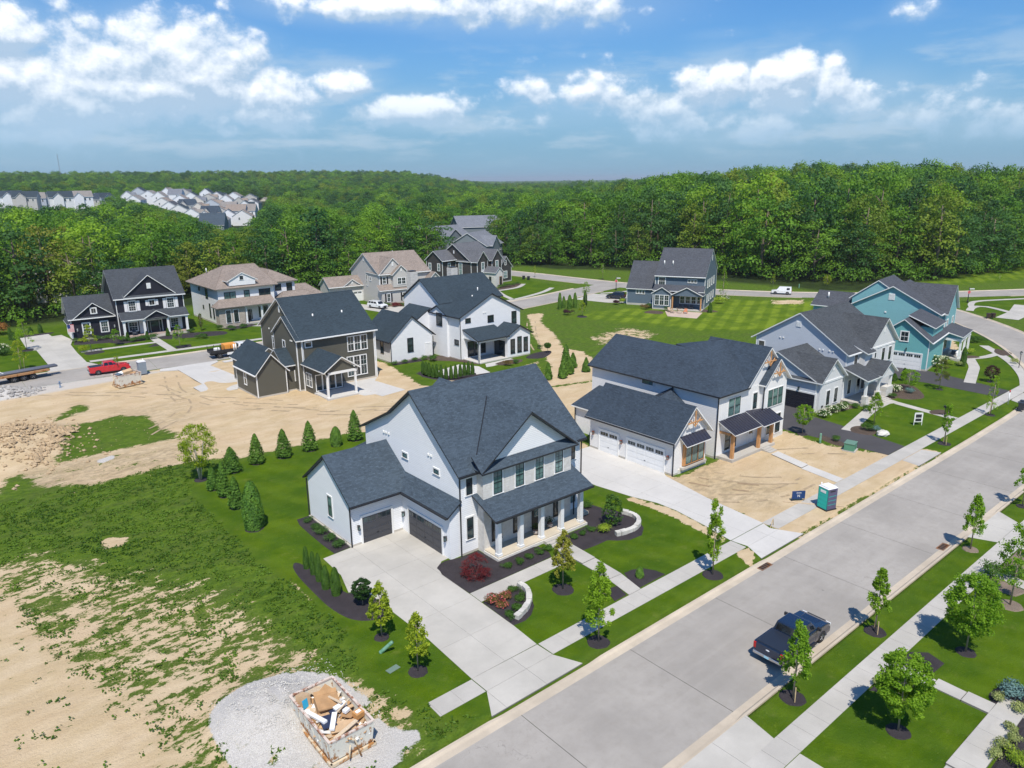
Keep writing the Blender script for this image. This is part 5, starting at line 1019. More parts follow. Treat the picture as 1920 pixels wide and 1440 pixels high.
h.bx('porch_floor',CONC,5.4,12.3,-.2,2,-.1,.35); h.door('-y',2.0,6.9,.37,1.1,2.5,WBLK,glass=GLASS,side=.3); h.win('-y',2.0,10.2,.9,1.0,2.4,1,0,n=2); h.post(5.75,.0,.35,3.9,.35,TRIMW); h.post(9.1,.0,.35,3.9,.35,TRIMW); h.post(12.0,.0,.35,3.9,.35,TRIMW); h.bx('porch_beam',TRIMW,5.4,12.2,-.15,.15,3.8,4.05)
h.hip(13.2,24.0,-.5,4.3,3.6,5.9,(15,20),2.0,TPS,TRIMT,.5,m_siding('olive_grey_siding',(.105,.100,.080))); h.hip(18.9,26.5,6,14,3.6,6.2,(21,24),10,TPS,TRIMT,.5,HW)
h.stack(3.0,14,10.3,.1,.7)
# ================================================================== beige house with black shutters
BG=m_siding('beige_siding',(.52,.50,.47)); h=House('beige_house','beige house with taupe roof, black shutters and a small side garage wing',90.0,156.3,-6,0.,False); BSHU=m_paint('black_shutter',(.02,.02,.025),.5)
h.block('x',0,13.5,[(-.4,7.5),(8.6,12.0),(17.8,7.0)],0,17.2,BG,TPS,TRIMW,(.35,.35),corner=TRIMW,gut=TRIMW)
h.block('y',-.1,7.5,[(-.2,7.5),(3.6,11.3),(7.4,7.5)],.3,7.0,BG,TPS,TRIMW,(.3,0),z0=7,fnd=False); h.block('y',-1.2,4.5,[(2.7,7.35),(5.2,9.6),(7.7,7.35)],3.1,7.3,BG,TPS,TRIMW,(.35,0),z0=4.3,fnd=False)
h.slab([(-.8,-1.6,3.8),(8.0,-1.6,3.8),(8.0,.0,5.0),(-.8,.0,5.0)],TPS,TRIMW); h.bx('wall',BG,0,7.6,-1.2,0,0,3.7); h.bx('stone_base',LST,-.02,7.62,-1.22,-.02,-.1,.7)
for x in (1.7,5.9): h.win('-y',-1.2,x,1.0,.85,1.9,2,1,sash=TRIMW,shut=BSHU)
h.win('-y',0,1.3,5.2,.85,1.6,2,1,sash=TRIMW,shut=BSHU); h.win('-y',-1.2,5.3,5.0,1.0,1.5,2,1,sash=TRIMW,n=2); h.gvent('-y',-.1,3.6,9.3,.4,1.0); h.gvent('-x',0,8.8,10,.7,.9); h.win('-x',0,7.4,4.2,.7,2.6,1,1,sash=TRIMW); h.win('-x',0,5.2,5.6,.7,.8,1,0,sash=TRIMW); h.gvent('-y',-1.2,5.3,8.0,.35,.8)
h.gdoor('-y',0-1.2,-1.6,.05,2.5,2.4,m_paint('taupe_door',(.26,.24,.21),.5),lites=False,handle=False) if False else None
h.block('x',-8.8,.0,[(9.8,4.0),(13.3,6.2),(16.8,4.0)],10.2,16.4,BG,TPS,TRIMW,(.35,0),corner=TRIMW,gut=TRIMW); h.block('y',10.0,13,[(-5.3,4.1),(-2.9,5.7),(-.5,4.1)],-5,-.8,BG,TPS,TRIMW,(.3,0),z0=3.9,fnd=False); h.gvent('-y',10.0,-2.9,4.5,.35,.7); h.gvent('-x',-8.8,13.3,4.9,.4,.7); h.gdoor('-y',10.2,-2.6,.05,4.4,2.4,TRIMW)
h.block('y',-2.2,8,[(10.0,3.6),(13.9,7.4),(17.8,3.6)],10.5,17.3,BG,TPS,TRIMW,(.4,.3),corner=TRIMW); h.gvent('-y',-2.2,13.6,5.2,.35,.9); h.bx('porch_floor',CONC,8,12.5,-3.6,-2.2,-.1,.3); h.slab([(8.4,-4.0,3.0),(13.2,-4.0,3.0),(13.2,-2.2,3.9),(8.4,-2.2,3.9)],TPS,TRIMW)
for x in (8.8,12.6): h.post(x,-3.6,.3,2.9,.3,LST)
h.door('-y',0,9.2,.3,1.0,2.2,m_wood('oak_door',(.35,.16,.07))); h.stack(8.5,10,11.2,.1,.8)
# ================================================================== dark brown house with pointed gables
BRN=m_siding('dark_brown_siding',(.060,.055,.052)); BSH2=m_shingle('mid_grey_shingle',(.115,.118,.13)); h=House('brown_house','dark brown house with several pointed white-edged gables and a stone entry, beside the curving street',127.0,165.5,12,0.,False)
h.block('x',-.6,10,[(1.6,6.9),(8.6,11.8),(15.6,6.9)],2.0,15.2,BRN,BSH2,TRIMW,(.4,.3),corner=TRIMW,gut=TRIMW); h.block('y',-.2,8,[(-.9,7.0),(1.8,10.0),(4.5,7.0)],-.5,4.1,BRN,BSH2,TRIMW,(.4,0),corner=TRIMW) ; h.block('y',-.2,8,[(5.6,7.0),(8.2,10.0),(10.8,7.0)],6.0,10.4,BRN,BSH2,TRIMW,(.4,0),corner=TRIMW)
h.block('x',-6.2,-.6,[(7.4,7.4),(10.9,10.1),(14.4,7.4)],7.8,14,BRN,BSH2,TRIMW,(.4,0),corner=TRIMW,gut=TRIMW)
for y in (9.2,12.6):
    for z in (4.6,1.0): h.win('-x',-6.2,y,z,.8,1.9,2,1,sash=TRIMW,cas=.15,glass=GLASS_SKY)
for z in (4.6,1.0): h.win('-y',7.8,-3.4,z,.9,1.9,2,1,sash=TRIMW,cas=.15,glass=GLASS_SKY)
h.win('-x',-.6,6.0,2.8,1.1,3.6,2,3,sash=TRIMW,cas=.15,glass=GLASS_SKY); h.gvent('-x',-.6,8.4,9.0,.4,.9)
h.win('-y',-.2,1.9,4.8,1.1,1.9,2,2,sash=TRIMW,cas=.15,glass=GLASS_SKY); h.win('-y',-.2,8.2,4.8,1.1,1.9,2,2,sash=TRIMW,cas=.15,glass=GLASS_SKY); h.win('-y',2.0,5.1,4.8,.7,1.6,2,1,sash=TRIMW,cas=.12); h.bx('panel',TRIMW,1.1,2.6,-.28,-.21,3.2,4.6); h.bx('panel',TRIMW,7.4,9.0,-.28,-.21,1,4.6)
h.block('y',-4.6,2,[(1.9,4.1),(3.8,5.6),(5.7,4.1)],2.2,5.4,WSTONE,BSH2,TRIMW,(.25,0)); h.win('-y',-4.6,4.4,.4,1.0,2.4,1,0,sash=m_wood('oak_door',(.35,.16,.07)),casing=None); h.win('-x',2.2,-2.6,1.2,.6,1.6,1,0,casing=None)
h.block('y',.6,9,[(10.0,4.2),(13.2,7.6),(16.4,4.2)],10.4,16.0,BRN,BSH2,TRIMW,(.35,.3),corner=TRIMW,gut=TRIMW); h.win('-y',.6,13.1,1.2,1.5,1.9,2,2,sash=TRIMW,cas=.15,glass=GLASS_SKY); h.win('-y',.6,13.2,5.0,.6,1.3,1,1,sash=TRIMW,cas=.12)
# ================================================================== blue-grey house at the corner lawn
SB=m_siding('blue_grey_siding',(.115,.155,.20)); MSH=m_shingle('grey_shingle',(.070,.075,.088)); h=House('blue_grey_house','blue-grey house with deep dark roof and covered rear patio, on striped lawn before the woods',134.5,109.0,-64,0.,False)
h.block('x',-7.2,-.4,[(3.3,3.95),(9.6,9.9),(14.0,5.6)],3.7,13.6,SB,MSH,TRIMW,(.15,0),corner=TRIMW,fnd=False); h.bx('foundation',FND,-7.22,-.4,3.68,13.6,-.2,.45)
h.block('x',-.2,11.3,[(2.0,7.4),(10.6,13.1),(19,7.6)],2.4,18.6,SB,MSH,TRIMW,(.1,.15),corner=TRIMW,gut=TRIMW)
h.win('-y',3.7,-3.9,2.7,.62,.9,2,0,sash=TRIMW,n=3); h.win('-y',2.4,1.4,5.3,1.5,1.7,3,2,sash=TRIMW,cas=.15); h.win('-y',2.4,8.4,6.0,.6,.75,2,0,sash=TRIMW,n=3)
h.block('y',-.6,2.4,[(-.3,3.7),(2.2,5.2),(4.6,3.7)],.1,4.3,SB,MSH,TRIMW,(.3,0),corner=TRIMW); h.block('y',-.9,2.4,[(4.3,3.6),(7.9,5.4),(11.6,3.6)],4.4,11.3,SB,MSH,TRIMW,(.3,0),z0=3.35,fnd=False)
h.slab([(-.2,.0,4.3),(11.5,.0,4.3),(11.5,2.4,5.4),(-.2,2.4,5.4)],MSH,TRIMW)
h.win('-y',-.6,2.2,1.0,1.0,2.3,2,2,sash=TRIMW,n=3,cas=.14); h.bx('wall',SB,4.4,11.25,1.9,2.38,0,3.6)
for x in (6.4,7.7,9.0,10.3): h.win('-y',1.9,x,1.3,1.0,1.6,2,1,sash=TRIMW)
for x in (4.7,11.1): h.post(x,-.7,.25,3.3,.28,TIMB,name='timber_post',cap=False)
h.bx('porch_floor',CONC,4.4,11.3,-.9,1.9,-.1,.22)
for y in (6,8.6,11.5,14.5):
    for z in (4.6,1.2): h.win('+x',11.3,y,z,.9,1.7,2,1,sash=TRIMW)
h.gvent('+x',11.3,10.6,10.4,.5,1.3); h.stack(1.2,5.3,9.8,.12,.8); h.stack(3.2,5.3,9.8,.12,.8); h.bx('air_conditioner',VENT,-1.4,-.5,2.9,3.6,.0,.85)
# ================================================================== roofs among the trees
def simple_house(name,label,x,y,deg,z,wl,dp,eh,rh,wall,roof,trim=TRIMW,cross=True,group=None,wins=2,depthz=-.5,glass=GLASS):
    h=House(name,label,x,y,deg,z,False,group=group)
    h.block('x',-wl/2,wl/2,[(-dp/2-.4,eh),(0,rh),(dp/2+.4,eh)],-dp/2,dp/2,wall,roof,trim,(.35,.35),z0=depthz,fnd=False)
    if cross: h.block('y',-dp/2-1.2,0,[(-wl*.36,eh),(-wl*.12,eh+(rh-eh)*.75),(wl*.12,eh)],-wl*.33,wl*.09,wall,roof,trim,(.35,0),z0=depthz,fnd=False)
    for k in range(wins): h.win('-y',-dp/2,wl*.15+k*wl*.2,eh-2.4,1.1,1.6,2,1,sash=TRIMW,glass=glass)
    if wins: h.win('-x',-wl/2,dp*.15,eh-2.3,1.1,1.6,2,1,sash=TRIMW,glass=glass)
    return h
GB=m_siding('grey_blue_siding',(.20,.23,.25)); GRF=m_shingle('light_grey_shingle',(.165,.175,.20))
hh=simple_house('grey_gabled_house','grey house with wide grey roof and white front gable just behind the dark brown house',163,213,30,.0,16,14,7.2,11.6,GB,GRF); hh.gvent('-y',-8.2,-2,8.6,.6,1.)
simple_house('grey_gabled_house','grey roofed house with a white braced gable between the trees, left of the highest roof',176,252,12,0,17,14,7.6,11.6,m_siding('grey_blue_siding',(.20,.23,.25)),GRF)
simple_house('grey_gabled_house','house whose long light grey roof stands highest and farthest right among the trees',213,277,-22,1,22,16,7.8,12.6,GB,GRF,cross=False)
simple_house('grey_gabled_house','lone blue-grey hipped roof half hidden by trees left of the grey roofed group',171,268,20,0,13,12,7,11.2,GB,GRF,cross=False)
simple_house('white_house_in_trees','white house wall glimpsed through the trees above the black house',36,224,-10,0,15,10,8.5,12,m_siding('white_board_siding',(.78,.775,.765),board=True),TPS); simple_house('white_house_in_trees','white house half hidden by trees at the left edge of the picture',8,214,0,0,12,10,7,10,WS,TPS,cross=False)
simple_house('grey_gabled_house','small dark blue gable poking out of the woods below the distant estate',123,366,-30,2,11,11,8,13.5,GB,SLATE,cross=False); simple_house('grey_gabled_house','pale grey roof end among the trees above the beige house',163,352,25,1,10,10,8,13,GB,GRF,cross=False)
# distant estate beyond the woods
rs=random.Random(5); walls=[m_siding('white_lap_siding',(.80,.81,.83)),m_siding('beige_siding',(.52,.50,.47)),m_siding('pale_and_shaded_grey_siding',(.50,.54,.60)),m_siding('cream_siding',(.70,.65,.58)),WS2]; roofs=[GRF,SL2,TSH,DSH,TPS,m_shingle('tan_grey_shingle',(.23,.21,.195))]
EST=[(262,358,860),(282,362,840),(300,366,800),(316,358,850),(330,362,810),(308,376,730),(345,358,860),(340,372,750),(360,366,800),(352,382,700),(372,374,740),(388,360,850),(375,388,660),(392,368,780),(400,380,690),(410,366,800),(395,396,600),(412,392,620),(425,372,760),(430,384,680),(440,366,810),(448,377,730),(428,400,585),(444,392,620),(460,384,680),(470,368,800),(456,402,570),(338,390,650),(362,398,600),(384,404,565),(410,408,550),(474,378,740),(240,366,800),(255,372,740),(322,384,690),(463,392,625)]
LB=['steep gable facing the camera','long side roof','low roof and bright wall','tall narrow front','broad double gable']
WN=['white','beige','pale grey','cream','off-white']; RN=['light grey','blue-black','mid grey','blue-charcoal','taupe','tan-grey']; ORD=['leftmost','second','third','fourth','fifth','sixth','seventh','eighth','ninth','tenth','eleventh','twelfth','thirteenth','fourteenth','fifteenth']
ROWN=['front row','second row','middle row','back row']; rowof=lambda d_:0 if d_<640 else 1 if d_<710 else 2 if d_<790 else 3
rowx={r_:sorted(x_ for x_,_,dd in EST if rowof(dd)==r_) for r_ in range(4)}
for i,(x_,y_,d_) in enumerate(EST):
    r_=ray(x_,y_).normalized(); hx,hy=r_.x*d_/math.hypot(r_.x,r_.y),r_.y*d_/math.hypot(r_.x,r_.y); zt=CAM_H+r_.z*d_/math.hypot(r_.x,r_.y)-7.5
    wi=rs.choice([0,0,4,3,2,1,0]); ri=rs.choice([0,0,1,2,3,4,5,5]); row=rowof(d_)
    simple_house('estate_house','%s house, %s roof, %s from left in %s of distant estate'%(WN[wi],RN[ri],ORD[rowx[row].index(x_)],ROWN[row]),hx,hy,rs.choice([-32,55,62,68,58]),zt,rs.uniform(12,15),rs.uniform(11,14),6.4,rs.uniform(10,11.5),walls[wi],roofs[ri],cross=rs.random()<.4,group='small houses of the distant estate',wins=2,depthz=-6,glass=GLASS)
for i,(x_,y_,d_) in enumerate(((18,363,620),(48,364,600),(62,366,640),(88,366,650),(112,364,590),(150,363,620),(165,368,640),(192,366,700),(502,373,900),(618,366,900),(562,384,700),(655,368,1000))):
    r_=ray(x_,y_).normalized(); k_=d_/math.hypot(r_.x,r_.y); simple_house('roadside_house',['grey roofed house at the far left edge above the woods','steep white gable of the second house from the left above the woods','low dark roof right of the steep white gable above the woods','dark blue roof with white trim in the middle of the far left row','tan roofed house with pale wall at the right of the far left row','small tan gable peeping over the woods','very small roof at the right end of the far left row','last pale roof before the treetops hide the far left row','pale roof standing alone right of the distant estate','white gable with reddish front deep in the woods','small grey roof under the white gable in the woods','tiny white roof far off in the trees'][i],r_.x*k_,r_.y*k_,rs.choice([-20,-12,-5,30]),CAM_H+r_.z*k_-8.5,14,12,6.4,10.5,walls[i%5],roofs[(i*2+1)%6],wins=2,depthz=-8)
r_=ray(1012,349).normalized(); k_=2500/math.hypot(r_.x,r_.y); b=MB(); b.box(-55,55,-20,20,-6,9); b.box(20,54,-22,-20,0,7); o=b.build('warehouse',m_paint('warehouse_white',(.75,.75,.77),.5),None,(r_.x*k_,r_.y*k_,2),R(-40)); tag(o,'long white warehouse near the horizon beyond the woods','warehouse')
t=empty('radio_mast','slender lattice radio mast rising over the treeline at far left','radio mast'); r_=ray(112,320).normalized(); k_=1500/math.hypot(r_.x,r_.y); t.location=(r_.x*k_,r_.y*k_,20)
b=MB(); 
for a in range(3): b.tube([(math.cos(a*2.09)*.9,math.sin(a*2.09)*.9,-10),(math.cos(a*2.09)*.5,math.sin(a*2.09)*.5,58)],.16,4)
for k in range(20): b.tube([(.8,0,k*3),(-.5,.6,k*3+1.5),(-.5,-.6,k*3+3)],.09,4)
b.build('lattice',m_paint('mast_grey',(.25,.26,.28),.5),t)
# ------------------------------------------------------------------ foliage
def leaves(name,c,nrm,size,mat,rnd=None,seed=0,aspect=.75,fold=.0):
    """many leaf-sized quads at c facing nrm"""
    rs=np.random.RandomState(seed); N=len(c); nrm=nrm/np.maximum(np.linalg.norm(nrm,axis=1,keepdims=True),1e-6)
    a=np.cross(nrm,rs.normal(size=(N,3))); a/=np.maximum(np.linalg.norm(a,axis=1,keepdims=True),1e-6); b=np.cross(nrm,a)
    s=(size*rs.uniform(.65,1.3,N))[:,None] if np.isscalar(size) else (size*rs.uniform(.65,1.3,N))[:,None]
    v=np.stack([c-a*s*.5,c-b*s*aspect*.5,c+a*s*.5,c+b*s*aspect*.5],1).reshape(-1,3)
    me=bpy.data.meshes.new(name); me.vertices.add(4*N); me.vertices.foreach_set('co',v.ravel().astype(np.float32))
    me.loops.add(4*N); me.loops.foreach_set('vertex_index',np.arange(4*N)); me.polygons.add(N); me.polygons.foreach_set('loop_start',np.arange(0,4*N,4)); me.polygons.foreach_set('loop_total',np.full(N,4)); me.update()
    at=me.attributes.new('rnd','FLOAT','FACE'); at.data.foreach_set('value',(rs.rand(N) if rnd is None else rnd).astype(np.float32)); me.materials.append(mat); return me
def blobcrown(rs,lobes,per,leafsz,up=.25,jit=.18,shell=.35):
    C_,N_,K_=[],[],[]
    for (cx,cy,cz,rx,rz) in lobes:
        m=int(per*(rx*rx*.5+rx*rz*.5)); d=rs.normal(size=(m,3)); d/=np.linalg.norm(d,axis=1,keepdims=True); d[:,2]=np.where(d[:,2]<-.35,-d[:,2]*.6,d[:,2])
        r=1-shell*rs.rand(m)**1.5; r*=1+jit*rs.normal(size=m)*.4
        p=np.stack([cx+d[:,0]*rx*r,cy+d[:,1]*rx*r,cz+d[:,2]*rz*r],1); nn=d*1.25+rs.normal(size=(m,3))*.45; nn[:,2]+=up
        C_.append(p); N_.append(nn); K_.append(np.clip(rs.rand()*.55+.45*rs.rand(m),0,1))
    return np.concatenate(C_),np.concatenate(N_),np.concatenate(K_)
def forest_crown(seed,kind='round'):
    """unit tree: height 1 (crown from about .2), radius about .34; big rounded boughs"""
    rs=np.random.RandomState(seed); L=[]
    nl={'round':18,'tall':15,'broad':20}[kind]; R0={'round':.235,'tall':.17,'broad':.27}[kind]
    for k in range(nl):
        t=(k+rs.rand())/nl; z=.17+.69*t; prof=math.sqrt(max(0.,1-((t-.38)/.74)**2))*R0; a=k*2.4+rs.uniform(-.5,.5); rr=prof*rs.uniform(.75,1.05)
        s=rs.uniform(.105,.155)*(1.1-.25*t)*(1.1 if kind=='broad' else 1.); L.append((rr*math.cos(a),rr*math.sin(a),z,s,s*.72))
    L.append((rs.normal()*.03,rs.normal()*.03,.885,.10,.095)); L.append((rs.normal()*.06,rs.normal()*.06,.82,.13,.10)); L.append((.02,.03,.50,.19,.24))
    c,nn,k=blobcrown(rs,L,6600,.03,up=.35,jit=.22,shell=.45)
    return c,nn,k
LEAF_F=m_leaf('woodland_leaf',(.050,.145,.016),(.150,.32,.030),trans=.38,hv=.34,scale=5.)
LEAF_FD=m_leaf('dark_woodland_leaf',(.020,.080,.022),(.070,.175,.036),trans=.3,hv=.25,scale=5.)
LEAF_FO=m_leaf('olive_woodland_leaf',(.080,.150,.018),(.19,.29,.032),trans=.36,hv=.4,scale=5.)
LEAF_FY=m_leaf('yellow_woodland_leaf',(.14,.20,.02),(.26,.30,.03),trans=.35,hv=.4,scale=5.,light=(.30,.24,.06))
BARK=m_bark()
FC=[]
KINDS=('round','broad','tall','round','broad','tall','round','broad'); LEAF_FL=m_leaf('bright_woodland_leaf',(.095,.22,.018),(.24,.43,.035),trans=.4,hv=.3,scale=5.); LM=(LEAF_F,LEAF_FD,LEAF_FD,LEAF_FO,LEAF_FL,LEAF_F,LEAF_FD,LEAF_F)
for sd in range(8):
    c,nn,k=forest_crown(100+sd,KINDS[sd]); FC.append(leaves('crown',c,nn,.030,LM[sd],k,sd))
c,nn,k=forest_crown(131); FCY=leaves('crown',c,nn,.030,LEAF_FY,k,77)
def trunk_mesh(seed,H=1.,r=.018,top=.8,nb=5,spread=.2,name='trunk',mat=None,br0=.3):
    rs=random.Random(seed); b=MB(); b.tube([(0,0,-.01),(rs.uniform(-.01,.01),rs.uniform(-.01,.01),H*top*.5),(rs.uniform(-.02,.02),rs.uniform(-.02,.02),H*top)],[r,r*.75,r*.25],7)
    for k in range(nb):
        z=H*(br0+(top-br0)*k/nb*.9); a=rs.uniform(0,6.28); L=spread*rs.uniform(.6,1.)*(1-.5*k/nb); b.tube([(0,0,z),(L*.5*math.cos(a),L*.5*math.sin(a),z+L*.45),(L*math.cos(a),L*math.sin(a),z+L*.8)],[r*.5,r*.3,r*.1],5)
    return b.mesh(name,mat or BARK)
FT=[trunk_mesh(s) for s in range(3)]
def forest_tree(x,y,z,H,wd,i,group,label,me=None,name='woodland_tree'):
    o=bpy.data.objects.new(name,None); C.objects.link(o); o.location=(x,y,z-.2); o.rotation_euler=(0,0,(i*2.39)%6.28); o.scale=(wd,wd,H); tag(o,label,'tree',group); o.empty_display_size=.5
    t=bpy.data.objects.new('trunk',FT[i%3]); C.objects.link(t); t.parent=o
    c=bpy.data.objects.new('crown',me or FC[(i*5+i//8)%8]); C.objects.link(c); c.parent=o
    return o
def inpoly(x,y,P): return float(sdist(np.array([x]),np.array([y]),P)[0])>0
EDGE=[(-60,186),(15,188),(36,194),(52,204),(66,198),(84,192),(97,192),(110,200),(140,208),(157,202),(164,215),(172,203),(184,183),(196,163),(201,140),(199,124),(200,113),(207,102),(214,96),(228,88),(240,84),(262,79),(285,75),(330,68),(420,50)]
_A=np.array(EDGE[:-1],float); _E=np.array(EDGE[1:],float)-_A; _L=(_E**2).sum(1)
def edge_dist(x,y):
    dx=x-_A[:,0]; dy=y-_A[:,1]; t=np.clip((dx*_E[:,0]+dy*_E[:,1])/_L,0,1); return float(np.sqrt(((dx-t*_E[:,0])**2+(dy-t*_E[:,1])**2).min()))
FOREST=EDGE+[(9000,-1000),(9000,9000),(-9000,9000),(-9000,186)]
houses_xy=[(o.location.x,o.location.y,max(9,0)) for o in scene.objects if o.parent is None and o.get('category') in('house','warehouse') and not o.name.startswith('white_house_in_trees') and math.hypot(o.location.x,o.location.y)>190]
def az_of(x,y): return math.degrees(math.atan2(x,y))
AZC=math.degrees(YAW)
hidden_xy=[(36,224),(8,214)]
_H=np.array([(hx,hy) for hx,hy,_ in houses_xy]); _D=np.hypot(_H[:,0],_H[:,1]); _Q=np.concatenate([_H*(1-k*16/_D)[:,None] for k in (0,.35,.8)]); _RR=np.tile(np.where(_D>400,3.,5.),3)
def free(x,y,rad=8):
    for hx,hy in hidden_xy:
        if (x-hx)**2+(y-hy)**2<81: return False
    return bool((((_Q[:,0]-x)**2+(_Q[:,1]-y)**2)>=(rad+_RR)**2).all())
# poisson-ish rows: trees nearest the edge one by one, the rest as one mass
cand=[]; rs=random.Random(11)
step=7.9
for i in range(-8,116):
    for j in range(5,130):
        x=i*step+rs.uniform(-3.2,3.2); y=j*step+rs.uniform(-3.2,3.2)
        a=az_of(x,y); d=math.hypot(x,y)
        if d>640 or not(AZC-41<a<AZC+41): continue
        cand.append((x,y,a,d))
ca=np.array([(c_[0],c_[1]) for c_ in cand]); sdv=sdist(ca[:,0],ca[:,1],FOREST)
near=[];mass=[]
GLADE=[(150,205),(172,202),(186,232),(210,262),(228,300),(205,305),(170,262),(152,230)]
for (x,y,a,d),s_ in zip(cand,sdv):
    if s_<0 or not free(x,y,7.5): continue
    if inpoly(x,y,GLADE) and rs.random()<.93: continue
    ed=edge_dist(x,y) if d<380 else 99
    vis=ed<(26 if a>44 else 34) or (a<31 and d<268)
    (near if vis else mass).append((x,y,a,d,ed))
LMK=[(0,'at the left edge'),(70,'left of the black house'),(150,'behind the black garage wing'),(260,'behind the black house'),(355,'between black and hip-roofed houses'),(450,'behind the hip-roofed house'),(570,'right of the hip-roofed house'),(640,'behind the beige garage wing'),(730,'behind the beige house'),(800,'between beige and brown houses'),(880,'behind the brown house'),(960,'right of the brown house'),(1030,'above the curving cross street'),(1100,'above the first stop sign'),(1170,'left of the blue-grey house'),(1260,'behind the blue-grey house'),(1360,'right of the blue-grey house'),(1450,'above the white van'),(1530,'right of the white van'),(1600,'left of the teal house'),(1680,'behind the teal gable'),(1760,'behind the teal house end'),(1820,'above the corner stop sign'),(1900,'at the right edge')]
near.sort(key=lambda t:t[3]); 
if len(near)>298: mass+=near[298:]; near=near[:298]
LIMX=[-200,0,60,130,190,215,238,255,275,300,330,370,395,420,450,475,490,505,520,600,640]; LIMY=[373,372,373,374,370,358,368,374,378,384,391,404,413,423,424,418,398,374,345,310,290]
def top_limit(x,y):
    """treetops in front of the distant estate stay below the line of sight to it"""
    q=Vector((x,y,0)); xp=960+F_PX*Vector((x,y,0)).dot(CR)/(Vector((x,y,-20)).dot(CF)); d=math.hypot(x,y)
    if xp>640 or d>(740 if xp<225 else 880): return 99
    yl=float(np.interp(xp,LIMX,LIMY)); return hgt(yl,x,y)-float(terrain(x,y))
def tree_h(a,d,r,x,y):
    H=0
    if a<33: H=r.uniform(15,21.5)-(max(0,min(d,600)-220))*.012
    elif a<41: H=r.uniform(14,20)
    elif a<50: H=r.uniform(17,22)+(a-41)*.45
    else: H=r.uniform(21,30)
    if d>640: H=r.uniform(13,22) if a<48 else r.uniform(17,25)
    H*=r.lognormvariate(-.02,.13); H=min(H,32.5) if a>44 else min(H,24.)
    return min(H,top_limit(x,y)*r.uniform(.86,1.)) if a<34 else H
for i,(x,y,a,d,ed) in enumerate(near):
    H=tree_h(a,d,rs,x,y)
    if ed<6: H*=rs.uniform(.6,.95)
    if H<4: continue
    wd=min(H*rs.lognormvariate(.06,.18)*(1.12 if H<18 else .98),27)
    yel=(a<20 and 200<d<260 and rs.random()<.12)
    right=a>44
    ci=(i*5+i//8)%8; q_=Vector((x,y,H*.6-CAM_H)); xp=960+F_PX*q_.dot(CR)/q_.dot(CF); lm=min(LMK,key=lambda t:abs(t[0]-xp))[1]; rw='front row' if ed<8 else 'second row' if ed<16 else 'third row' if ed<24 else 'farther back'
    lab='%s %s tree of the wood, %s, %s'%(('round-crowned','broad-crowned','narrow-crowned','round-crowned','broad-crowned','narrow-crowned','round-crowned','broad-crowned')[ci],'yellowish' if yel else ('mid green','dark green','dark green','olive green','bright green','mid green','dark green','mid green')[ci],rw,lm)
    forest_tree(x,y,gz(x,y),H,wd,i,'tall trees along the edge of the right-hand wood' if right else 'trees of the wood behind the left houses',lab,FCY if yel else None)
# understorey bushes at the wood edge (one mass of scrub)
sc=[];sn=[];sk=[]; r_=np.random.RandomState(4)
for (ax,ay),(bx,by) in zip(EDGE[1:],EDGE[2:]):
    L=math.hypot(bx-ax,by-ay)
    for q in range(int(L/1.1)):
        t=r_.rand(); x=ax+(bx-ax)*t+r_.normal()*2.6; y=ay+(by-ay)*t+r_.normal()*2.6
        if not free(x,y,6) or inpoly(x,y,GLADE): continue
        hh=r_.uniform(2.,8.5 if x>165 else 6.); rr=r_.uniform(1.4,2.8); c,nn,k=blobcrown(r_,[(x,y,gz(x,y)+hh*.42,rr,hh*.55)],11,.5,up=.4); sc.append(c); sn.append(nn); sk.append(k)
stuff(obj('undergrowth',leaves('undergrowth',np.concatenate(sc),np.concatenate(sn),.62,LEAF_F,np.concatenate(sk),3)),'tangled bushes along the foot of the wood','undergrowth')
# the mass of the woods: instanced on one point cloud
def gn_wood(name,pts,label):
    me=bpy.data.meshes.new(name); me.from_pydata([p[:3] for p in pts],[],[])
    for nm_,k in (('hs',3),('ws',4),('rz',5)):
        at=me.attributes.new(nm_,'FLOAT','POINT'); at.data.foreach_set('value',[p[k] for p in pts])
    at=me.attributes.new('pick','INT','POINT'); at.data.foreach_set('value',[int(p[6]) for p in pts])
    o=obj(name,me); ng=bpy.data.node_groups.new(name,'GeometryNodeTree'); ng.interface.new_socket('Geometry',in_out='INPUT',socket_type='NodeSocketGeometry'); ng.interface.new_socket('Geometry',in_out='OUTPUT',socket_type='NodeSocketGeometry')
    g=NT(ng); gi=g.n('NodeGroupInput'); go=g.n('NodeGroupOutput'); join=g.n('GeometryNodeJoinGeometry')
    A=lambda nm_,ty='FLOAT':g.n('GeometryNodeInputNamedAttribute',dict(data_type=ty),Name=nm_).outputs['Attribute']
    scl=g.n('ShaderNodeCombineXYZ',X=A('ws'),Y=A('ws'),Z=A('hs')); rot=g.n('ShaderNodeCombineXYZ',Z=A('rz'))
    for k in range(8):
        src=bpy.data.objects.new('far_crown_shape',FC[k]); oi=g.n('GeometryNodeObjectInfo'); oi.inputs['Object'].default_value=src; oi.inputs['As Instance'].default_value=True
        cmp=g.n('FunctionNodeCompare',dict(data_type='INT',operation='EQUAL')); g.l.new(A('pick','INT'),cmp.inputs[2]); cmp.inputs[3].default_value=k
        iop=g.n('GeometryNodeInstanceOnPoints'); g.l.new(gi.outputs[0],iop.inputs['Points']); g.l.new(cmp.outputs[0],iop.inputs['Selection']); g.l.new(oi.outputs['Geometry'],iop.inputs['Instance']); g.l.new(rot.outputs[0],iop.inputs['Rotation']); g.l.new(scl.outputs[0],iop.inputs['Scale']); g.l.new(iop.outputs[0],join.inputs[0])
    g.l.new(join.outputs[0],go.inputs[0]); m=o.modifiers.new('trees','NODES'); m.node_group=ng; return stuff(o,label,'wood')
P_=[]
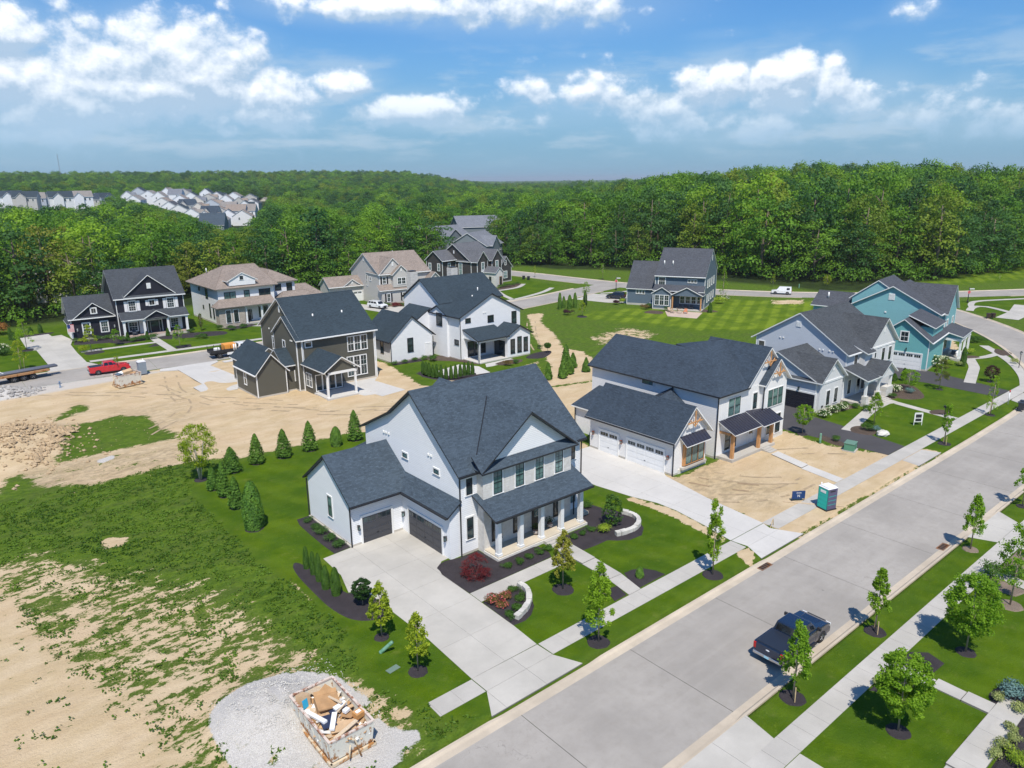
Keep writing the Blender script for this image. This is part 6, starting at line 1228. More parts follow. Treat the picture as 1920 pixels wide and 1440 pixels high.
def addp(x,y,H,wd): P_.append((x,y,float(terrain(x,y))-.3,H,wd,rs.uniform(0,6.28),rs.randrange(8)))
for x,y,a,d,ed in mass: 
    H=tree_h(a,d,rs,x,y)
    if H>4: addp(x,y,H,min(max(H,9)*rs.lognormvariate(.1,.2)*(1.12 if H<18 else .98),27))
gn_wood('woodland_mass',P_,'broad mass of treetops of the middle woods')
P_=[]
for d0,d1,st in ((640,1000,8.5),(1000,1700,12),(1700,3200,20),(3200,6500,42),(6500,12000,85)):
    d=d0
    while d<d1:
        w_=2*math.radians(41)*d; m_=int(w_/st)
        for q in range(m_):
            a=AZC-41+82*(q+rs.random())/m_; dd=d+rs.uniform(-.5,.5)*st; x,y=dd*math.sin(R(a)),dd*math.cos(R(a))
            if rs.random()<.12 or (d0<1000 and not free(x,y,9)): continue
            H=tree_h(a,dd,rs,x,y)
            if H<4: continue
            k=1+.25*(d0>1700)+.6*(d0>3000)+1.2*(d0>6000)
            if d>1700 and vnoise(x,y,700,2)<.36: continue
            addp(x,y,H,H*rs.uniform(1.,1.3)*k)
        d+=st*.9
gn_wood('distant_woodland',P_,'distant treetops running to the horizon')
# ------------------------------------------------------------------ planted trees
LG=m_leaf('maple_leaf',(.12,.26,.016),(.26,.44,.035),trans=.5,hv=.25,scale=1.2); LY=m_leaf('yellowing_leaf',(.14,.19,.012),(.34,.33,.030),trans=.4,hv=.15,scale=1.,light=(.55,.45,.15)); LYG=m_leaf('yellow_green_leaf',(.20,.29,.018),(.38,.47,.04),trans=.5,hv=.15,scale=1.2)
LDK=m_leaf('dark_shrub_leaf',(.030,.090,.014),(.075,.165,.022),trans=.25,hv=.15,scale=2.); LEV=m_leaf('evergreen_needle',(.050,.135,.020),(.125,.25,.032),trans=.28,hv=.2,scale=1.2); LARB=m_leaf('arborvitae_leaf',(.028,.080,.010),(.070,.150,.015),trans=.2,hv=.12,scale=2.)
LRED=m_leaf('red_leaf',(.09,.012,.018),(.22,.030,.035),trans=.3,hv=.1,scale=2.,light=(.3,.08,.06)); LPUR=m_leaf('purple_leaf',(.030,.010,.018),(.075,.022,.030),trans=.2,hv=.1,light=(.1,.03,.04)); LLIME=m_leaf('lime_leaf',(.16,.28,.02),(.36,.46,.05),trans=.35,hv=.1); LBLUE=m_leaf('blue_spruce_leaf',(.07,.15,.14),(.17,.28,.27),trans=.1,hv=.1,light=(.3,.4,.4)); FLW=m_leaf('cream_flower',(.62,.64,.42),(.85,.85,.72),trans=.2,hv=.05,light=(.9,.9,.8)); FLR=m_leaf('red_flower',(.45,.05,.07),(.70,.22,.20),trans=.2,hv=.05,light=(.8,.5,.4)); LORN=m_leaf('ornamental_grass',(.20,.27,.08),(.45,.48,.20),trans=.3,hv=.1,light=(.7,.65,.35))
def street_crown(seed,kind,n_=1500):
    """unit crown: z 0..1, radius 1"""
    rs=np.random.RandomState(seed); cc=[];nn=[];kk=[]
    cl={'sparse':46,'round':120}.get(kind,80)
    for q in range(cl):
        t=rs.rand()**(.95); prof={'cone':(1-t)**.62*(.62+.38*min(1,t*6)),'col':math.sin(math.pi*(.12+.84*(1-t)))**.6*(.55 if t>.55 else .9)*(.9),'round':math.sqrt(max(0.02,1-(2*t-1)**2))*.97,'sparse':(1-t)**.5*.8+.12}[kind]
        a=rs.uniform(0,6.28); rr=prof*(.45+.55*rs.rand()**.5); s=rs.uniform(.14,.27)*(1. if kind!='col' else .95)
        m=int(n_/cl); d=rs.normal(size=(m,3)); d/=np.linalg.norm(d,axis=1,keepdims=True); rad=rs.rand(m,1)**.5
        p=np.array([rr*math.cos(a),rr*math.sin(a),t])+d*rad*np.array([s,s,s*.36]); cc.append(p); n1=d*.5+rs.normal(size=(m,3))*.5; n1[:,2]+=.55; nn.append(n1); kk.append(np.clip(rs.rand()*.5+.5*rs.rand(m),0,1))
    return np.concatenate(cc),np.concatenate(nn),np.concatenate(kk)
SCR={}
def street_tree(base,topy,wpx,boty,kind,mat,label,group='young trees planted along the streets',stakes=0,name='young_tree',seed=0,ringr=.75,ringm=None,cat='young tree',multi=0,lf=.135,nl=2300,tw=1.):
    x,y=gp(*base); z=gz(x,y); H=hgt(topy,x,y)-z; zb=hgt(boty,x,y)-z; wd=wpx*ppm(x,y)/2
    o=empty(name,label,cat,(x,y,z),0,group)
    zc=Vector((1,1,1)); hc=H-zb
    cc,nn,kk=street_crown(seed,kind,int(nl*1.7)); c=cc*np.array([wd,wd,hc]); c[:,2]+=zb
    me=leaves('crown',c,nn,lf,mat,kk,seed); obj('crown',me,o)
    b=MB(); rs_=random.Random(seed); r0=(.030+.005*H)*tw
    if multi:
        for k in range(multi):
            a=k*6.28/multi+.3; b.tube([(.08*math.cos(a),.08*math.sin(a),0),(.25*math.cos(a),.25*math.sin(a),H*.3),(.55*math.cos(a)*wd,.55*math.sin(a)*wd,H*.85)],[.07,.05,.012],6)
        b.build('trunk',m_paint('white_bark',(.62,.55,.46),.7),o)
    else:
        b.tube([(0,0,-.05),(rs_.uniform(-.04,.04),rs_.uniform(-.04,.04),zb+hc*.3),(rs_.uniform(-.08,.08),rs_.uniform(-.08,.08),H*.95)],[r0,r0*.75,.012],7); b.build('trunk',m_wood('young_bark',(.42,.35,.27),(.28,.22,.16)),o)
    b=MB()
    for k in range(9):
        zz=zb+hc*(.05+.75*k/9); a=rs_.uniform(0,6.28); L=wd*rs_.uniform(.5,.85)*(1-.55*k/9); b.tube([(0,0,zz),(L*.5*math.cos(a),L*.5*math.sin(a),zz+L*.35),(L*math.cos(a),L*math.sin(a),zz+L*.6)],[r0*.4,r0*.25,.008],4)
    b.build('limbs',m_wood('young_bark',(.42,.35,.27),(.28,.22,.16)),o)
    for k in range(stakes):
        a=[.5,-2.4][k]; L=[1.9,1.0][k]; s=MB(); s.tube([(.45*math.cos(a),.45*math.sin(a),0),(.40*math.cos(a)+.18*(k==0),.40*math.sin(a),L)],.035,5); s.build('stake',TIMB2,o)
    if ringr: ring(x,y,ringr,ringm)
    return o
TIMB2=m_wood('stake_wood',(.62,.48,.28),(.45,.33,.18))
street_tree((1336,1081),942,42,1046,'col',LG,'slender green tree on the verge beside the storm drain',seed=1,nl=1900,ringr=.8)
street_tree((1122,1207),1058,64,1163,'cone',LG,'full bright green tree on the verge in front of the nearest white house',seed=2,nl=3000)
street_tree((1055.5,1108),996,52,1076,'cone',LY,'yellowing young tree in the mulch circle of the nearest front lawn',seed=3,nl=2300,ringr=.82)
street_tree((784,1262),1152,52,1222,'cone',LYG,'thin-topped yellow-green tree left of the nearest driveway, closest to the kerb',seed=4,nl=1500,ringr=.62)
street_tree((716,1198),1093,50,1161,'cone',LYG,'yellow-green tree beside the leaning green tube',seed=5,nl=2300,ringr=.5)
street_tree((1640,1187),1068,44,1146,'cone',LG,'staked tree in the verge just up the street from the parked pickup',stakes=2,seed=6,nl=2000,ringr=.7)
street_tree((1486,1312),1166,58,1264,'cone',LG,'staked bright green tree overlapping the tail of the dark pickup',stakes=2,seed=7,nl=2300,ringr=.75)
street_tree((1683,1375),1230,98,1335,'round',LG,'round-headed tree on the lawn nearest the bottom right corner',seed=8,nl=7500,ringr=.65)
street_tree((1810,1226),1083,94,1182,'round',LG,'broad light green tree on the lawn right of the pavement',seed=9,nl=7000,ringr=.6)
street_tree((1893,1138),988,84,1090,'sparse',LG,'loose dark leaved tree in a pale mulch circle at the right edge',seed=10,nl=1900,ringr=.8,ringm=SOIL)
street_tree((1819,1033),930,42,998,'cone',LG,'small pear-shaped tree on the far side verge before the pale driveway crossing',seed=11,nl=1900,ringr=.6,ringm=SOIL)
street_tree((1916,952),856,40,915,'sparse',LG,'half cut off tree on the verge at the right edge of the picture',seed=12,nl=1100,ringr=.5)
street_tree((1770,834),760,24,808,'col',LG,'thin staked tree on the verge in front of the grey house',stakes=2,seed=14,nl=1000,ringr=.7)
street_tree((1856,780),706,22,768,'sparse',LG,'sparse young tree on the verge beyond the grey house',seed=15,nl=600,ringr=.6,stakes=1)
street_tree((1504,816),760,34,794,'round',LG,'round young tree between farmhouse and asphalt driveway',seed=16,nl=1500,ringr=.6)
street_tree((1638,799),737,32,778,'cone',LG,'young tree in the bed by the white boulder',seed=17,nl=1300,ringr=0)
street_tree((1761,731),672,34,712,'sparse',m_leaf('olive_leaf',(.07,.10,.02),(.13,.16,.035),hv=.2),'olive tree beside the asphalt drive of the teal house',seed=18,nl=1000,ringr=.5)
street_tree((1703,733),693,34,722,'round',LG,'bushy small tree at the corner of the grey house',seed=19,nl=1300,ringr=0)
street_tree((1857,716),686,26,708,'round',LPUR,'dark purple leaved small tree on the lawn of the teal house',seed=20,nl=1100,ringr=.6)
street_tree((171.5,659),610,27,640,'sparse',LYG,'young tree with pale leaves at the black garage wing',seed=21,nl=1100,ringr=0); street_tree((219,648),617,22,637,'sparse',LG,'young tree at the bed left of the black house porch',seed=22,nl=900,ringr=0)
street_tree((338,653),610,26,640,'sparse',LG,'young tree in the small bed right of the walk to the black house',seed=23,nl=800,ringr=0); street_tree((51,657),600,38,640,'sparse',LG,'tree at the corner of the far left pale driveway',seed=24,nl=1500,ringr=1.2); street_tree((41,694),637,30,672,'sparse',LYG,'staked yellow-green tree on the far left verge',stakes=2,seed=25,nl=1200,ringr=1.)
street_tree((1098,577),529,16,552,'round',LG,'small round tree on a bare stem by the cross street',seed=26,nl=700,ringr=0); street_tree((1091.5,594),562,16,583,'sparse',LYG,'small yellowish tree on the striped lawn',seed=27,nl=600,ringr=1.2)
street_tree((220,693),668,14,684,'sparse',LYG,'tiny bare-stemmed tree in the verge in front of the black house',seed=28,nl=200,ringr=.9); street_tree((1130,524),493,14,512,'sparse',LG,'thin young tree beside the cross street opposite the stop sign',seed=29,nl=300,ringr=.5)
street_tree((1449,538),513,9,530,'cone',LYG,'thin pale tree on the grass above the white van',seed=30,nl=350,ringr=0); street_tree((1550,536),515,15,533,'round',LYG,'small light green tree at the wood edge right of the van',seed=31,nl=600,ringr=0); street_tree((1873,528),513,12,524,'sparse',LG,'lone sapling on the grass slope at the right edge',seed=32,nl=250,ringr=0)
street_tree((1355,560),500,20,552,'cone',LG,'young tree behind the corner of the blue-grey house',seed=33,nl=900,ringr=0); street_tree((1003,520),498,8,512,'col',LYG,'slim sapling by the far kerb near the brown house',seed=34,nl=250,ringr=0)
street_tree((377,902),798,70,872,'round',LYG,'multi-stemmed birch with pale trunks at the edge of the rough field',group=None,seed=35,nl=3000,ringr=.65,multi=5,name='birch_tree',cat='birch',lf=.15)
street_tree((680.8,1137.5),1088,40,1120,'round',m_leaf('dark_topiary_leaf',(.018,.055,.014),(.045,.105,.022),hv=.1),'round-headed dwarf tree on a short stem in the driveway bed',group=None,seed=36,nl=3600,ringr=0,name='topiary_tree',cat='topiary',lf=.11)
street_tree((1026.5,663),643,13,652,'round',LDK,'small ball-headed tree in the mulch right of the white rear house',group=None,seed=37,nl=1000,ringr=0,name='topiary_tree',cat='topiary',lf=.2)
street_tree((783,540),505,26,528,'sparse',m_leaf('coppery_leaf',(.16,.11,.03),(.28,.17,.07),hv=.1),'coppery ornamental tree before the right wing of the beige house',group=None,seed=38,nl=900,ringr=0,name='ornamental_tree')
street_tree((377+1,620),588,14,612,'col',m_leaf('olive_leaf',(.07,.10,.02),(.13,.16,.035),hv=.2),'narrow olive shrub tree at the stone pier of the hip-roofed house',group=None,seed=39,nl=700,ringr=0,name='columnar_tree')
# conifers
def conifer_mesh(seed,dense=1.,kind='spruce'):
    rs=np.random.RandomState(seed); N=int((3000 if kind=='spruce' else 3600)*dense); t=rs.rand(N)**1.35; a=rs.uniform(0,6.28,N)
    if kind=='spruce': prof=(1-t)**.60*(.88+.12*np.sin(t*70+rs.rand()*6))*np.minimum(1,.55+t*4)
    else: prof=np.where(t<.25,.82+.7*t,1.0)*np.sqrt(np.clip(1-((t-.22)/.79).clip(0,1)**1.7,0,1))
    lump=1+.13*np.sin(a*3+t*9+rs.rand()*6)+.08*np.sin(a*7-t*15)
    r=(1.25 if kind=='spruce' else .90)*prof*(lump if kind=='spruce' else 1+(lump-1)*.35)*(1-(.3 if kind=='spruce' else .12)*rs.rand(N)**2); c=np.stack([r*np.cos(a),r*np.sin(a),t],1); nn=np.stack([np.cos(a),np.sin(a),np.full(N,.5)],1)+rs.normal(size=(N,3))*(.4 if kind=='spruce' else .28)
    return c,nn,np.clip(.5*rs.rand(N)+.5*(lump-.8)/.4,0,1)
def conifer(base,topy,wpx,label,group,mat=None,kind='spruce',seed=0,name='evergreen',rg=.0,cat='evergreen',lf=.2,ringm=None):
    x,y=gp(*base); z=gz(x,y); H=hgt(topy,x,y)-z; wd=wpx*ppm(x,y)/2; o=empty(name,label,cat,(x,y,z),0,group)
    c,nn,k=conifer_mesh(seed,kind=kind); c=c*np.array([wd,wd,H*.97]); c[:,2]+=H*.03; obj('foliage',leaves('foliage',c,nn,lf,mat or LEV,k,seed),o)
    b=MB(); b.tube([(0,0,-.05),(0,0,H*.6)],[.06,.02],6); b.build('trunk',BARK,o)
    if rg: ring(x,y,rg,ringm)
    return o
e_=lambda x,y:(200+x/3.84,740+y/3.84)
GE='evergreens planted along the edge of the near lawn'
for i,(bx_,by_,ty,w_,lb) in enumerate(((770,692,520,78,'small evergreen nearest the birch in the left row'),(850,742,480,86,'tall narrow evergreen second in the left row'),(935,822,590,104,'evergreen just behind the largest one in the left row'),(1065,972,625,168,'largest and nearest evergreen at the end of the left row'),(905,562,378,128,'broad dark evergreen standing behind the left row'),(1085,502,282,104,'leftmost evergreen of the back line by the bare ground'),(1280,457,248,108,'second evergreen from the left in the back line'),(1465,407,190,104,'tallest evergreen in the middle of the back line'),(1655,374,232,94,'squat rounded evergreen in the back line'),(1790,332,112,104,'evergreen beside the gable corner of the near white house'))):
    conifer(e_(bx_,by_),e_(0,ty)[1],w_/3.84,lb,GE,seed=i,rg=w_/3.84*ppm(*gp(*e_(bx_,by_)))/2*.8,kind='arb' if i in(3,8) else 'spruce',lf=.17)
k7=lambda x,y:(680+x/4.8,510+y/4.8)
for i,(bx_,by_,ty,w_,lb) in enumerate(((1670,976,818,66,'lowest evergreen of the cluster above the nearest roof, far left'),(1800,962,800,78,'front evergreen of the cluster between the two white houses'),(1828,850,652,80,'tallest evergreen of the cluster between the two white houses'),(1892,868,728,66,'right-hand evergreen in the cluster near the farmhouse roof'),(1862,925,770,72,'middle evergreen of the cluster near the farmhouse roof'),(2010,905,772,64,'evergreen tucked against the farmhouse rear wall'))):
    conifer(k7(bx_,by_),k7(0,ty)[1],w_/4.8,lb,'evergreens between the two white houses',seed=20+i,lf=.28)
b5=lambda x,y:(540+x/6,960+y/6)
for i,(bx_,by_,ty,w_,lb) in enumerate(((213,655,390,78,'farthest arborvitae of the five beside the driveway'),(290,722,445,76,'second farthest arborvitae beside the driveway'),(357,797,465,88,'middle arborvitae of the five beside the driveway'),(432,882,605,108,'second nearest arborvitae beside the driveway'),(545,952,622,128,'nearest and widest arborvitae beside the driveway'))):
    conifer(b5(bx_,by_),b5(0,ty)[1],w_/6,lb,'five arborvitae beside the driveway',LARB,'arb',seed=30+i,name='arborvitae',cat='arborvitae',lf=.10)
PL=['first','second','third','fourth','fifth','sixth','seventh','eighth','ninth','tenth','eleventh','twelfth','last']
for i,(bx_,by_) in enumerate(((545,922),(573,932),(600,945),(634,955),(668,955),(708,965),(752,968),(797,965),(838,962),(880,950),(917,940),(953,935),(990,930))):
    conifer(k7(bx_,by_),k7(0,by_-118-(i%3)*5)[1],36/4.8,PL[i]+' arborvitae from the left in the row behind the near roof','row of arborvitae by the rear patio',LARB,'arb',seed=40+i,name='arborvitae',cat='arborvitae',lf=.2)
bed([k7_ for k7_ in [gp(*k7(495,905)),gp(*k7(530,950)),gp(*k7(640,975)),gp(*k7(760,985)),gp(*k7(900,970)),gp(*k7(1040,935)),gp(*k7(1035,915)),gp(*k7(900,925)),gp(*k7(760,945)),gp(*k7(640,940)),gp(*k7(560,900))]],T+.01,smooth=False)
n0_=lambda x,y:(x/9.6,600+y/9.6); h5_=lambda x,y:(980+x/4.571,440+y/4.571); g_=lambda x,y:(1360+x/3.4286,500+y/3.4286)
for i,(b_,ty,w_,lb) in enumerate(((n0_(200,360),n0_(0,150)[1],7,'left arborvitae of the pair near the far left driveway'),(n0_(262,380),n0_(0,225)[1],7,'right arborvitae of the pair near the far left driveway'),(n0_(735,235),n0_(0,75)[1],7.5,'single arborvitae at the end of the far left driveway'),(n0_(556,245),n0_(0,135)[1],8,'arborvitae behind the far left driveway tree'),(h5_(318,640),h5_(0,500)[1],8,'dark upright evergreen by the curve, leftmost of its clump'),(h5_(352,630),h5_(0,530)[1],7,'second upright evergreen of the clump by the curve'),(h5_(402,635),h5_(0,518)[1],10,'broad upright evergreen of the clump by the curve'),(h5_(448,628),h5_(0,498)[1],8,'rightmost dark evergreen of the clump by the curve'),(h5_(535,605),h5_(0,480)[1],8,'evergreen behind the yellowish tree on the striped lawn'),(h5_(1605,668),h5_(0,585)[1],8,'evergreen at the patio corner of the blue-grey house'),(g_(1145,735),g_(0,655)[1],10,'narrow evergreen right of the grey house porch'),(g_(1083,735),g_(0,690)[1],11,'clipped evergreen against the grey house porch'),(g_(1525,640),g_(0,520)[1],10,'tall hedge evergreen by the teal house porch'),(h8q:=(80+945/4.8,480+755/4.8),480+680/4.8,6,'small cone evergreen left of the black house steps'),((80+1130/4.8,480+720/4.8),480+650/4.8,6,'small cone evergreen right of the black house steps'),((80+770/4.8,480+765/4.8),480+690/4.8,6,'small cone evergreen at the left porch corner of the black house'))):
    conifer(b_,ty,w_,lb,'scattered evergreens of the back gardens',LARB if i not in(4,5,6,7) else LEV,'arb' if i not in (13,14,15) else 'spruce',seed=60+i,lf=.3,name='garden_evergreen')
# shrubs
SHM={}
def shrub(x,y,r,label,group=None,mat=None,flower=None,hk=.85,name='shrub',cat='shrub',lf=None,seed=0,nfl=60):
    mat=mat or LDK; q=seed%3; key=(mat.name,q,round(r,1)>.55)
    if key not in SHM:
        rs=np.random.RandomState(q*7+len(SHM)); L=[(rs.normal()*.35,rs.normal()*.35,.45+rs.rand()*.25,.55,.45) for _ in range(7)]+[(0,0,.5,.85,.5)]; c,nn,k=blobcrown(rs,L,300 if not key[2] else 420,.1,up=.3); c[:,2]=np.maximum(c[:,2],.02); SHM[key]=leaves('foliage',c,nn,.17 if not key[2] else .13,mat,k,q)
    z=gz(x,y)+.04
    o=obj(name,SHM[key],None,(x,y,z),(seed*1.7)%6.28,(r,r,r*hk*1.1)); tag(o,label,cat,group)
    if flower:
        rs=np.random.RandomState(seed+3); d=rs.normal(size=(nfl,3)); d/=np.linalg.norm(d,axis=1,keepdims=True); d[:,2]=abs(d[:,2]); p=d*np.array([1.02,1.02,.62])+np.array([0,0,.42]); P3=np.repeat(p,5,0)+rs.normal(size=(nfl*5,3))*.035; N3=np.repeat(d,5,0)+rs.normal(size=(nfl*5,3))*.4
        obj('blossom',leaves('blossom',P3,N3,.13,flower,None,seed),o)
    return o
a2=lambda x,y:gp(800+x/4.364,860+y/4.364,.15)
for i,(x_,y_,lb) in enumerate(((660,895,'first boxwood from the left in front of the porch'),(765,852,'second boxwood from the left in front of the porch'),(842,818,'third boxwood from the left in front of the porch'),(918,782,'fourth boxwood from the left in front of the porch'),(1000,748,'boxwood just left of the porch steps'))):
    shrub(*a2(x_,y_),.42,lb,'boxwoods before the porch',hk=.9,seed=i,name='boxwood')
for i,(x_,y_,r_,lb) in enumerate(((1205,655,.44,'boxwood just right of the porch steps'),(1275,622,.40,'middle boxwood right of the porch steps'),(1350,595,.42,'boxwood beside the lime green shrub'))): shrub(*a2(x_,y_),r_,lb,'boxwoods before the porch',seed=i+5,name='boxwood')
for i,(x_,y_,r_,lb) in enumerate(((708,1085,.44,'boxwood at the upper end of the curved low wall'),(757,1160,.47,'second boxwood inside the curved low wall'),(740,1235,.48,'third boxwood inside the curved low wall'),(690,1300,.47,'lowest boxwood inside the curved low wall'))): shrub(*a2(x_,y_),r_,lb,'boxwoods inside the lower curved wall',seed=i+9,name='boxwood')
for i,(x_,y_,r_,lb) in enumerate(((540,1180,.55,'tallest red flowering shrub in the bed by the driveway'),(640,1140,.5,'red flowering shrub nearest the garden path'),(618,1215,.48,'lowest red flowering shrub in the bed by the driveway'))): shrub(*a2(x_,y_),r_,lb,'red flowering shrubs by the driveway',mat=m_leaf('bronze_leaf',(.10,.08,.02),(.22,.15,.05),hv=.1),flower=FLR,seed=i+13,name='flowering_shrub',hk=.8+.3*(i==0))
shrub(*a2(1445,600),.72,'lime green shrub in the bed right of the porch',mat=LLIME,seed=17,name='lime_shrub'); shrub(*a2(1305,400),.6,'dark shrub at the right corner of the near porch',seed=18)
x_,y_=a2(1515,545); o=empty('laurel_shrub','tall loose dark shrub beside the upper curved wall','shrub',(x_,y_,T)); cc,nn,kk=street_crown(70,'round',1500); obj('foliage',leaves('foliage',cc*np.array([.95,.95,2.6])+np.array([0,0,.15]),nn,.15,LDK,kk,1),o); b=MB(); b.tube([(0,0,0),(.1,0,2)],[.05,.02],5); b.build('trunk',BARK,o)
x_,y_=a2(400,960); o=empty('japanese_maple','weeping dark red japanese maple in the mulch by the garage','japanese maple',(x_,y_,T+.03)); cc,nn,kk=street_crown(71,'round',4200); cc=cc*np.array([1.15,1.15,1.9]); cc[:,2]=np.maximum(cc[:,2]-.35*np.hypot(cc[:,0],cc[:,1]),.05); obj('foliage',leaves('foliage',cc,nn,.11,LRED,kk,2,aspect=.35),o); b=MB()
for k in range(6): b.tube([(0,0,0),(.25*math.cos(k),.25*math.sin(k),.6),(.7*math.cos(k),.7*math.sin(k),1.1)],[.04,.025,.01],5)
b.build('trunk',m_paint('red_bark',(.10,.05,.045),.8),o)
x_,y_=a2(1742,985); conifer((800+1742/4.364,860+985/4.364),860+885/4.364,17,'small evergreen in the round bed by the front path',None,LEV,'arb',seed=88,lf=.1)
for i,(x_,y_,r_,lb) in enumerate(((215,118,.45,'smallest farthest shrub along the garage wall'),(315,190,.55,'second shrub along the garage wall'),(377,248,.6,'middle shrub along the garage wall'),(478,318,.6,'fourth shrub along the garage wall'),(582,388,.66,'nearest shrub along the garage wall'))): shrub(*gp(540+x_/6,960+y_/6,.15),r_,lb,'shrubs along the garage wall',mat=m_leaf('hydrangea_leaf',(.035,.095,.020),(.080,.165,.035),hv=.15),seed=i+21)
def gpx(px_,py_): return gp(px_,py_)
hyd=m_leaf('hydrangea_leaf',(.035,.095,.020),(.080,.165,.035),hv=.15)
for i,(p_,r_,m_,fl,lb) in enumerate(((g_(630,972),.9,hyd,FLW,'cream hydrangea nearest the black garage door'),(g_(690,945),.85,hyd,FLW,'cream hydrangea second from the black garage door'),(g_(748,930),.85,hyd,FLW,'cream hydrangea below the grey gable window'),(g_(835,915),.6,LDK,None,'round green shrub before the grey porch'),(g_(905,935),.7,LDK,None,'dark shrub at the grey porch corner'),(g_(775,900),.5,LDK,None,'small shrub against the grey house wall'),(g_(1088,810),.95,hyd,FLW,'cream hydrangea at the stone pier of the grey porch'),(g_(1075,850),.6,LDK,None,'low green shrub below the stone pier'),(g_(960,1065),.6,LBLUE,None,'bluish shrub beside the white boulder'),(g_(910,1060),.8,LDK,None,'spreading shrub in the boulder bed'),(g_(1180,820),.7,LBLUE,None,'blue-grey ground shrub at the grey house corner'),
    (g_(1330,640),1.6,hyd,FLW,'large white hydrangea at the teal garage corner'),(g_(1395,620),1.1,hyd,FLW,'second white hydrangea beside the teal porch'),(g_(1440,630),.7,LLIME,None,'lime shrub before the teal porch'),(g_(1510,640),.6,LORN,None,'yellow shrub right of the teal porch'),(g_(1558,560),.9,LLIME,None,'tall lime shrub by the walk of the teal house'),(g_(1590,490),1.1,LDK,None,'hedge shrub right of the teal porch'),(g_(1630,485),1.0,LDK,None,'end shrub of the hedge near the side street'),(g_(1860,625),.6,LORN,None,'yellow flowering clump by the lamp post'),(g_(1700,1130),.4,LDK,None,'small shrub by the transformer') if False else (g_(708,1130),.6,LDK,None,'low spiky shrub between the two green utility boxes'),
    ((1860,1084),.95,LDK,None,'low dark mound shrub beside the pavement at the right'),((1898,1088),.9,LDK,None,'taller dark shrub at the right edge bed'),((1643,1289),.35,LORN,None,'grass tuft behind the round-headed lawn tree'),((1893,1312),.85,LBLUE,None,'blue-green spreading shrub at the lower right bed'),((1870,1320),.4,LORN,None,'grass clump left of the blue-green shrub'),((1908,1340),.45,LORN,None,'grass clump below the blue-green shrub'),((1893,1377),.38,LORN,None,'upper grass clump in the dark corner bed'),((1897,1397),.38,LORN,None,'middle grass clump in the dark corner bed'),((1877,1408),.42,LORN,None,'left grass clump in the dark corner bed'),((1864,1426),.42,LORN,None,'lowest grass clump in the dark corner bed'),((1905,1437),.7,LLIME,None,'leafy green shrub in the bottom right corner'),
    ((1012,655),.6,LDK,None,'shrub at the rear house corner bed'),(k7(1310,850),.8,m_leaf('bronze_leaf',(.10,.08,.02),(.22,.15,.05),hv=.1),None,'bronze shrub before the rear patio'),(k7(1380,830),.6,LDK,None,'green shrub before the rear patio'),(k7(630,810),.9,LDK,None,'leafy shrub at the rear house side door'),(k7(560,800),.7,LDK,None,'shrub along the rear garage wall, right end'),(k7(470,810),.6,LDK,None,'shrub along the rear garage wall, middle'),(k7(380,830),.6,LDK,None,'shrub along the rear garage wall, left'),(k7(285,845),.6,LDK,None,'shrub at the rear garage corner'),
    (h5_(800,600),1.0,LPUR,None,'dark purple shrub at the blue-grey garage corner'),(h5_(850,590),1.1,LLIME,None,'lime shrub at the blue-grey garage corner'),(h5_(1040,640),1.0,m_leaf('bronze_leaf',(.10,.08,.02),(.22,.15,.05),hv=.1),None,'brown-green shrub by the blue-grey house wall'),(h5_(1075,630),1.1,hyd,None,'light shrub left of the big patio window'),(h5_(1243,655),.9,hyd,None,'shrub right of the big patio window'),(h5_(1690,590),1.5,LLIME,None,'large lime shrub right of the blue-grey house'),(h5_(1735,560),1.1,hyd,FLW,'flowering shrub right of the blue-grey house'),(h5_(383,690),1.1,LPUR,None,'dark reddish shrub by the curve'),
    (n0_(20,260),2.2,m_leaf('rust_leaf',(.25,.10,.03),(.40,.20,.06),hv=.1),None,'rusty orange shrub at the far left edge'),(n0_(20,610),1.6,hyd,FLW,'pale flowering shrub in the brown bed at the left edge'),(n0_(60,640),1.2,hyd,None,'green shrub in the brown bed at the left edge'),((157,660),1.0,LYG,None,'yellow-green clump in the bed by the far left driveway'))):
    shrub(*gpx(*p_),r_,lb,'garden shrubs',mat=m_,flower=fl,seed=i+40,hk=1.3 if m_ is LORN else .95)
ra=random.Random(9); SPOT=['below the left black garage window','between the black garage windows','below the right black garage window','at the black garage corner','left of the small cone evergreen','right of the porch corner cone','middle of the porch bed','right of the middle porch bed','just left of the black house steps','right of the black house steps','lowest in the bed right of the steps','farthest right of the black house porch','near the hip-roofed house wall','at the left stone pier','under the stone pier window','right of the stone pier','at the left end of the beige house bed','second in the beige house bed','third in the beige house bed','fourth in the beige house bed','fifth in the beige house bed','last in the beige house bed','at the brown house entry','second right of the brown entry','third right of the brown entry','fourth right of the brown entry','at the brown garage corner']
SP=[(80+370/4.8,480+775/4.8),(80+300/4.8,480+775/4.8),(80+510/4.8,480+760/4.8),(80+590/4.8,480+745/4.8),(80+720/4.8,480+770/4.8),(80+820/4.8,480+770/4.8),(80+860/4.8,480+765/4.8),(80+905/4.8,480+758/4.8),(80+990/4.8,480+748/4.8),(80+1200/4.8,480+720/4.8),(80+1400/4.8,480+740/4.8),(80+1330/4.8,480+690/4.8),(80+1450/4.8,480+740/4.8),(340+345/4.8,460+760/4.8),(340+450/4.8,460+765/4.8),(340+560/4.8,460+745/4.8)]+[(600+x/4.8,390+y/4.8) for x,y in ((570,890),(610,888),(675,890),(705,885),(740,882),(775,868),(1620,722),(1660,715),(1700,708),(1740,700),(1775,690))]
for i,(p_,lb) in enumerate(zip(SP,SPOT)): shrub(*gpx(*p_),ra.uniform(.6,1.1),'garden shrub '+lb,'small shrubs of the back street gardens',mat=ra.choice([LDK,hyd,LYG,LDK]) if i<16 or i>21 else [LDK,LDK,LRED,LRED,LDK,LYG][i-16],seed=i+100)
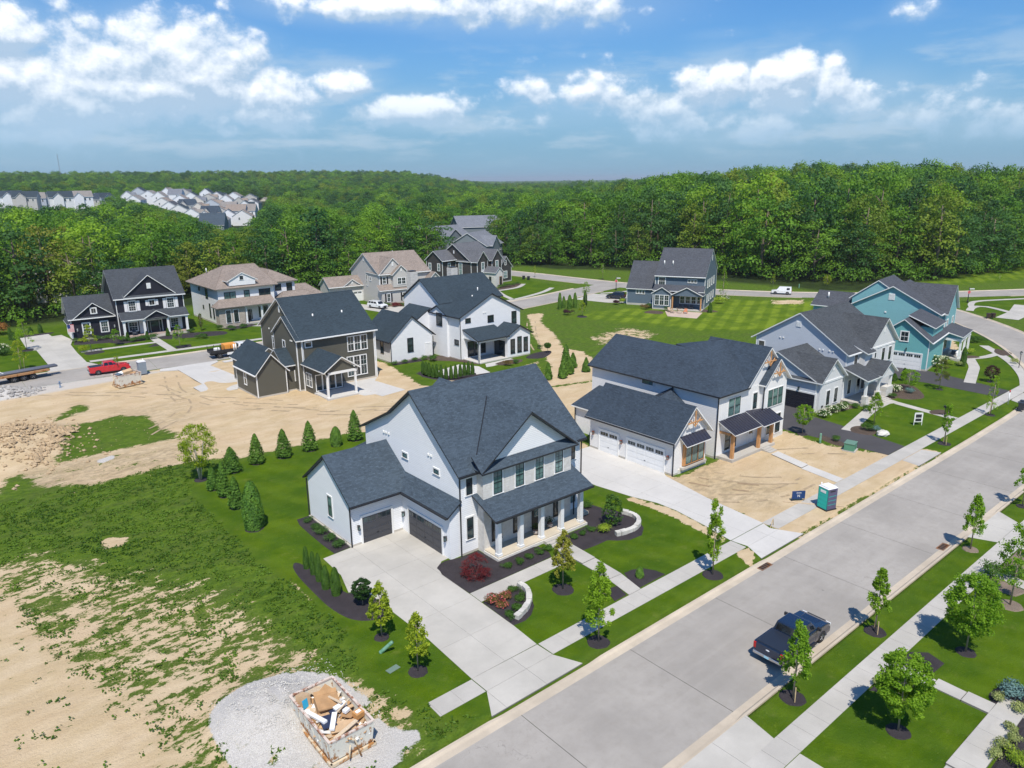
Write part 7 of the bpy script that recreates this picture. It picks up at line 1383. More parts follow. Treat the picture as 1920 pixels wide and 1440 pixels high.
# ------------------------------------------------------------------ vehicles
TYRE=m_paint('tyre_rubber',(.02,.02,.022),.85); RIM=m_paint('alloy_rim',(.55,.56,.58),.3,metal=.8); VGL=m_glass('vehicle_glass',(.008,.010,.013),(.02,.028,.035),.04); CHR=m_paint('bright_metal',(.60,.60,.62),.25,metal=.9); PLAS=m_paint('black_plastic',(.025,.026,.03),.6); LRED_=m_paint('red_lens',(.45,.02,.02),.25); LCLR=m_paint('clear_lens',(.75,.76,.78),.15); CARG=m_paint('dark_cover',(.022,.028,.042),.32)
def carpaint(name,c,rough=.22):
    if name in MATS: return MATS[name]
    m,n=newmat(name); p=pos(n); a=n.noise(p,3,3); b=fin(n,n.mix(n.step(a,.3,.7),mul(c,.94),c),rough,spec=.5); b.inputs['Coat Weight'].default_value=.6; b.inputs['Coat Roughness'].default_value=.06; MATS[name]=m; return m
def tapered(o_,bot,top,z0,z1,mat,root,name,wins=(),bv=.05):
    """frustum from rectangle bot to rectangle top (x0,x1,hy); wins=(side,u0,u1,v0,v1)"""
    B=[(bot[0],-bot[2],z0),(bot[1],-bot[2],z0),(bot[1],bot[2],z0),(bot[0],bot[2],z0)]; T_=[(top[0],-top[2],z1),(top[1],-top[2],z1),(top[1],top[2],z1),(top[0],top[2],z1)]
    b=MB(); v=B+T_; b.v=v[:]; b.f=[(0,3,2,1),(4,5,6,7),(0,1,5,4),(1,2,6,5),(2,3,7,6),(3,0,4,7)]; b.mi=[0]*6; b.sm=[False]*6; o=bevel(b.build(name,mat,root),bv,3,25)
    FI={'r':(0,1,5,4),'f':(1,2,6,5),'l':(2,3,7,6),'b':(3,0,4,7)}
    for sd,u0,u1,v0,v1 in wins:
        q=[Vector(v[i]) for i in FI[sd]]; nn=(q[1]-q[0]).cross(q[3]-q[0]).normalized()*.012
        P=lambda u_,v_:(q[0]*(1-u_)+q[1]*u_)*(1-v_)+(q[3]*(1-u_)+q[2]*u_)*v_+nn
        w_=MB(); w_.extr([P(u0,v0),P(u1,v0),P(u1,v1),P(u0,v1)],tuple(-nn*.9)); w_.build('window',VGL,o)
    return o
def body(L,W,outline,ax,r,mat,root,bv=.07):
    """side outline (x,z) with wheel arches at ax"""
    bottom=[]; z0=.36
    for a in sorted(ax,reverse=True):
        bottom.append((a+r,z0)); 
        for k in range(1,8): q=math.pi*k/8; bottom.append((a+r*math.cos(q),max(z0,.36+r*math.sin(q)*.98)))
        bottom.append((a-r,z0))
    # outline is given from rear bottom up and over to front bottom
    pts=outline+bottom; b=MB(); b.extr([(x,-W/2,z) for x,z in pts],(0,W,0)); return bevel(b.build('body',mat,root),bv,3,30)
def wheel(root,x,y,r=.39,wd=.27,steer=0):
    sg=1 if y>0 else -1; t=MB(); t.lathe([(r*.62,-wd/2),(r*.95,-wd/2),(r,-wd/2+.04),(r,wd/2-.04),(r*.95,wd/2),(r*.62,wd/2)],(0,0,0),20,axis='y'); o=t.build('wheel',TYRE,root,(x,y,r))
    m=MB(); m.lathe([(0.0,sg*wd*.30),(r*.2,sg*wd*.34),(r*.60,sg*wd*.22),(r*.64,sg*wd*.48)],(0,0,0),18,axis='y'); m.build('rim',RIM,o)
    for k in range(5):
        a=k*1.2566; s=MB(); s.tube([(0,sg*wd*.40,0),(r*.58*math.cos(a),sg*wd*.42,r*.58*math.sin(a))],.035,5); s.build('spoke',RIM,o)
def box_o(name,mat,root,*a,bv=0):
    b=MB(); b.box(*a); o=b.build(name,mat,root)
    if bv: bevel(o,bv,2)
    return o
def pickup(label,x,y,rz,paint,cover,name='pickup_truck',plate=True,boards=True,hl=1.0):
    t=empty(name,label,'pickup truck',(x,y,gz(x,y)*(0 if abs(y-22)<4.3 else 1)+.02),rz); L,W=5.9,1.98
    body(L,W,[(-2.92,.45),(-2.93,.62),(-2.88,1.30),(-.95,1.33),(-.9,1.28),(1.05,1.28),(1.25,1.26),(2.45,1.15),(2.80,1.02),(2.88,.62),(2.85,.40)],(-1.75,1.85),.46,paint,t)
    tapered(None,(-.98,1.28,.93),(-.78,.62,.74),1.22,1.90,paint,t,'cab',(('r',.05,.36,.18,.86),('r',.40,.72,.18,.86),('r',.745,.90,.16,.62),('l',.05,.36,.18,.86),('l',.40,.72,.18,.86),('l',.745,.90,.16,.62),('f',.06,.94,.10,.92),('b',.08,.92,.20,.85)),.06)
    if cover: box_o('bed_cover',CARG,t,-2.84,-1.02,-.88,.88,1.29,1.36,bv=.03)
    else: box_o('bed_liner',CARG,t,-2.80,-1.05,-.80,.80,1.29,1.335)
    box_o('hood_bulge',paint,t,1.35,2.40,-.55,.55,1.13,1.215,bv=.04)
    box_o('rear_bumper',CHR,t,-3.05,-2.88,-.95,.95,.50,.70,bv=.04); box_o('front_bumper',CHR,t,2.82,2.98,-.95,.95,.42,.66,bv=.05); box_o('grille',PLAS,t,2.80,2.91,-.62,.62,.70,1.02,bv=.02)
    for k in range(3): box_o('grille_bar',CHR,t,2.90,2.93,-.6,.6,.75+k*.09,.78+k*.09)
    box_o('tailgate',paint,t,-2.97,-2.90,-.80,.80,.72,1.27,bv=.02); 
    if plate: box_o('licence_plate',m_paint('plate_blue',(.35,.62,.75),.4),t,-3.065,-3.05,-.16,.16,.53,.67)
    b=MB(); b.lathe([(0,-.012),(.085,-.012),(.095,0)],(0,0,0),16,axis='y'); em=b.build('tailgate_emblem',m_paint('emblem_silver',(.72,.74,.78),.3),t,(-2.975,0,1.05),(0,0,-math.pi/2),); em.scale=(1.4,1,.6)
    for s in (-1,1):
        box_o('tail_lamp',LRED_,t,-2.95,-2.84,*sorted((s*.82,s*1.0)),.82,1.22,bv=.02); box_o('headlight',LCLR,t,2.62,2.88,*sorted((s*.66,s*.99)),.82,1.02,bv=.03)
        box_o('running_board',PLAS,t,-.95,1.05,*sorted((s*.95,s*1.10)),.30,.37)
        o=box_o('mirror',PLAS,t,.95,1.10,*sorted((s*1.02,s*1.27)),1.30,1.52,bv=.03)
        for xx in (-.55,.35): box_o('door_handle',CHR,t,xx,xx+.16,*sorted((s*.985,s*1.02)),1.10,1.14)
        for xx in (-.12,): box_o('door_seam',PLAS,t,xx-.008,xx+.008,*sorted((s*.97,s*.995)),.5,1.27)
        for xx in (-.98,1.02): box_o('door_seam',PLAS,t,xx-.008,xx+.008,*sorted((s*.97,s*.995)),.5,1.27)
        for xx in (-1.75,1.85): wheel(t,xx,s*.86,.40,.28)
    return t
pickup('dark navy pickup with closed bed cover parked at the right-hand kerb of the street',40.05,20.0,R(-.5),carpaint('navy_paint',(.012,.024,.055),.18),True)
_p1,_p2=gp(150+120/9.6,630+700/9.6),gp(150+930/9.6,630+600/9.6)
pickup('bright red pickup with open black bed liner on the back street',24.4,128.9,R(-3),carpaint('red_paint',(.55,.012,.022),.25),False)
def suv(label,cat,name,x,y,rz,paint,van=False,L=5.0):
    t=empty(name,label,cat,(x,y,gz(x,y)+.05),rz); W=1.95; h=L/2; 
    body(L,W,[(-h+.02,.42),(-h,.95),(-h+.06,1.10),(h-1.35,1.12),(h-.35,.98),(h-.05,.72),(h,.45)],(-h+1.0,h-.95),.42,paint,t,.06)
    if van: tapered(None,(-h+.03,h-1.15,.93),(-h+.12,h-1.85,.80),1.05,1.95,paint,t,'cabin',(('r',.66,.88,.15,.75),('l',.66,.88,.15,.75),('f',.08,.92,.12,.9)),.08)
    else: tapered(None,(-h+.05,h-1.25,.92),(-h+.45,h-1.95,.72),1.05,1.72,paint,t,'cabin',(('r',.05,.27,.18,.84),('r',.30,.56,.18,.84),('r',.59,.86,.18,.80),('l',.05,.27,.18,.84),('l',.30,.56,.18,.84),('l',.59,.86,.18,.80),('f',.06,.94,.08,.92),('b',.1,.9,.2,.85)),.07)
    box_o('grille',PLAS,t,h-.08,h+.02,-.5,.5,.55,.85,bv=.02); box_o('front_bumper',PLAS,t,h-.1,h+.05,-.9,.9,.36,.52,bv=.03); box_o('rear_bumper',PLAS,t,-h-.04,-h+.1,-.9,.9,.38,.56,bv=.03)
    for s in (-1,1):
        box_o('headlight',LCLR,t,h-.25,h-.0,*sorted((s*.60,s*.96)),.78,.90,bv=.02); box_o('tail_lamp',LRED_,t,-h-.02,-h+.08,*sorted((s*.74,s*.97)),.80,1.08,bv=.02); box_o('mirror',paint,t,h-1.75,h-1.6,*sorted((s*.95,s*1.15)),1.08,1.25,bv=.02)
        if not van: box_o('roof_rail',CHR,t,-h+.6,h-2.1,*sorted((s*.62,s*.66)),1.72,1.77)
        for xx in (-h+1.0,h-.95): wheel(t,xx,s*.86,.37,.25)
    return t
suv('white SUV parked nose outward in the drive of the beige house','suv','parked_suv',87.6,153.6,R(-78),carpaint('white_paint',(.78,.79,.81)),L=5.2)
suv('dark blue-black SUV parked beside the blue-grey house','suv','parked_suv',139.2,124.6,R(118),carpaint('black_blue_paint',(.012,.016,.030)),L=4.8)
suv('small white van driving along the cross street before the wood','van','delivery_van',175.6,100.4,R(118),carpaint('white_paint',(.78,.79,.81)),van=True,L=4.9)
# flat-bed work truck, mostly behind the olive house
t=empty('flatbed_truck','black flatbed work truck with white cab and orange load half hidden by the olive house','truck',(43.2,127.4,.03),R(-3)); WPT=carpaint('white_paint',(.78,.79,.81)); ORG=m_paint('orange_load',(.75,.32,.06),.6)
box_o('chassis',PLAS,t,-3.4,3.4,-.45,.45,.55,.85); box_o('deck',m_rust('black_deck',(.03,.03,.032),amt=.2,low=False),t,-3.6,1.0,-1.15,1.15,.95,1.12); 
for s in (-1,1):
    box_o('side_board',PLAS,t,-3.6,1.0,*sorted((s*1.12,s*1.17)),1.12,1.5)
    for k in range(5): box_o('stake_post',PLAS,t,-3.55+k*1.1,-3.48+k*1.1,*sorted((s*1.1,s*1.17)),1.12,2.05)
    for xx in (-2.1,2.6): wheel(t,xx,s*.95,.45,.3)
    box_o('tool_box',WPT,t,-.9,.2,*sorted((s*.95,s*1.2)),.5,.9)
body(2.6,2.0,[(1.15,.5),(1.15,1.45),(2.6,1.45),(3.7,1.2),(3.8,.5)],(2.6,),.5,WPT,t); tapered(None,(1.15,2.75,.93),(1.3,2.3,.78),1.4,2.15,WPT,t,'cab',(('r',.25,.8,.15,.85),('l',.25,.8,.15,.85),('f',.08,.92,.1,.9),('b',.1,.9,.2,.85)),.06)
tag(box_o('orange_crate',ORG,None,42.0,44.0,126.6,128.3,1.17,2.25,bv=.03),'orange crate strapped behind the cab of the flatbed truck','crate'); 
tag(box_o('white_tank',VENT,None,40.4,41.3,126.8,127.6,1.17,1.8,bv=.08),'small white container on the tail of the flatbed truck','container')
for k in range(2): b=MB(); b.lathe([(0,0),(.12,0),(.12,1.1),(0,1.12)],(43.4+.35*k,126.15,1.17),10); tag(b.build('white_cylinder',VENT),'white upright cylinder strapped to the truck deck, '+('left' if k==0 else 'right')+' of two','gas cylinder')
# long trailer with pipes, left edge
t=empty('flatbed_trailer','long rusty flatbed trailer loaded with pipes at the left edge','trailer',(4.5,131.4,.03),R(10)); RB=m_rust('rusty_orange',(.42,.22,.10),amt=.6,low=False)
for s in (-1,1): box_o('side_beam',RB,t,-12,12.2,*sorted((s*1.05,s*1.25)),.95,1.25)
for k in range(9): box_o('cross_member',RB,t,-11.5+k*2.9,-11.35+k*2.9,-1.1,1.1,1.0,1.18)
box_o('deck',m_wood('deck_board',(.50,.33,.18)),t,-12,12,-1.05,1.05,1.18,1.25)
for xx in (8.6,9.9,7.3):
    for s in (-1,1): wheel(t,xx,s*.95,.48,.3)
for k in range(4): b=MB(); b.tube([(-11.5,-.75+k*.36,1.45),(13.5,-.75+k*.36,1.45)],.17,8); o=b.build('pipe',m_paint('pipe_grey',(.18,.19,.22),.5),None,(4.5,131.4,.03),R(10)); tag(o,['nearest long grey pipe on the flatbed trailer','second long grey pipe on the flatbed trailer','third long grey pipe on the flatbed trailer','farthest long grey pipe on the flatbed trailer'][k],'pipe','pipes on the trailer')
for k in range(4): box_o('strap',VENT,t,-9+k*5,-8.9+k*5,-.95,.7,1.62,1.66)
# ------------------------------------------------------------------ skips and their rubbish
def skip(label,x,y,rz,L,W,Hh,mat,z0=0):
    t=empty('waste_skip',label,'waste skip',(x,y,z0),rz); i=.12; RST=m_rust('rusty_rim',(.62,.52,.45),(.32,.15,.09),amt=.72,low=False)
    for nm,a,b_ in (('side_panel',(-L/2+i,-W/2+i),(L/2-i,-W/2+i)),('side_panel',(L/2-i,W/2-i),(-L/2+i,W/2-i)),('end_panel',(L/2-i,-W/2+i),(L/2-i,W/2-i)),('end_panel',(-L/2+i,W/2-i),(-L/2+i,-W/2+i))):
        A=Vector((*a,.22)); B_=Vector((*b_,.22)); d=(B_-A).normalized(); out=d.cross(Vector((0,0,1))); ex=lambda p,e:p+out*e+d*0
        A2=A+Vector((0,0,Hh-.22))+out*i-d*i*.98; B2=B_+Vector((0,0,Hh-.22))+out*i+d*i*.98; m=MB(); m.extr([A,B_,B2,A2],tuple(-out*.05)); m.build(nm,mat,t)
    for a in ((-L/2,L/2,-W/2-.03,-W/2+.10),(-L/2,L/2,W/2-.10,W/2+.03),(-L/2-.03,-L/2+.10,-W/2+.1,W/2-.1),(L/2-.10,L/2+.03,-W/2+.1,W/2-.1)): box_o('rim',RST,t,*a,Hh-.03,Hh+.06)
    OR=m_rust('rust_orange_rail',(.60,.50,.36),(.42,.20,.07),amt=.75,low=False)
    for s in (-1,1):
        box_o('base_rail',OR,t,-L/2-.05,L/2+.05,*sorted((s*(W/2-.1),s*(W/2+.02))),.02,.2)
        n_=int(L/.75)
        for k in range(n_): xx=-L/2+.35+k*(L-.6)/(n_-1); b=MB(); b.extr([(xx-.04,s*(W/2-.10),.2),(xx+.04,s*(W/2-.10),.2),(xx+.04,s*(W/2+.03),Hh-.05),(xx-.04,s*(W/2+.03),Hh-.05)],(0,-s*.03,0)); b.build('rib',mat,t) if Hh<9 else None
    for s in (-1,1): box_o('base_rail',OR,t,*sorted((s*(L/2-.1),s*(L/2+.04))),-W/2,W/2,.02,.2)
    box_o('floor',OR,t,-L/2+.15,L/2-.15,-W/2+.15,W/2-.15,.22,.27)
    b=MB(); b.tube([(-L/2-.35,-.25,.15),(-L/2-.15,-.05,Hh*.75),(-L/2-.1,.3,Hh*.9)],.05,6); b.tube([(-L/2-.3,.4,.3),(-L/2-.1,.2,Hh*.6)],.04,6); b.build('winch_hook',OR,t)
    return t
RW=m_rust('rusty_white',(.70,.68,.61),(.38,.19,.08),amt=.52)
SX,SY,SA=14.1,32.25,R(90); skip('rust-streaked white skip full of cardboard and timber, nearest the camera',SX,SY,SA,4.75,2.6,1.5,RW,T)
CARD=m_paint('cardboard',(.46,.27,.13),.85,.2); CARD2=m_paint('light_cardboard',(.58,.40,.24),.85,.2); FOAM=m_paint('white_foam',(.82,.82,.82),.6); NAVY=m_paint('navy_wrap',(.03,.04,.08),.4); LUM=m_wood('pale_lumber',(.68,.55,.40),(.50,.38,.25))
def junk(name,label,mat,u,v_,z,dx,dy,dz,rz=0,tx=0,ty=0,cat='cardboard box',flaps=False):
    b=MB(); b.box(-dx/2,dx/2,-dy/2,dy/2,0,dz)
    if flaps: 
        b.extr([(-dx/2,-dy/2,dz),(dx/2,-dy/2,dz),(dx/2,-dy/2-.2,dz+.12),(-dx/2,-dy/2-.2,dz+.12)],(0,0,.012)); b.extr([(-dx/2,dy/2,dz),(dx/2,dy/2,dz),(dx/2,dy/2+.22,dz+.1),(-dx/2,dy/2+.22,dz+.1)],(0,0,.012))
        b.box(-dx/2,dx/2,-.03,.03,dz,dz+.004)
    x=SX+u; y=SY+v_; o=b.build(name,mat,None,(x,y,T+z+.1),(R(tx),R(ty),R(rz))); return tag(o,label,cat,'rubbish in the near skip')
# fill under the visible rubbish
b=MB(); rr=random.Random(3)
for k in range(420):
    a,c_=rr.uniform(-.95,.95),rr.uniform(-2.1,2.1); l_,w__=rr.uniform(.12,.5),rr.uniform(.04,.22); q=rr.uniform(0,6.28); cz=.85+rr.random()*.5*(1-abs(c_)/3.4); ca_,sa_=math.cos(q),math.sin(q); tz=rr.uniform(-.2,.2)
    P4=[(a+u_*l_*ca_-v_*w__*sa_,c_+u_*l_*sa_+v_*w__*ca_,cz+u_*tz) for u_,v_ in ((-1,-1),(1,-1),(1,1),(-1,1))]; b.extr(P4,(0,0,-.05),rr.choice([0,0,1,2,3]))
b.box(-1.1,1.1,-2.2,2.2,.27,.85,0)
o=b.build('rubbish_fill',[CARD2,CARD,FOAM,LUM],None,(SX,SY,T)); stuff(o,'jumbled layer of scrap wood and cardboard in the near skip','rubbish')
junk('cardboard_box','large brown cardboard box lying open in the middle of the near skip',CARD,.05,.55,1.15,1.25,1.05,.38,-12,8,6,flaps=True)
junk('cardboard_sheet','folded brown cardboard sheet leaning at the far corner of the near skip',CARD,.35,1.35,1.2,1.1,.9,.05,25,22,-12,'cardboard sheet')
junk('cardboard_box','upright tan box with a blue print stripe at the left of the near skip',CARD2,-.85,1.55,1.1,.5,.6,.6,15,-14,8)
junk('blue_tape_strip','bright blue printed strip on the tan box in the near skip',m_paint('print_blue',(.03,.38,.62),.5),-.86,1.23,1.12,.34,.02,.5,15,-10,0,'tape strip')
junk('wooden_pallet_piece','broken pallet boards at the far end of the near skip',LUM,.1,2.0,1.25,.9,.5,.08,30,14,18,'pallet piece')
junk('wooden_board','pale board standing across the large box in the near skip',LUM,.35,.35,1.58,.14,1.5,.04,10,-8,0,'board')
junk('wooden_board','long pale board along the near edge of the near skip',LUM,-.15,-1.95,1.35,1.55,.22,.05,14,0,-4,'board')
junk('wooden_board','narrow batten lying toward the right corner of the near skip',LUM,.45,-.45,1.5,1.3,.07,.05,24,0,-6,'board')
junk('foam_block','long white foam block leaning at the left side of the near skip',FOAM,-.88,-.1,1.3,.24,1.55,.12,12,-6,0,'foam block'); junk('foam_block','white foam block crossing the dark wrap in the near skip',FOAM,-.38,-1.05,1.38,.26,1.2,.12,-34,4,0,'foam block'); junk('foam_block','small white foam piece in the centre of the near skip',FOAM,.42,-.25,1.42,.75,.28,.14,10,6,0,'foam block')
junk('dark_wrap','crumpled dark navy wrapping between the foam blocks',NAVY,-.55,-.75,1.28,.75,.9,.08,-10,5,4,'wrapping'); junk('dark_wrap','small dark wrapper near the middle of the near skip',NAVY,.08,-.3,1.4,.6,.25,.06,6,0,0,'wrapping')
junk('cardboard_box','small orange-brown box with white label at the right corner of the near skip',m_paint('orange_cardboard',(.58,.29,.10),.8,.2),.92,-1.35,1.25,.5,.42,.3,10,4,0,flaps=False); junk('paper_label','white label on the small corner box of the near skip',FOAM,.92,-1.35,1.56,.3,.2,.006,10,4,0,'label')
junk('cardboard_sheet','flat cardboard panel near the front of the near skip',CARD2,-.05,-1.45,1.2,1.3,.7,.04,-18,6,4,'cardboard sheet'); junk('cardboard_sheet','brown carton flap right of centre in the near skip',CARD,.55,-.95,1.28,.55,.65,.05,30,-6,8,'cardboard sheet'); junk('plastic_tub','white tub beside the batten in the near skip',FOAM,.5,-.8,1.42,.32,.26,.16,20,0,0,'tub'); junk('cardboard_box','pale flattened box at the left front of the near skip',CARD2,-.35,.0,1.15,.9,.6,.14,20,-4,4)
t=skip('rusty white skip heaped with cardboard beside the red pickup',24.6,118.9,R(12),3.4,2.3,1.75,RW,0.0)
for k,(u_,v_,z_,dx,dy,dz,m_,lb) in enumerate(((.3,.2,1.5,1.3,.9,.7,CARD2,'big tan carton on top of the far skip'),(-.6,.2,1.5,.8,.8,.5,FOAM,'crumpled white sacking on the far skip'),(-1.1,-.2,1.4,.6,.7,.55,m_paint('slate_bag',(.10,.14,.18),.5),'dark bag at the left of the far skip'),(.9,-.2,1.4,.7,.7,.45,CARD,'brown carton at the right of the far skip'))):
    b=MB(); b.box(-dx/2,dx/2,-dy/2,dy/2,0,dz); o=bevel(b.build('skip_rubbish',m_,None,(24.6+u_,118.9+v_,z_),(R(8),R(-10),R(20*k))),.06); tag(o,lb,'rubbish','rubbish heaped in the far skip')
# ------------------------------------------------------------------ site toilets
def toilet(label,x,y,rz,c,trim,roofc,sgn=True):
    t=empty('portable_toilet',label,'portable toilet',(x,y,gz(x,y)),rz); m=m_paint('toilet_'+label[:5].replace(' ','_'),c,.45); tr=m_paint('toilet_trim_'+label[:5].replace(' ','_'),trim,.5); W=.56
    box_o('skid',PLAS,t,-.62,.62,-.60,.60,0,.12)
    for a in ((-W,-W+.04,-W,W),(-W,W,W-.04,W),(-W,W,-W,-W+.04)): box_o('wall_panel',m if a[1]-a[0]<.1 else tr,t,*a,.12,2.05)  # the two side walls take the second colour, darker on the teal unit
    box_o('door',m,t,W-.04,W,-W+.04,W-.04,.14,2.02)
    b=MB(); b.extr([(-W-.04,-W-.04,2.05),(W+.04,-W-.04,2.05),(W+.04,W+.04,2.05),(-W-.04,W+.04,2.05)],(0,0,.07)); b.extr([(-W,-W,2.12),(W,-W,2.12),(W,-W+.1,2.22),(W,W-.1,2.22),(W,W,2.12),(-W,W,2.12)],(.0,0,.02)); b2=MB(); b2.box(-W-.03,W+.03,-W-.03,W+.03,2.05,2.13); b2.box(-W+.08,W-.08,-W+.08,W-.08,2.13,2.24); bevel(b2.build('roof',m_paint('toilet_roof',roofc,.45),t),.04)
    b=MB(); b.tube([(-W+.15,W-.15,2.1),(-W+.15,W-.15,2.45)],.05,8); b.build('vent_pipe',m_paint('toilet_roof',roofc,.45),t)
    for z in (.55,.95,1.35): 
        for a in ((-W-.015,-W,-W+.1,W-.1),(-W+.1,W-.1,-W-.015,-W)): box_o('panel_rib',m,t,*a,z,z+.03)
    if sgn: box_o('notice',VENT,t,-W-.018,-W-.0,-.30,.30,1.62,1.86)
    for z in (1.78,): box_o('vent_grille',PLAS,t,-.3,.3,-W-.012,-W,z,z+.12)
    return t
toilet('teal portable toilet with white roof standing on the verge beside the pavement',61.2,28.75,R(-16),(.015,.50,.42),(.10,.09,.16),(.80,.80,.82)); toilet('grey-blue portable toilet with white roof by the back street kerb',28.0,124.0,R(-90),(.22,.27,.33),(.22,.27,.33),(.78,.78,.80),False)
for k,(a,b_) in enumerate((((59.5,32.0),(62.0,28.4)),((59.9,31.5),(62.6,27.8)))): b=MB(); b.tube([(*a,T+.06),(*b_,T+.06)],.045,4); o=b.build('timber_plank',LUM); tag(o,'long pale plank under the teal toilet, '+('nearer the blue sign' if k else 'the farther of two'),'plank')
b=MB(); b.tube([(60.2,29.8,T+.06),(59.6,30.1,T+.06)],.05,4)
t=empty('stake_frame','small wooden A-shaped stake frame at the corner of the new driveway','stake',(54.2,29.9,T)); b=MB(); b.tube([(-.35,0,0),(0,0,.75)],.035,4); b.build('leg',TIMB2,t); b=MB(); b.tube([(.3,.1,0),(0,0,.75)],.035,4); b.build('leg',TIMB2,t)
# ------------------------------------------------------------------ signs
def text(body_,size,loc,rot,mat,parent,name='lettering',ext=.004):
    cu=bpy.data.curves.new(name,'FONT'); cu.body=body_; cu.size=size; cu.align_x='CENTER'; cu.align_y='CENTER'; cu.extrude=ext; o=bpy.data.objects.new(name,cu)
    C.objects.link(o); dg=bpy.context.evaluated_depsgraph_get(); me=bpy.data.meshes.new_from_object(o.evaluated_get(dg)); bpy.data.objects.remove(o); me.materials.clear(); me.materials.append(mat); o=obj(name,me,parent,loc,rot); return o
BLU=m_paint('sign_blue',(.015,.05,.16),.45); x,y=60.7,31.2
t=empty('site_sign','dark blue site sign with small white logo on the bare earth','sign',(x,y,T),R(-35)); box_o('board',BLU,t,-.62,.62,-.03,.03,.25,1.0); 
for s in (-1,1): box_o('leg',PLAS,t,*sorted((s*.55,s*.60)),.0,.05,0,.3)
text('HI IN',.20,(0,-.034,.82),(R(90),0,0),VENT,t); text('N',.34,(0,-.034,.52),(R(90),0,0),VENT,t)
x,y=91.6,33.1; t=empty('yard_sign','white framed yard sign with black panels on the lawn of the grey house','sign',(x,y,T),R(-40)); t.scale=(.72,.72,.78)
for s in (-1,1): box_o('post',VENT,t,*sorted((s*.62,s*.70)),-.04,.04,0,2.0)
box_o('top_rail',VENT,t,-.7,.7,-.04,.04,1.9,2.0); box_o('board',VENT,t,-.62,.62,-.02,.02,.5,1.88); box_o('black_panel',PLAS,t,-.5,.5,-.03,-.02,1.2,1.75); box_o('black_panel',PLAS,t,-.5,.5,-.03,-.02,.62,1.08)
def stop_sign(label,x,y,rz):
    t=empty('stop_sign',label,'stop sign',(x,y,gz(x,y)),rz); POLE=m_paint('dark_pole',(.03,.03,.035),.5); b=MB(); b.tube([(0,0,0),(0,0,3.5)],.09,8); b.lathe([(.2,0),(.17,.5),(.09,.6)],(0,0,0),10); b.build('pole',POLE,t)
    b=MB(); b.extr([(.40*math.cos(R(22.5+45*k)),-.12,2.5+.40*math.sin(R(22.5+45*k))) for k in range(8)],(0,.02,0)); o=b.build('octagon',m_paint('sign_white',(.8,.8,.8),.4),t); b=MB(); b.extr([(.36*math.cos(R(22.5+45*k)),-.128,2.5+.36*math.sin(R(22.5+45*k))) for k in range(8)],(0,.006,0)); b.build('red_face',m_paint('stop_red',(.55,.02,.03),.4),o); text('STOP',.24,(0,-.134,2.5),(R(90),0,0),m_paint('sign_white',(.8,.8,.8),.4),o)
    box_o('street_name_blade',m_paint('blade_white',(.72,.72,.74),.4),t,.05,1.1,-.015,.015,3.15,3.40); box_o('finial',POLE,t,-.08,.08,-.08,.08,3.5,3.62)
    return t
stop_sign('stop sign on a black pole at the corner opposite the teal house',195.0,63.4,R(-50)); _x,_y=gp(1155,544); stop_sign('stop sign on a black pole beyond the dark SUV',_x,_y,R(-50))
# ------------------------------------------------------------------ boxes, bins, lamp, stones
GRN=m_paint('utility_green',(.09,.26,.17),.5); LGR=m_paint('pale_green_plastic',(.15,.30,.21),.5)
def tube_marker(label,base,H,tilt=0,rz=0,r=.12):
    x,y=base; t=empty('utility_pedestal',label,'utility marker',(x,y,gz(x,y)),0); t.rotation_euler=(0,R(tilt),rz); b=MB(); b.lathe([(r*1.1,0),(r*1.1,.08),(r,.1),(r,H-.1),(r*.9,H-.02),(0,H)],(0,0,0),14); b.build('tube',LGR,t); b=MB(); b.lathe([(r*1.06,H*.78),(r*1.06,H*.82)],(0,0,0),14); b.build('band',GRN,t); 
    for k in range(8):
        b=MB(); b.lathe([(r*1.03,.12+k*.03),(r*1.03,.135+k*.03)],(0,0,0),14); b.build('groove',GRN,t)
tube_marker('pale green tube marker leaning over beside the ringed yellow-green tree',gp(713,1224,.12),1.15,46,R(-40),.12)
tube_marker('pale green utility pedestal at the edge of the asphalt driveway',(77.0,37.7),1.15); _q=gp(1498,540.5); tube_marker('small pale green marker on the grass above the white van',_q,1.2); _q=gp(1512,560); 
x,y=77.3,34.4; t=empty('transformer_box','dark green transformer box beside the asphalt driveway','transformer',(x,y,T),R(12)); box_o('pad',CONC,t,-.75,.75,-.65,.65,-.05,.1); bevel(box_o('cabinet',GRN,t,-.65,.65,-.52,.52,.1,.85),.03); box_o('lid',m_paint('utility_green_light',(.13,.24,.18),.5),t,-.7,.7,-.57,.57,.85,.93,bv=.02); box_o('door_seam',PLAS,t,-.005,.005,-.53,-.52,.15,.82)
x,y=gp(737,1255,.12); t=empty('ground_cover_lid','flat grey-green utility lid sunk in the rough grass','utility lid',(x,y,T+.01),R(8)); box_o('lid',m_paint('lid_green',(.16,.21,.17),.6),t,-.42,.42,-.22,.22,0,.035,bv=.01); 
for k in range(6): box_o('lid_slot',m_paint('utility_green_light',(.13,.24,.18),.5),t,-.35+k*.13,-.31+k*.13,-.18,.18,.035,.042)
def wheelie(label,x,y,rz,c):
    t=empty('wheelie_bin',label,'bin',(x,y,.14 if y<60 else .05),rz); m=m_paint('bin_'+('black' if c[0]<.05 else 'brown'),c,.5); b=MB(); b.extr([(-.28,-.3,.1),(.28,-.3,.1),(.36,-.3,1.0),(-.36,-.3,1.0)],(0,.6,0)); bevel(b.build('body',m,t),.03); bevel(box_o('lid',m,t,-.39,.39,-.34,.40,1.0,1.08),.03); 
    for s in (-1,1): b=MB(); b.lathe([(.12,-.03),(.12,.03)],(s*.3,.34,.12),12,axis='y'); b.build('wheel',TYRE,t)
    b=MB(); b.tube([(-.3,.44,.95),(.3,.44,.95)],.02,6); b.build('handle',m,t)
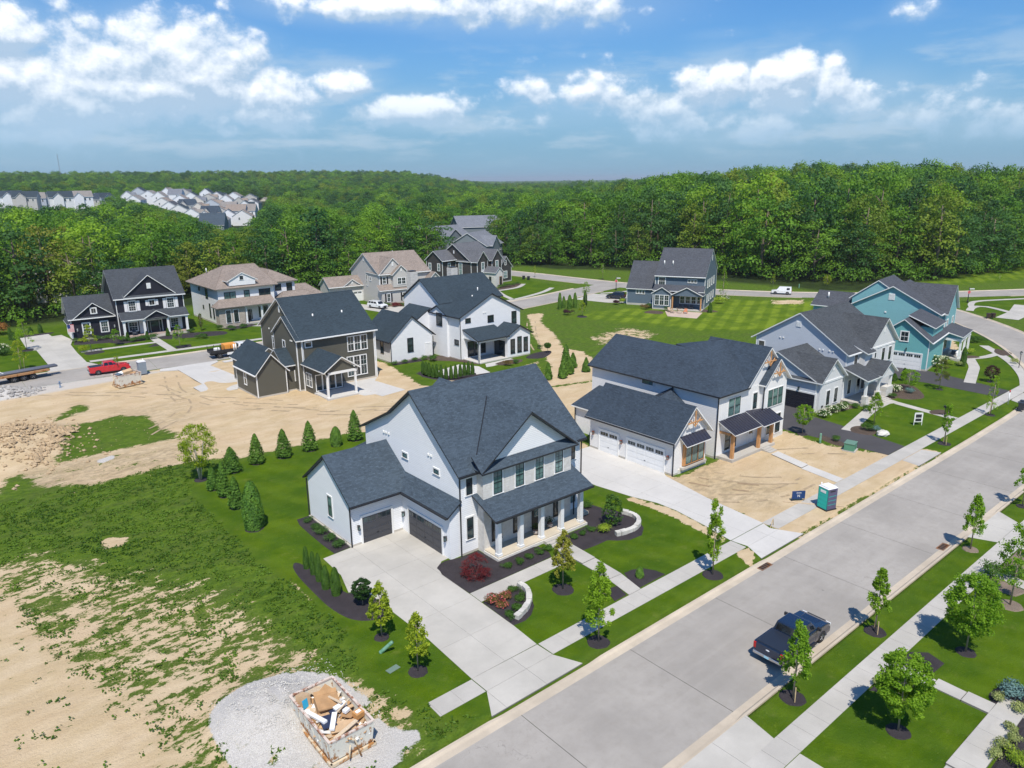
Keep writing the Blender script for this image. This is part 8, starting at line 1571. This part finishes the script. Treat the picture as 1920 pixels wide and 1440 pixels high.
wheelie('black wheelie bin at the kerb on the right edge, left of two',107.2,26.9,R(20),(.03,.035,.045)); wheelie('black wheelie bin at the kerb on the right edge, right of two',108.3,27.0,R(5),(.03,.035,.045)); wheelie('brown wheelie bin at the far side of the side street, left of two',175.2,52.6,R(40),(.06,.035,.03)); wheelie('brown wheelie bin at the far side of the side street, right of two',176.1,52.0,R(50),(.06,.035,.03))
x,y=gp(1010,524); 
for k,(px_,py_) in enumerate(((982,524),(991,525))): x,y=gp(px_,py_); wheelie(['dark bin left of the pale bush near the brown house corner','dark bin right beside the brown house corner bush'][k],x,y,.3,(.03,.035,.045))
x,y=gp(1910,690); t=empty('lamp_post','black garden lamp post beside the lower path of the teal house','lamp post',(x,y,.02)); POLE=m_paint('dark_pole',(.03,.03,.035),.5); b=MB(); b.tube([(0,0,0),(0,0,2.1)],.05,8); b.build('pole',POLE,t); b=MB(); b.lathe([(.06,2.1),(.16,2.2),(.2,2.5),(.05,2.62),(0,2.7)],(0,0,0),6); b.build('lantern',m_paint('lamp_glass_grey',(.35,.35,.36),.2),t); b=MB(); b.lathe([(.22,2.5),(.03,2.68)],(0,0,0),6); b.build('lantern_roof',POLE,t)
x,y=gp(1770.5,782); b=MB(); b.tube([(0,0,0),(0,0,1.3)],.06,8); b.box(-.11,.11,-.22,.22,1.1,1.35); t=tag(b.build('mailbox',PLAS,None,(x,y,T)),'black mailbox post beside the path end of the grey house','mailbox')
x,y=109.2,28.9; t=empty('white_hydrant_marker','white post with red top on the verge by the bins','marker post',(x,y,T)); b=MB(); b.tube([(0,0,0),(0,0,1.6)],.06,6); b.build('post',VENT,t); b=MB(); b.tube([(0,0,1.6),(0,0,1.9)],.07,6); b.build('red_cap',m_paint('stop_red',(.55,.02,.03),.4),t)
t=empty('standpipe','small blue-grey standpipe with side arms on the pale earth near the trailer','standpipe',(16.6,123.9,.0)); b=MB(); b.lathe([(.16,0),(.16,.08),(.1,.1),(.1,.75),(.14,.78),(.14,.86),(.05,1.0),(0,1.02)],(0,0,0),12); b.build('barrel',m_paint('standpipe_blue',(.15,.22,.33),.5),t)
for s in (-1,1): b=MB(); b.tube([(s*.08,0,.6),(s*.30,0,.6)],.06,8); b.build('side_arm',m_paint('standpipe_blue',(.15,.22,.33),.5),t)
x,y=gp(924,566); t=empty('fire_hydrant','small red hydrant at the path before the brown house','hydrant',gp(924+38,566)+(.05,)) if False else None
def boulder(x,y,z,sx,sy,sz,seed,mat,name='boulder'):
    rs_=random.Random(seed); b=MB(); n1,n2=10,6
    for j in range(n2+1):
        ph=math.pi*j/n2
        for i in range(n1): th=2*math.pi*i/n1; k=1+rs_.uniform(-.14,.14); b.v.append((sx*k*math.sin(ph)*math.cos(th),sy*k*math.sin(ph)*math.sin(th),sz*k*math.cos(ph)+sz*.6))
    for j in range(n2):
        for i in range(n1): b.f.append((j*n1+i,j*n1+(i+1)%n1,(j+1)*n1+(i+1)%n1,(j+1)*n1+i)[::-1]); b.mi.append(0); b.sm.append(False)
    return b.build(name,mat,None,(x,y,z),(0,0,seed))
LIME=m_concrete('limestone',(.62,.60,.55),3.,.3); tag(boulder(*gp(1655,816,.12),T,.9,.65,.38,3,LIME),'large white boulder in the bed beside the grey house path','boulder')
BD=['upper curved stone wall','lower curved stone wall']
for wi,P in enumerate(([(46.45,40.15),(46.75,39.2),(46.45,38.3),(45.75,37.6),(44.7,37.25),(43.5,37.35),(42.8,37.6)],[(31.55,36.95),(31.45,36.0),(31.0,35.2),(30.3,34.5),(29.4,34.0),(28.5,33.75)])):
    L_=resample(smoothline(P,6),.62); t=empty('stone_wall',['curved white limestone block wall in the right-hand mulch bed','curved white limestone block wall in the bed by the driveway'][wi],'garden wall',(0,0,0)); rs_=random.Random(wi)
    for i in range(len(L_)-1):
        (x0,y0),(x1,y1)=L_[i],L_[i+1]; a=math.atan2(y1-y0,x1-x0); l=math.hypot(x1-x0,y1-y0)
        if l<.2: continue
        b=MB(); hh=.34+rs_.uniform(-.04,.05); w_=.20+rs_.uniform(-.02,.03); b.box(-l/2+.012,l/2-.012,-w_,w_,-.1,hh); bevel(b.build('stone_block',LIME,t,((x0+x1)/2,(y0+y1)/2,T+.05),a),.03)
tag(boulder(31.6,37.0-.15,T+.05,.28,.24,.26,8,LIME),'rounded pale stone at the upper end of the lower curved wall','stone')
# pots on the porch
FERN=m_leaf('spiky_leaf',(.05,.10,.03),(.14,.18,.06),hv=.2); POTM=m_paint('patterned_pot',(.22,.15,.13),.5,.5)
for k,(x,y) in enumerate(((37.55,41.75),(39.3,41.95))):
    t=empty('potted_plant','patterned pot with spiky plant on the porch, '+('left' if k==0 else 'right')+' of the door','potted plant',(x,y,.46)); b=MB(); b.lathe([(.0,0),(.16,0),(.27,.2),(.26,.38),(.20,.5),(.24,.55),(.18,.5)],(0,0,0),14); b.build('pot',POTM,t)
    for z in (.16,.28): b=MB(); b.lathe([(.265,z),(.272,z+.03),(.265,z+.06)],(0,0,0),14); b.build('pot_band',VENT,t)
    rs=np.random.RandomState(k); N=90; a=rs.uniform(0,6.28,N); el=rs.uniform(.3,1.4,N); d=np.stack([np.cos(a)*np.cos(el),np.sin(a)*np.cos(el),np.sin(el)],1); c=np.repeat(d,3,0)*np.tile([.12,.28,.44],N)[:,None]; c[:,2]+=.5; nn=np.repeat(np.cross(d,rs.normal(size=(N,3))),3,0); obj('foliage',leaves('foliage',c,nn,.12,FERN,None,k,aspect=.4),t)
# rear patio furniture of the corner house, teal porch
h5F=lambda u_,v_:(134.5+u_*math.cos(R(-64))-v_*math.sin(R(-64)),109+u_*math.sin(R(-64))+v_*math.cos(R(-64)))
def lawn_chair(label,x,y,rz,c,z=.05,group='patio chairs'):
    t=empty('patio_chair',label,'chair',(x,y,z),rz,group); m=m_paint('chair_'+('red' if c[0]>.4 and c[1]<.3 else 'pale' if c[0]>.3 else 'dark'),c,.6)
    box_o('seat',m,t,-.35,.35,-.3,.3,.38,.43); b=MB(); b.extr([(-.33,.28,.40),(.33,.28,.40),(.33,.52,1.0),(-.33,.52,1.0)],(0,.05,0)); b.build('backrest',m,t)
    for sx in (-1,1):
        box_o('armrest',m,t,*sorted((sx*.36,sx*.44)),-.35,.35,.58,.62)
        for yy in (-.3,.25): box_o('leg',m,t,*sorted((sx*.36,sx*.42)),yy,yy+.06,0,.58)
for k,(u_,v_,c,lb) in enumerate(((6.4,-5.2,(.55,.20,.10),'red-brown patio chair at the right of the fire pit'),(2.8,-4.6,(.50,.38,.28),'tan patio chair farthest left on the corner patio'),(3.8,-5.6,(.50,.38,.28),'tan patio chair left of the fire pit'),(4.8,-4.2,(.50,.38,.28),'tan patio chair behind the fire pit'))): x,y=h5F(u_+2,v_+1); lawn_chair(lb,x,y,R(-64+40*k),c)
x,y=h5F(7,-3.9); t=tag(boulder(x,y,.05,.6,.6,.22,5,m_concrete('fire_pit_stone',(.5,.4,.33)),'fire_pit'),'round stone fire pit on the corner patio','fire pit')
for k,(u_,v_,lb) in enumerate(((6.2,.6,'dark chair under the corner house porch, left'),(7.4,.5,'dark chair under the corner house porch, middle'),(8.8,.6,'dark chair under the corner house porch, right'))): x,y=h5F(u_,v_); lawn_chair(lb,x,y,R(-64),(.06,.06,.07),.22,'covered porch chairs')
lawn_chair('dark chair on the teal house porch',131.2,43.7,R(-90),(.05,.06,.08),.4,None); b=MB(); b.box(132,134,43.2,44.6,.4,1.1); tag(bevel(b.build('covered_sofa',FOAM),.08),'white covered seat on the teal house porch','sofa')
lawn_chair('dark chair on the porch of the black house, left of the door',33.2+1.6,155.5,0,(.05,.06,.08),.55,None); lawn_chair('dark chair on the porch of the black house, right of the door',33.2+9.4,154.9,0,(.05,.06,.08),.55,None)
# flag at the black garage
t=empty('flag','american flag on a short angled pole at the black garage corner','flag',(24.9,160.6,2.4),R(-4)); b=MB(); b.tube([(0,0,0),(-.5,-.7,1.0)],.03,6); b.build('pole',VENT,t)
for k in range(7): b=MB(); b.box(-.55,.5,-.72,-.70,.95-k*.22-.11,.95-k*.22); b.build('red_stripe',m_paint('flag_red',(.55,.05,.07),.6),t); b=MB(); b.box(-.55,.5,-.72,-.70,.95-k*.22-.215,.95-k*.22-.115); b.build('white_stripe',VENT,t)
b=MB(); b.box(-.57,-.1,-.735,-.73,.2,.95); b.build('canton',m_paint('flag_blue',(.02,.04,.18),.6),t)
# ------------------------------------------------------------------ loose ground stuff
def clods(name,label,cat,pts,mat,seed):
    rs_=np.random.RandomState(seed); V=[];F_=[]
    base=np.array([(0,0,1),(1,0,0),(0,1,0),(-1,0,0),(0,-1,0),(0,0,-1)],float); fc=[(0,1,2),(0,2,3),(0,3,4),(0,4,1),(5,2,1),(5,3,2),(5,4,3),(5,1,4)]
    for i,(x,y,s) in enumerate(pts):
        q=base*rs_.uniform(.6,1.25,(6,3))*s*np.array([1,1,.75]); a=rs_.rand()*6.28; c,s_=math.cos(a),math.sin(a); q=np.stack([q[:,0]*c-q[:,1]*s_,q[:,0]*s_+q[:,1]*c,q[:,2]],1)+np.array([x,y,float(terrain(x,y))+s*.25]); b0=len(V); V+=q.tolist(); F_+=[tuple(b0+k for k in f) for f in fc]
    me=bpy.data.meshes.new(name); me.from_pydata(V,[],F_); me.materials.append(mat); return stuff(obj(name,me),label,cat)
DIRTM=m_concrete('earth_clod',(.50,.37,.23),4.,.35); rs=random.Random(21); P_=[]
for k in range(1500):
    a=rs.uniform(0,6.28); r_=abs(rs.gauss(0,1)); x,y=7.0+5.6*r_*math.cos(a),97+5.6*r_*math.sin(a)
    if x>15.5 or y>112: continue
    P_.append((x,y,rs.choice([.08,.1,.14,.2,.3])))
for k in range(200): t_=rs.random(); P_.append((13.5-5.5*t_+rs.gauss(0,.5),99-10*t_+rs.gauss(0,.6),rs.uniform(.15,.42)))
clods('earth_clods','broken clods and stones of dug earth heaped at the left','earth clods',P_,DIRTM,1)
clods('rubble','grey broken concrete rubble beside the trailer','rubble',[(rs.gauss(11.6,1.3),rs.gauss(124.4,1.3),rs.uniform(.1,.4)) for k in range(160)],m_concrete('rubble_grey',(.42,.40,.38),4.,.35),2)
clods('scattered_stones','small stones scattered over the bare building plots','stones',[(rs.uniform(8,58),rs.uniform(78,122),rs.uniform(.03,.09)) for k in range(900)]+[(rs.uniform(57,78),rs.uniform(31,42),rs.uniform(.03,.08)) for k in range(120)],DIRTM,3)
P_=[]
for k in range(5200):
    x,y=rs.gauss(12.8,2.3),rs.gauss(34.6,2.6)
    if not (9.2<x<17 and 28.2<y<38.8) or (x>12.9 and y<31.3 and rs.random()<.7): continue
    P_.append((x,y,rs.uniform(.025,.055)))
clods('gravel','crushed white gravel spread round the near skip','gravel',P_,m_concrete('gravel_white',(.62,.60,.56),4.,.3),4)
# weeds and tufts in the rough field
rs=np.random.RandomState(31); N=15000; x=rs.uniform(-6,23,N); y=rs.uniform(28,80,N); 
from_b=lambda arr:(lambda X,Y:arr.reshape(ny_,nx_)[np.clip(np.searchsorted(YS,Y)-1,0,ny_-1),np.clip(np.searchsorted(XS,X)-1,0,nx_-1)])
bb=from_b(bare)(x,y); mm=from_b(mown)(x,y); gg=from_b(grav)(x,y); nz=vnoise(x,y,1.7,41)*.6+vnoise(x,y,.6,42)*.4
keep=(mm<.4)&(gg<.4)&(rs.rand(N)<np.where(bb<.3,.62,np.where(bb<.8,.40,.07)))&(nz>np.where(bb<.3,.30,.52)); x,y=x[keep],y[keep]; n_=len(x); K=6
c=np.stack([np.repeat(x,K)+rs.normal(size=n_*K)*.12,np.repeat(y,K)+rs.normal(size=n_*K)*.12,np.repeat(terrain(x,y),K)+rs.uniform(.03,.13,n_*K)],1); nn=rs.normal(size=(n_*K,3))*.7; nn[:,2]+=.8
stuff(obj('field_weeds',leaves('field_weeds',c,nn,.17,m_leaf('weed_leaf',(.055,.120,.012),(.125,.22,.022),trans=.35,hv=0.,scale=.35),np.clip(np.repeat(vnoise(x,y,3,50),K)*.7+.3*rs.rand(n_*K),0,1),5)),'low weeds and clover tufts of the rough field','weeds')
# verge grass lip along the lawns' cut edges, and taller meadow by the cross street
N=7000; x=rs.uniform(112,182,N); y=rs.uniform(62,118,N); ok=np.array([inpoly(a,b_,[(112,118),(108,100),(95,96),(86,80),(80,66),(104,62),(150,70),(176,84),(160,106),(150,112)]) for a,b_ in zip(x,y)]); ok&=from_b(strp)(x,y)<.3; x,y=x[ok],y[ok]; n_=len(x)
c=np.stack([np.repeat(x,3)+rs.normal(size=n_*3)*.3,np.repeat(y,3)+rs.normal(size=n_*3)*.3,np.repeat(terrain(x,y),3)+.08],1); nn=rs.normal(size=(n_*3,3))*.6; nn[:,2]+=.9
stuff(obj('meadow_tufts',leaves('meadow_tufts',c,nn,.32,m_leaf('meadow_leaf',(.06,.13,.015),(.14,.24,.03),trans=.3,hv=0.,scale=.3),None,6)),'rough meadow tufts on the vacant plot','grass')

# ------------------------------------------------------------------ air
hm,hn=newmat('haze'); hv=hn.n('ShaderNodeVolumePrincipled',Color=(.86,.93,1.,1),Density=1.1e-4,Anisotropy=.2); ho=hn.n('ShaderNodeOutputMaterial'); hn.l.new(hv.outputs[0],ho.inputs[1])
b=MB(); b.box(-14600,14600,-14600,14600,-1.6,88); o=b.build('haze',hm); o['kind']='stuff'
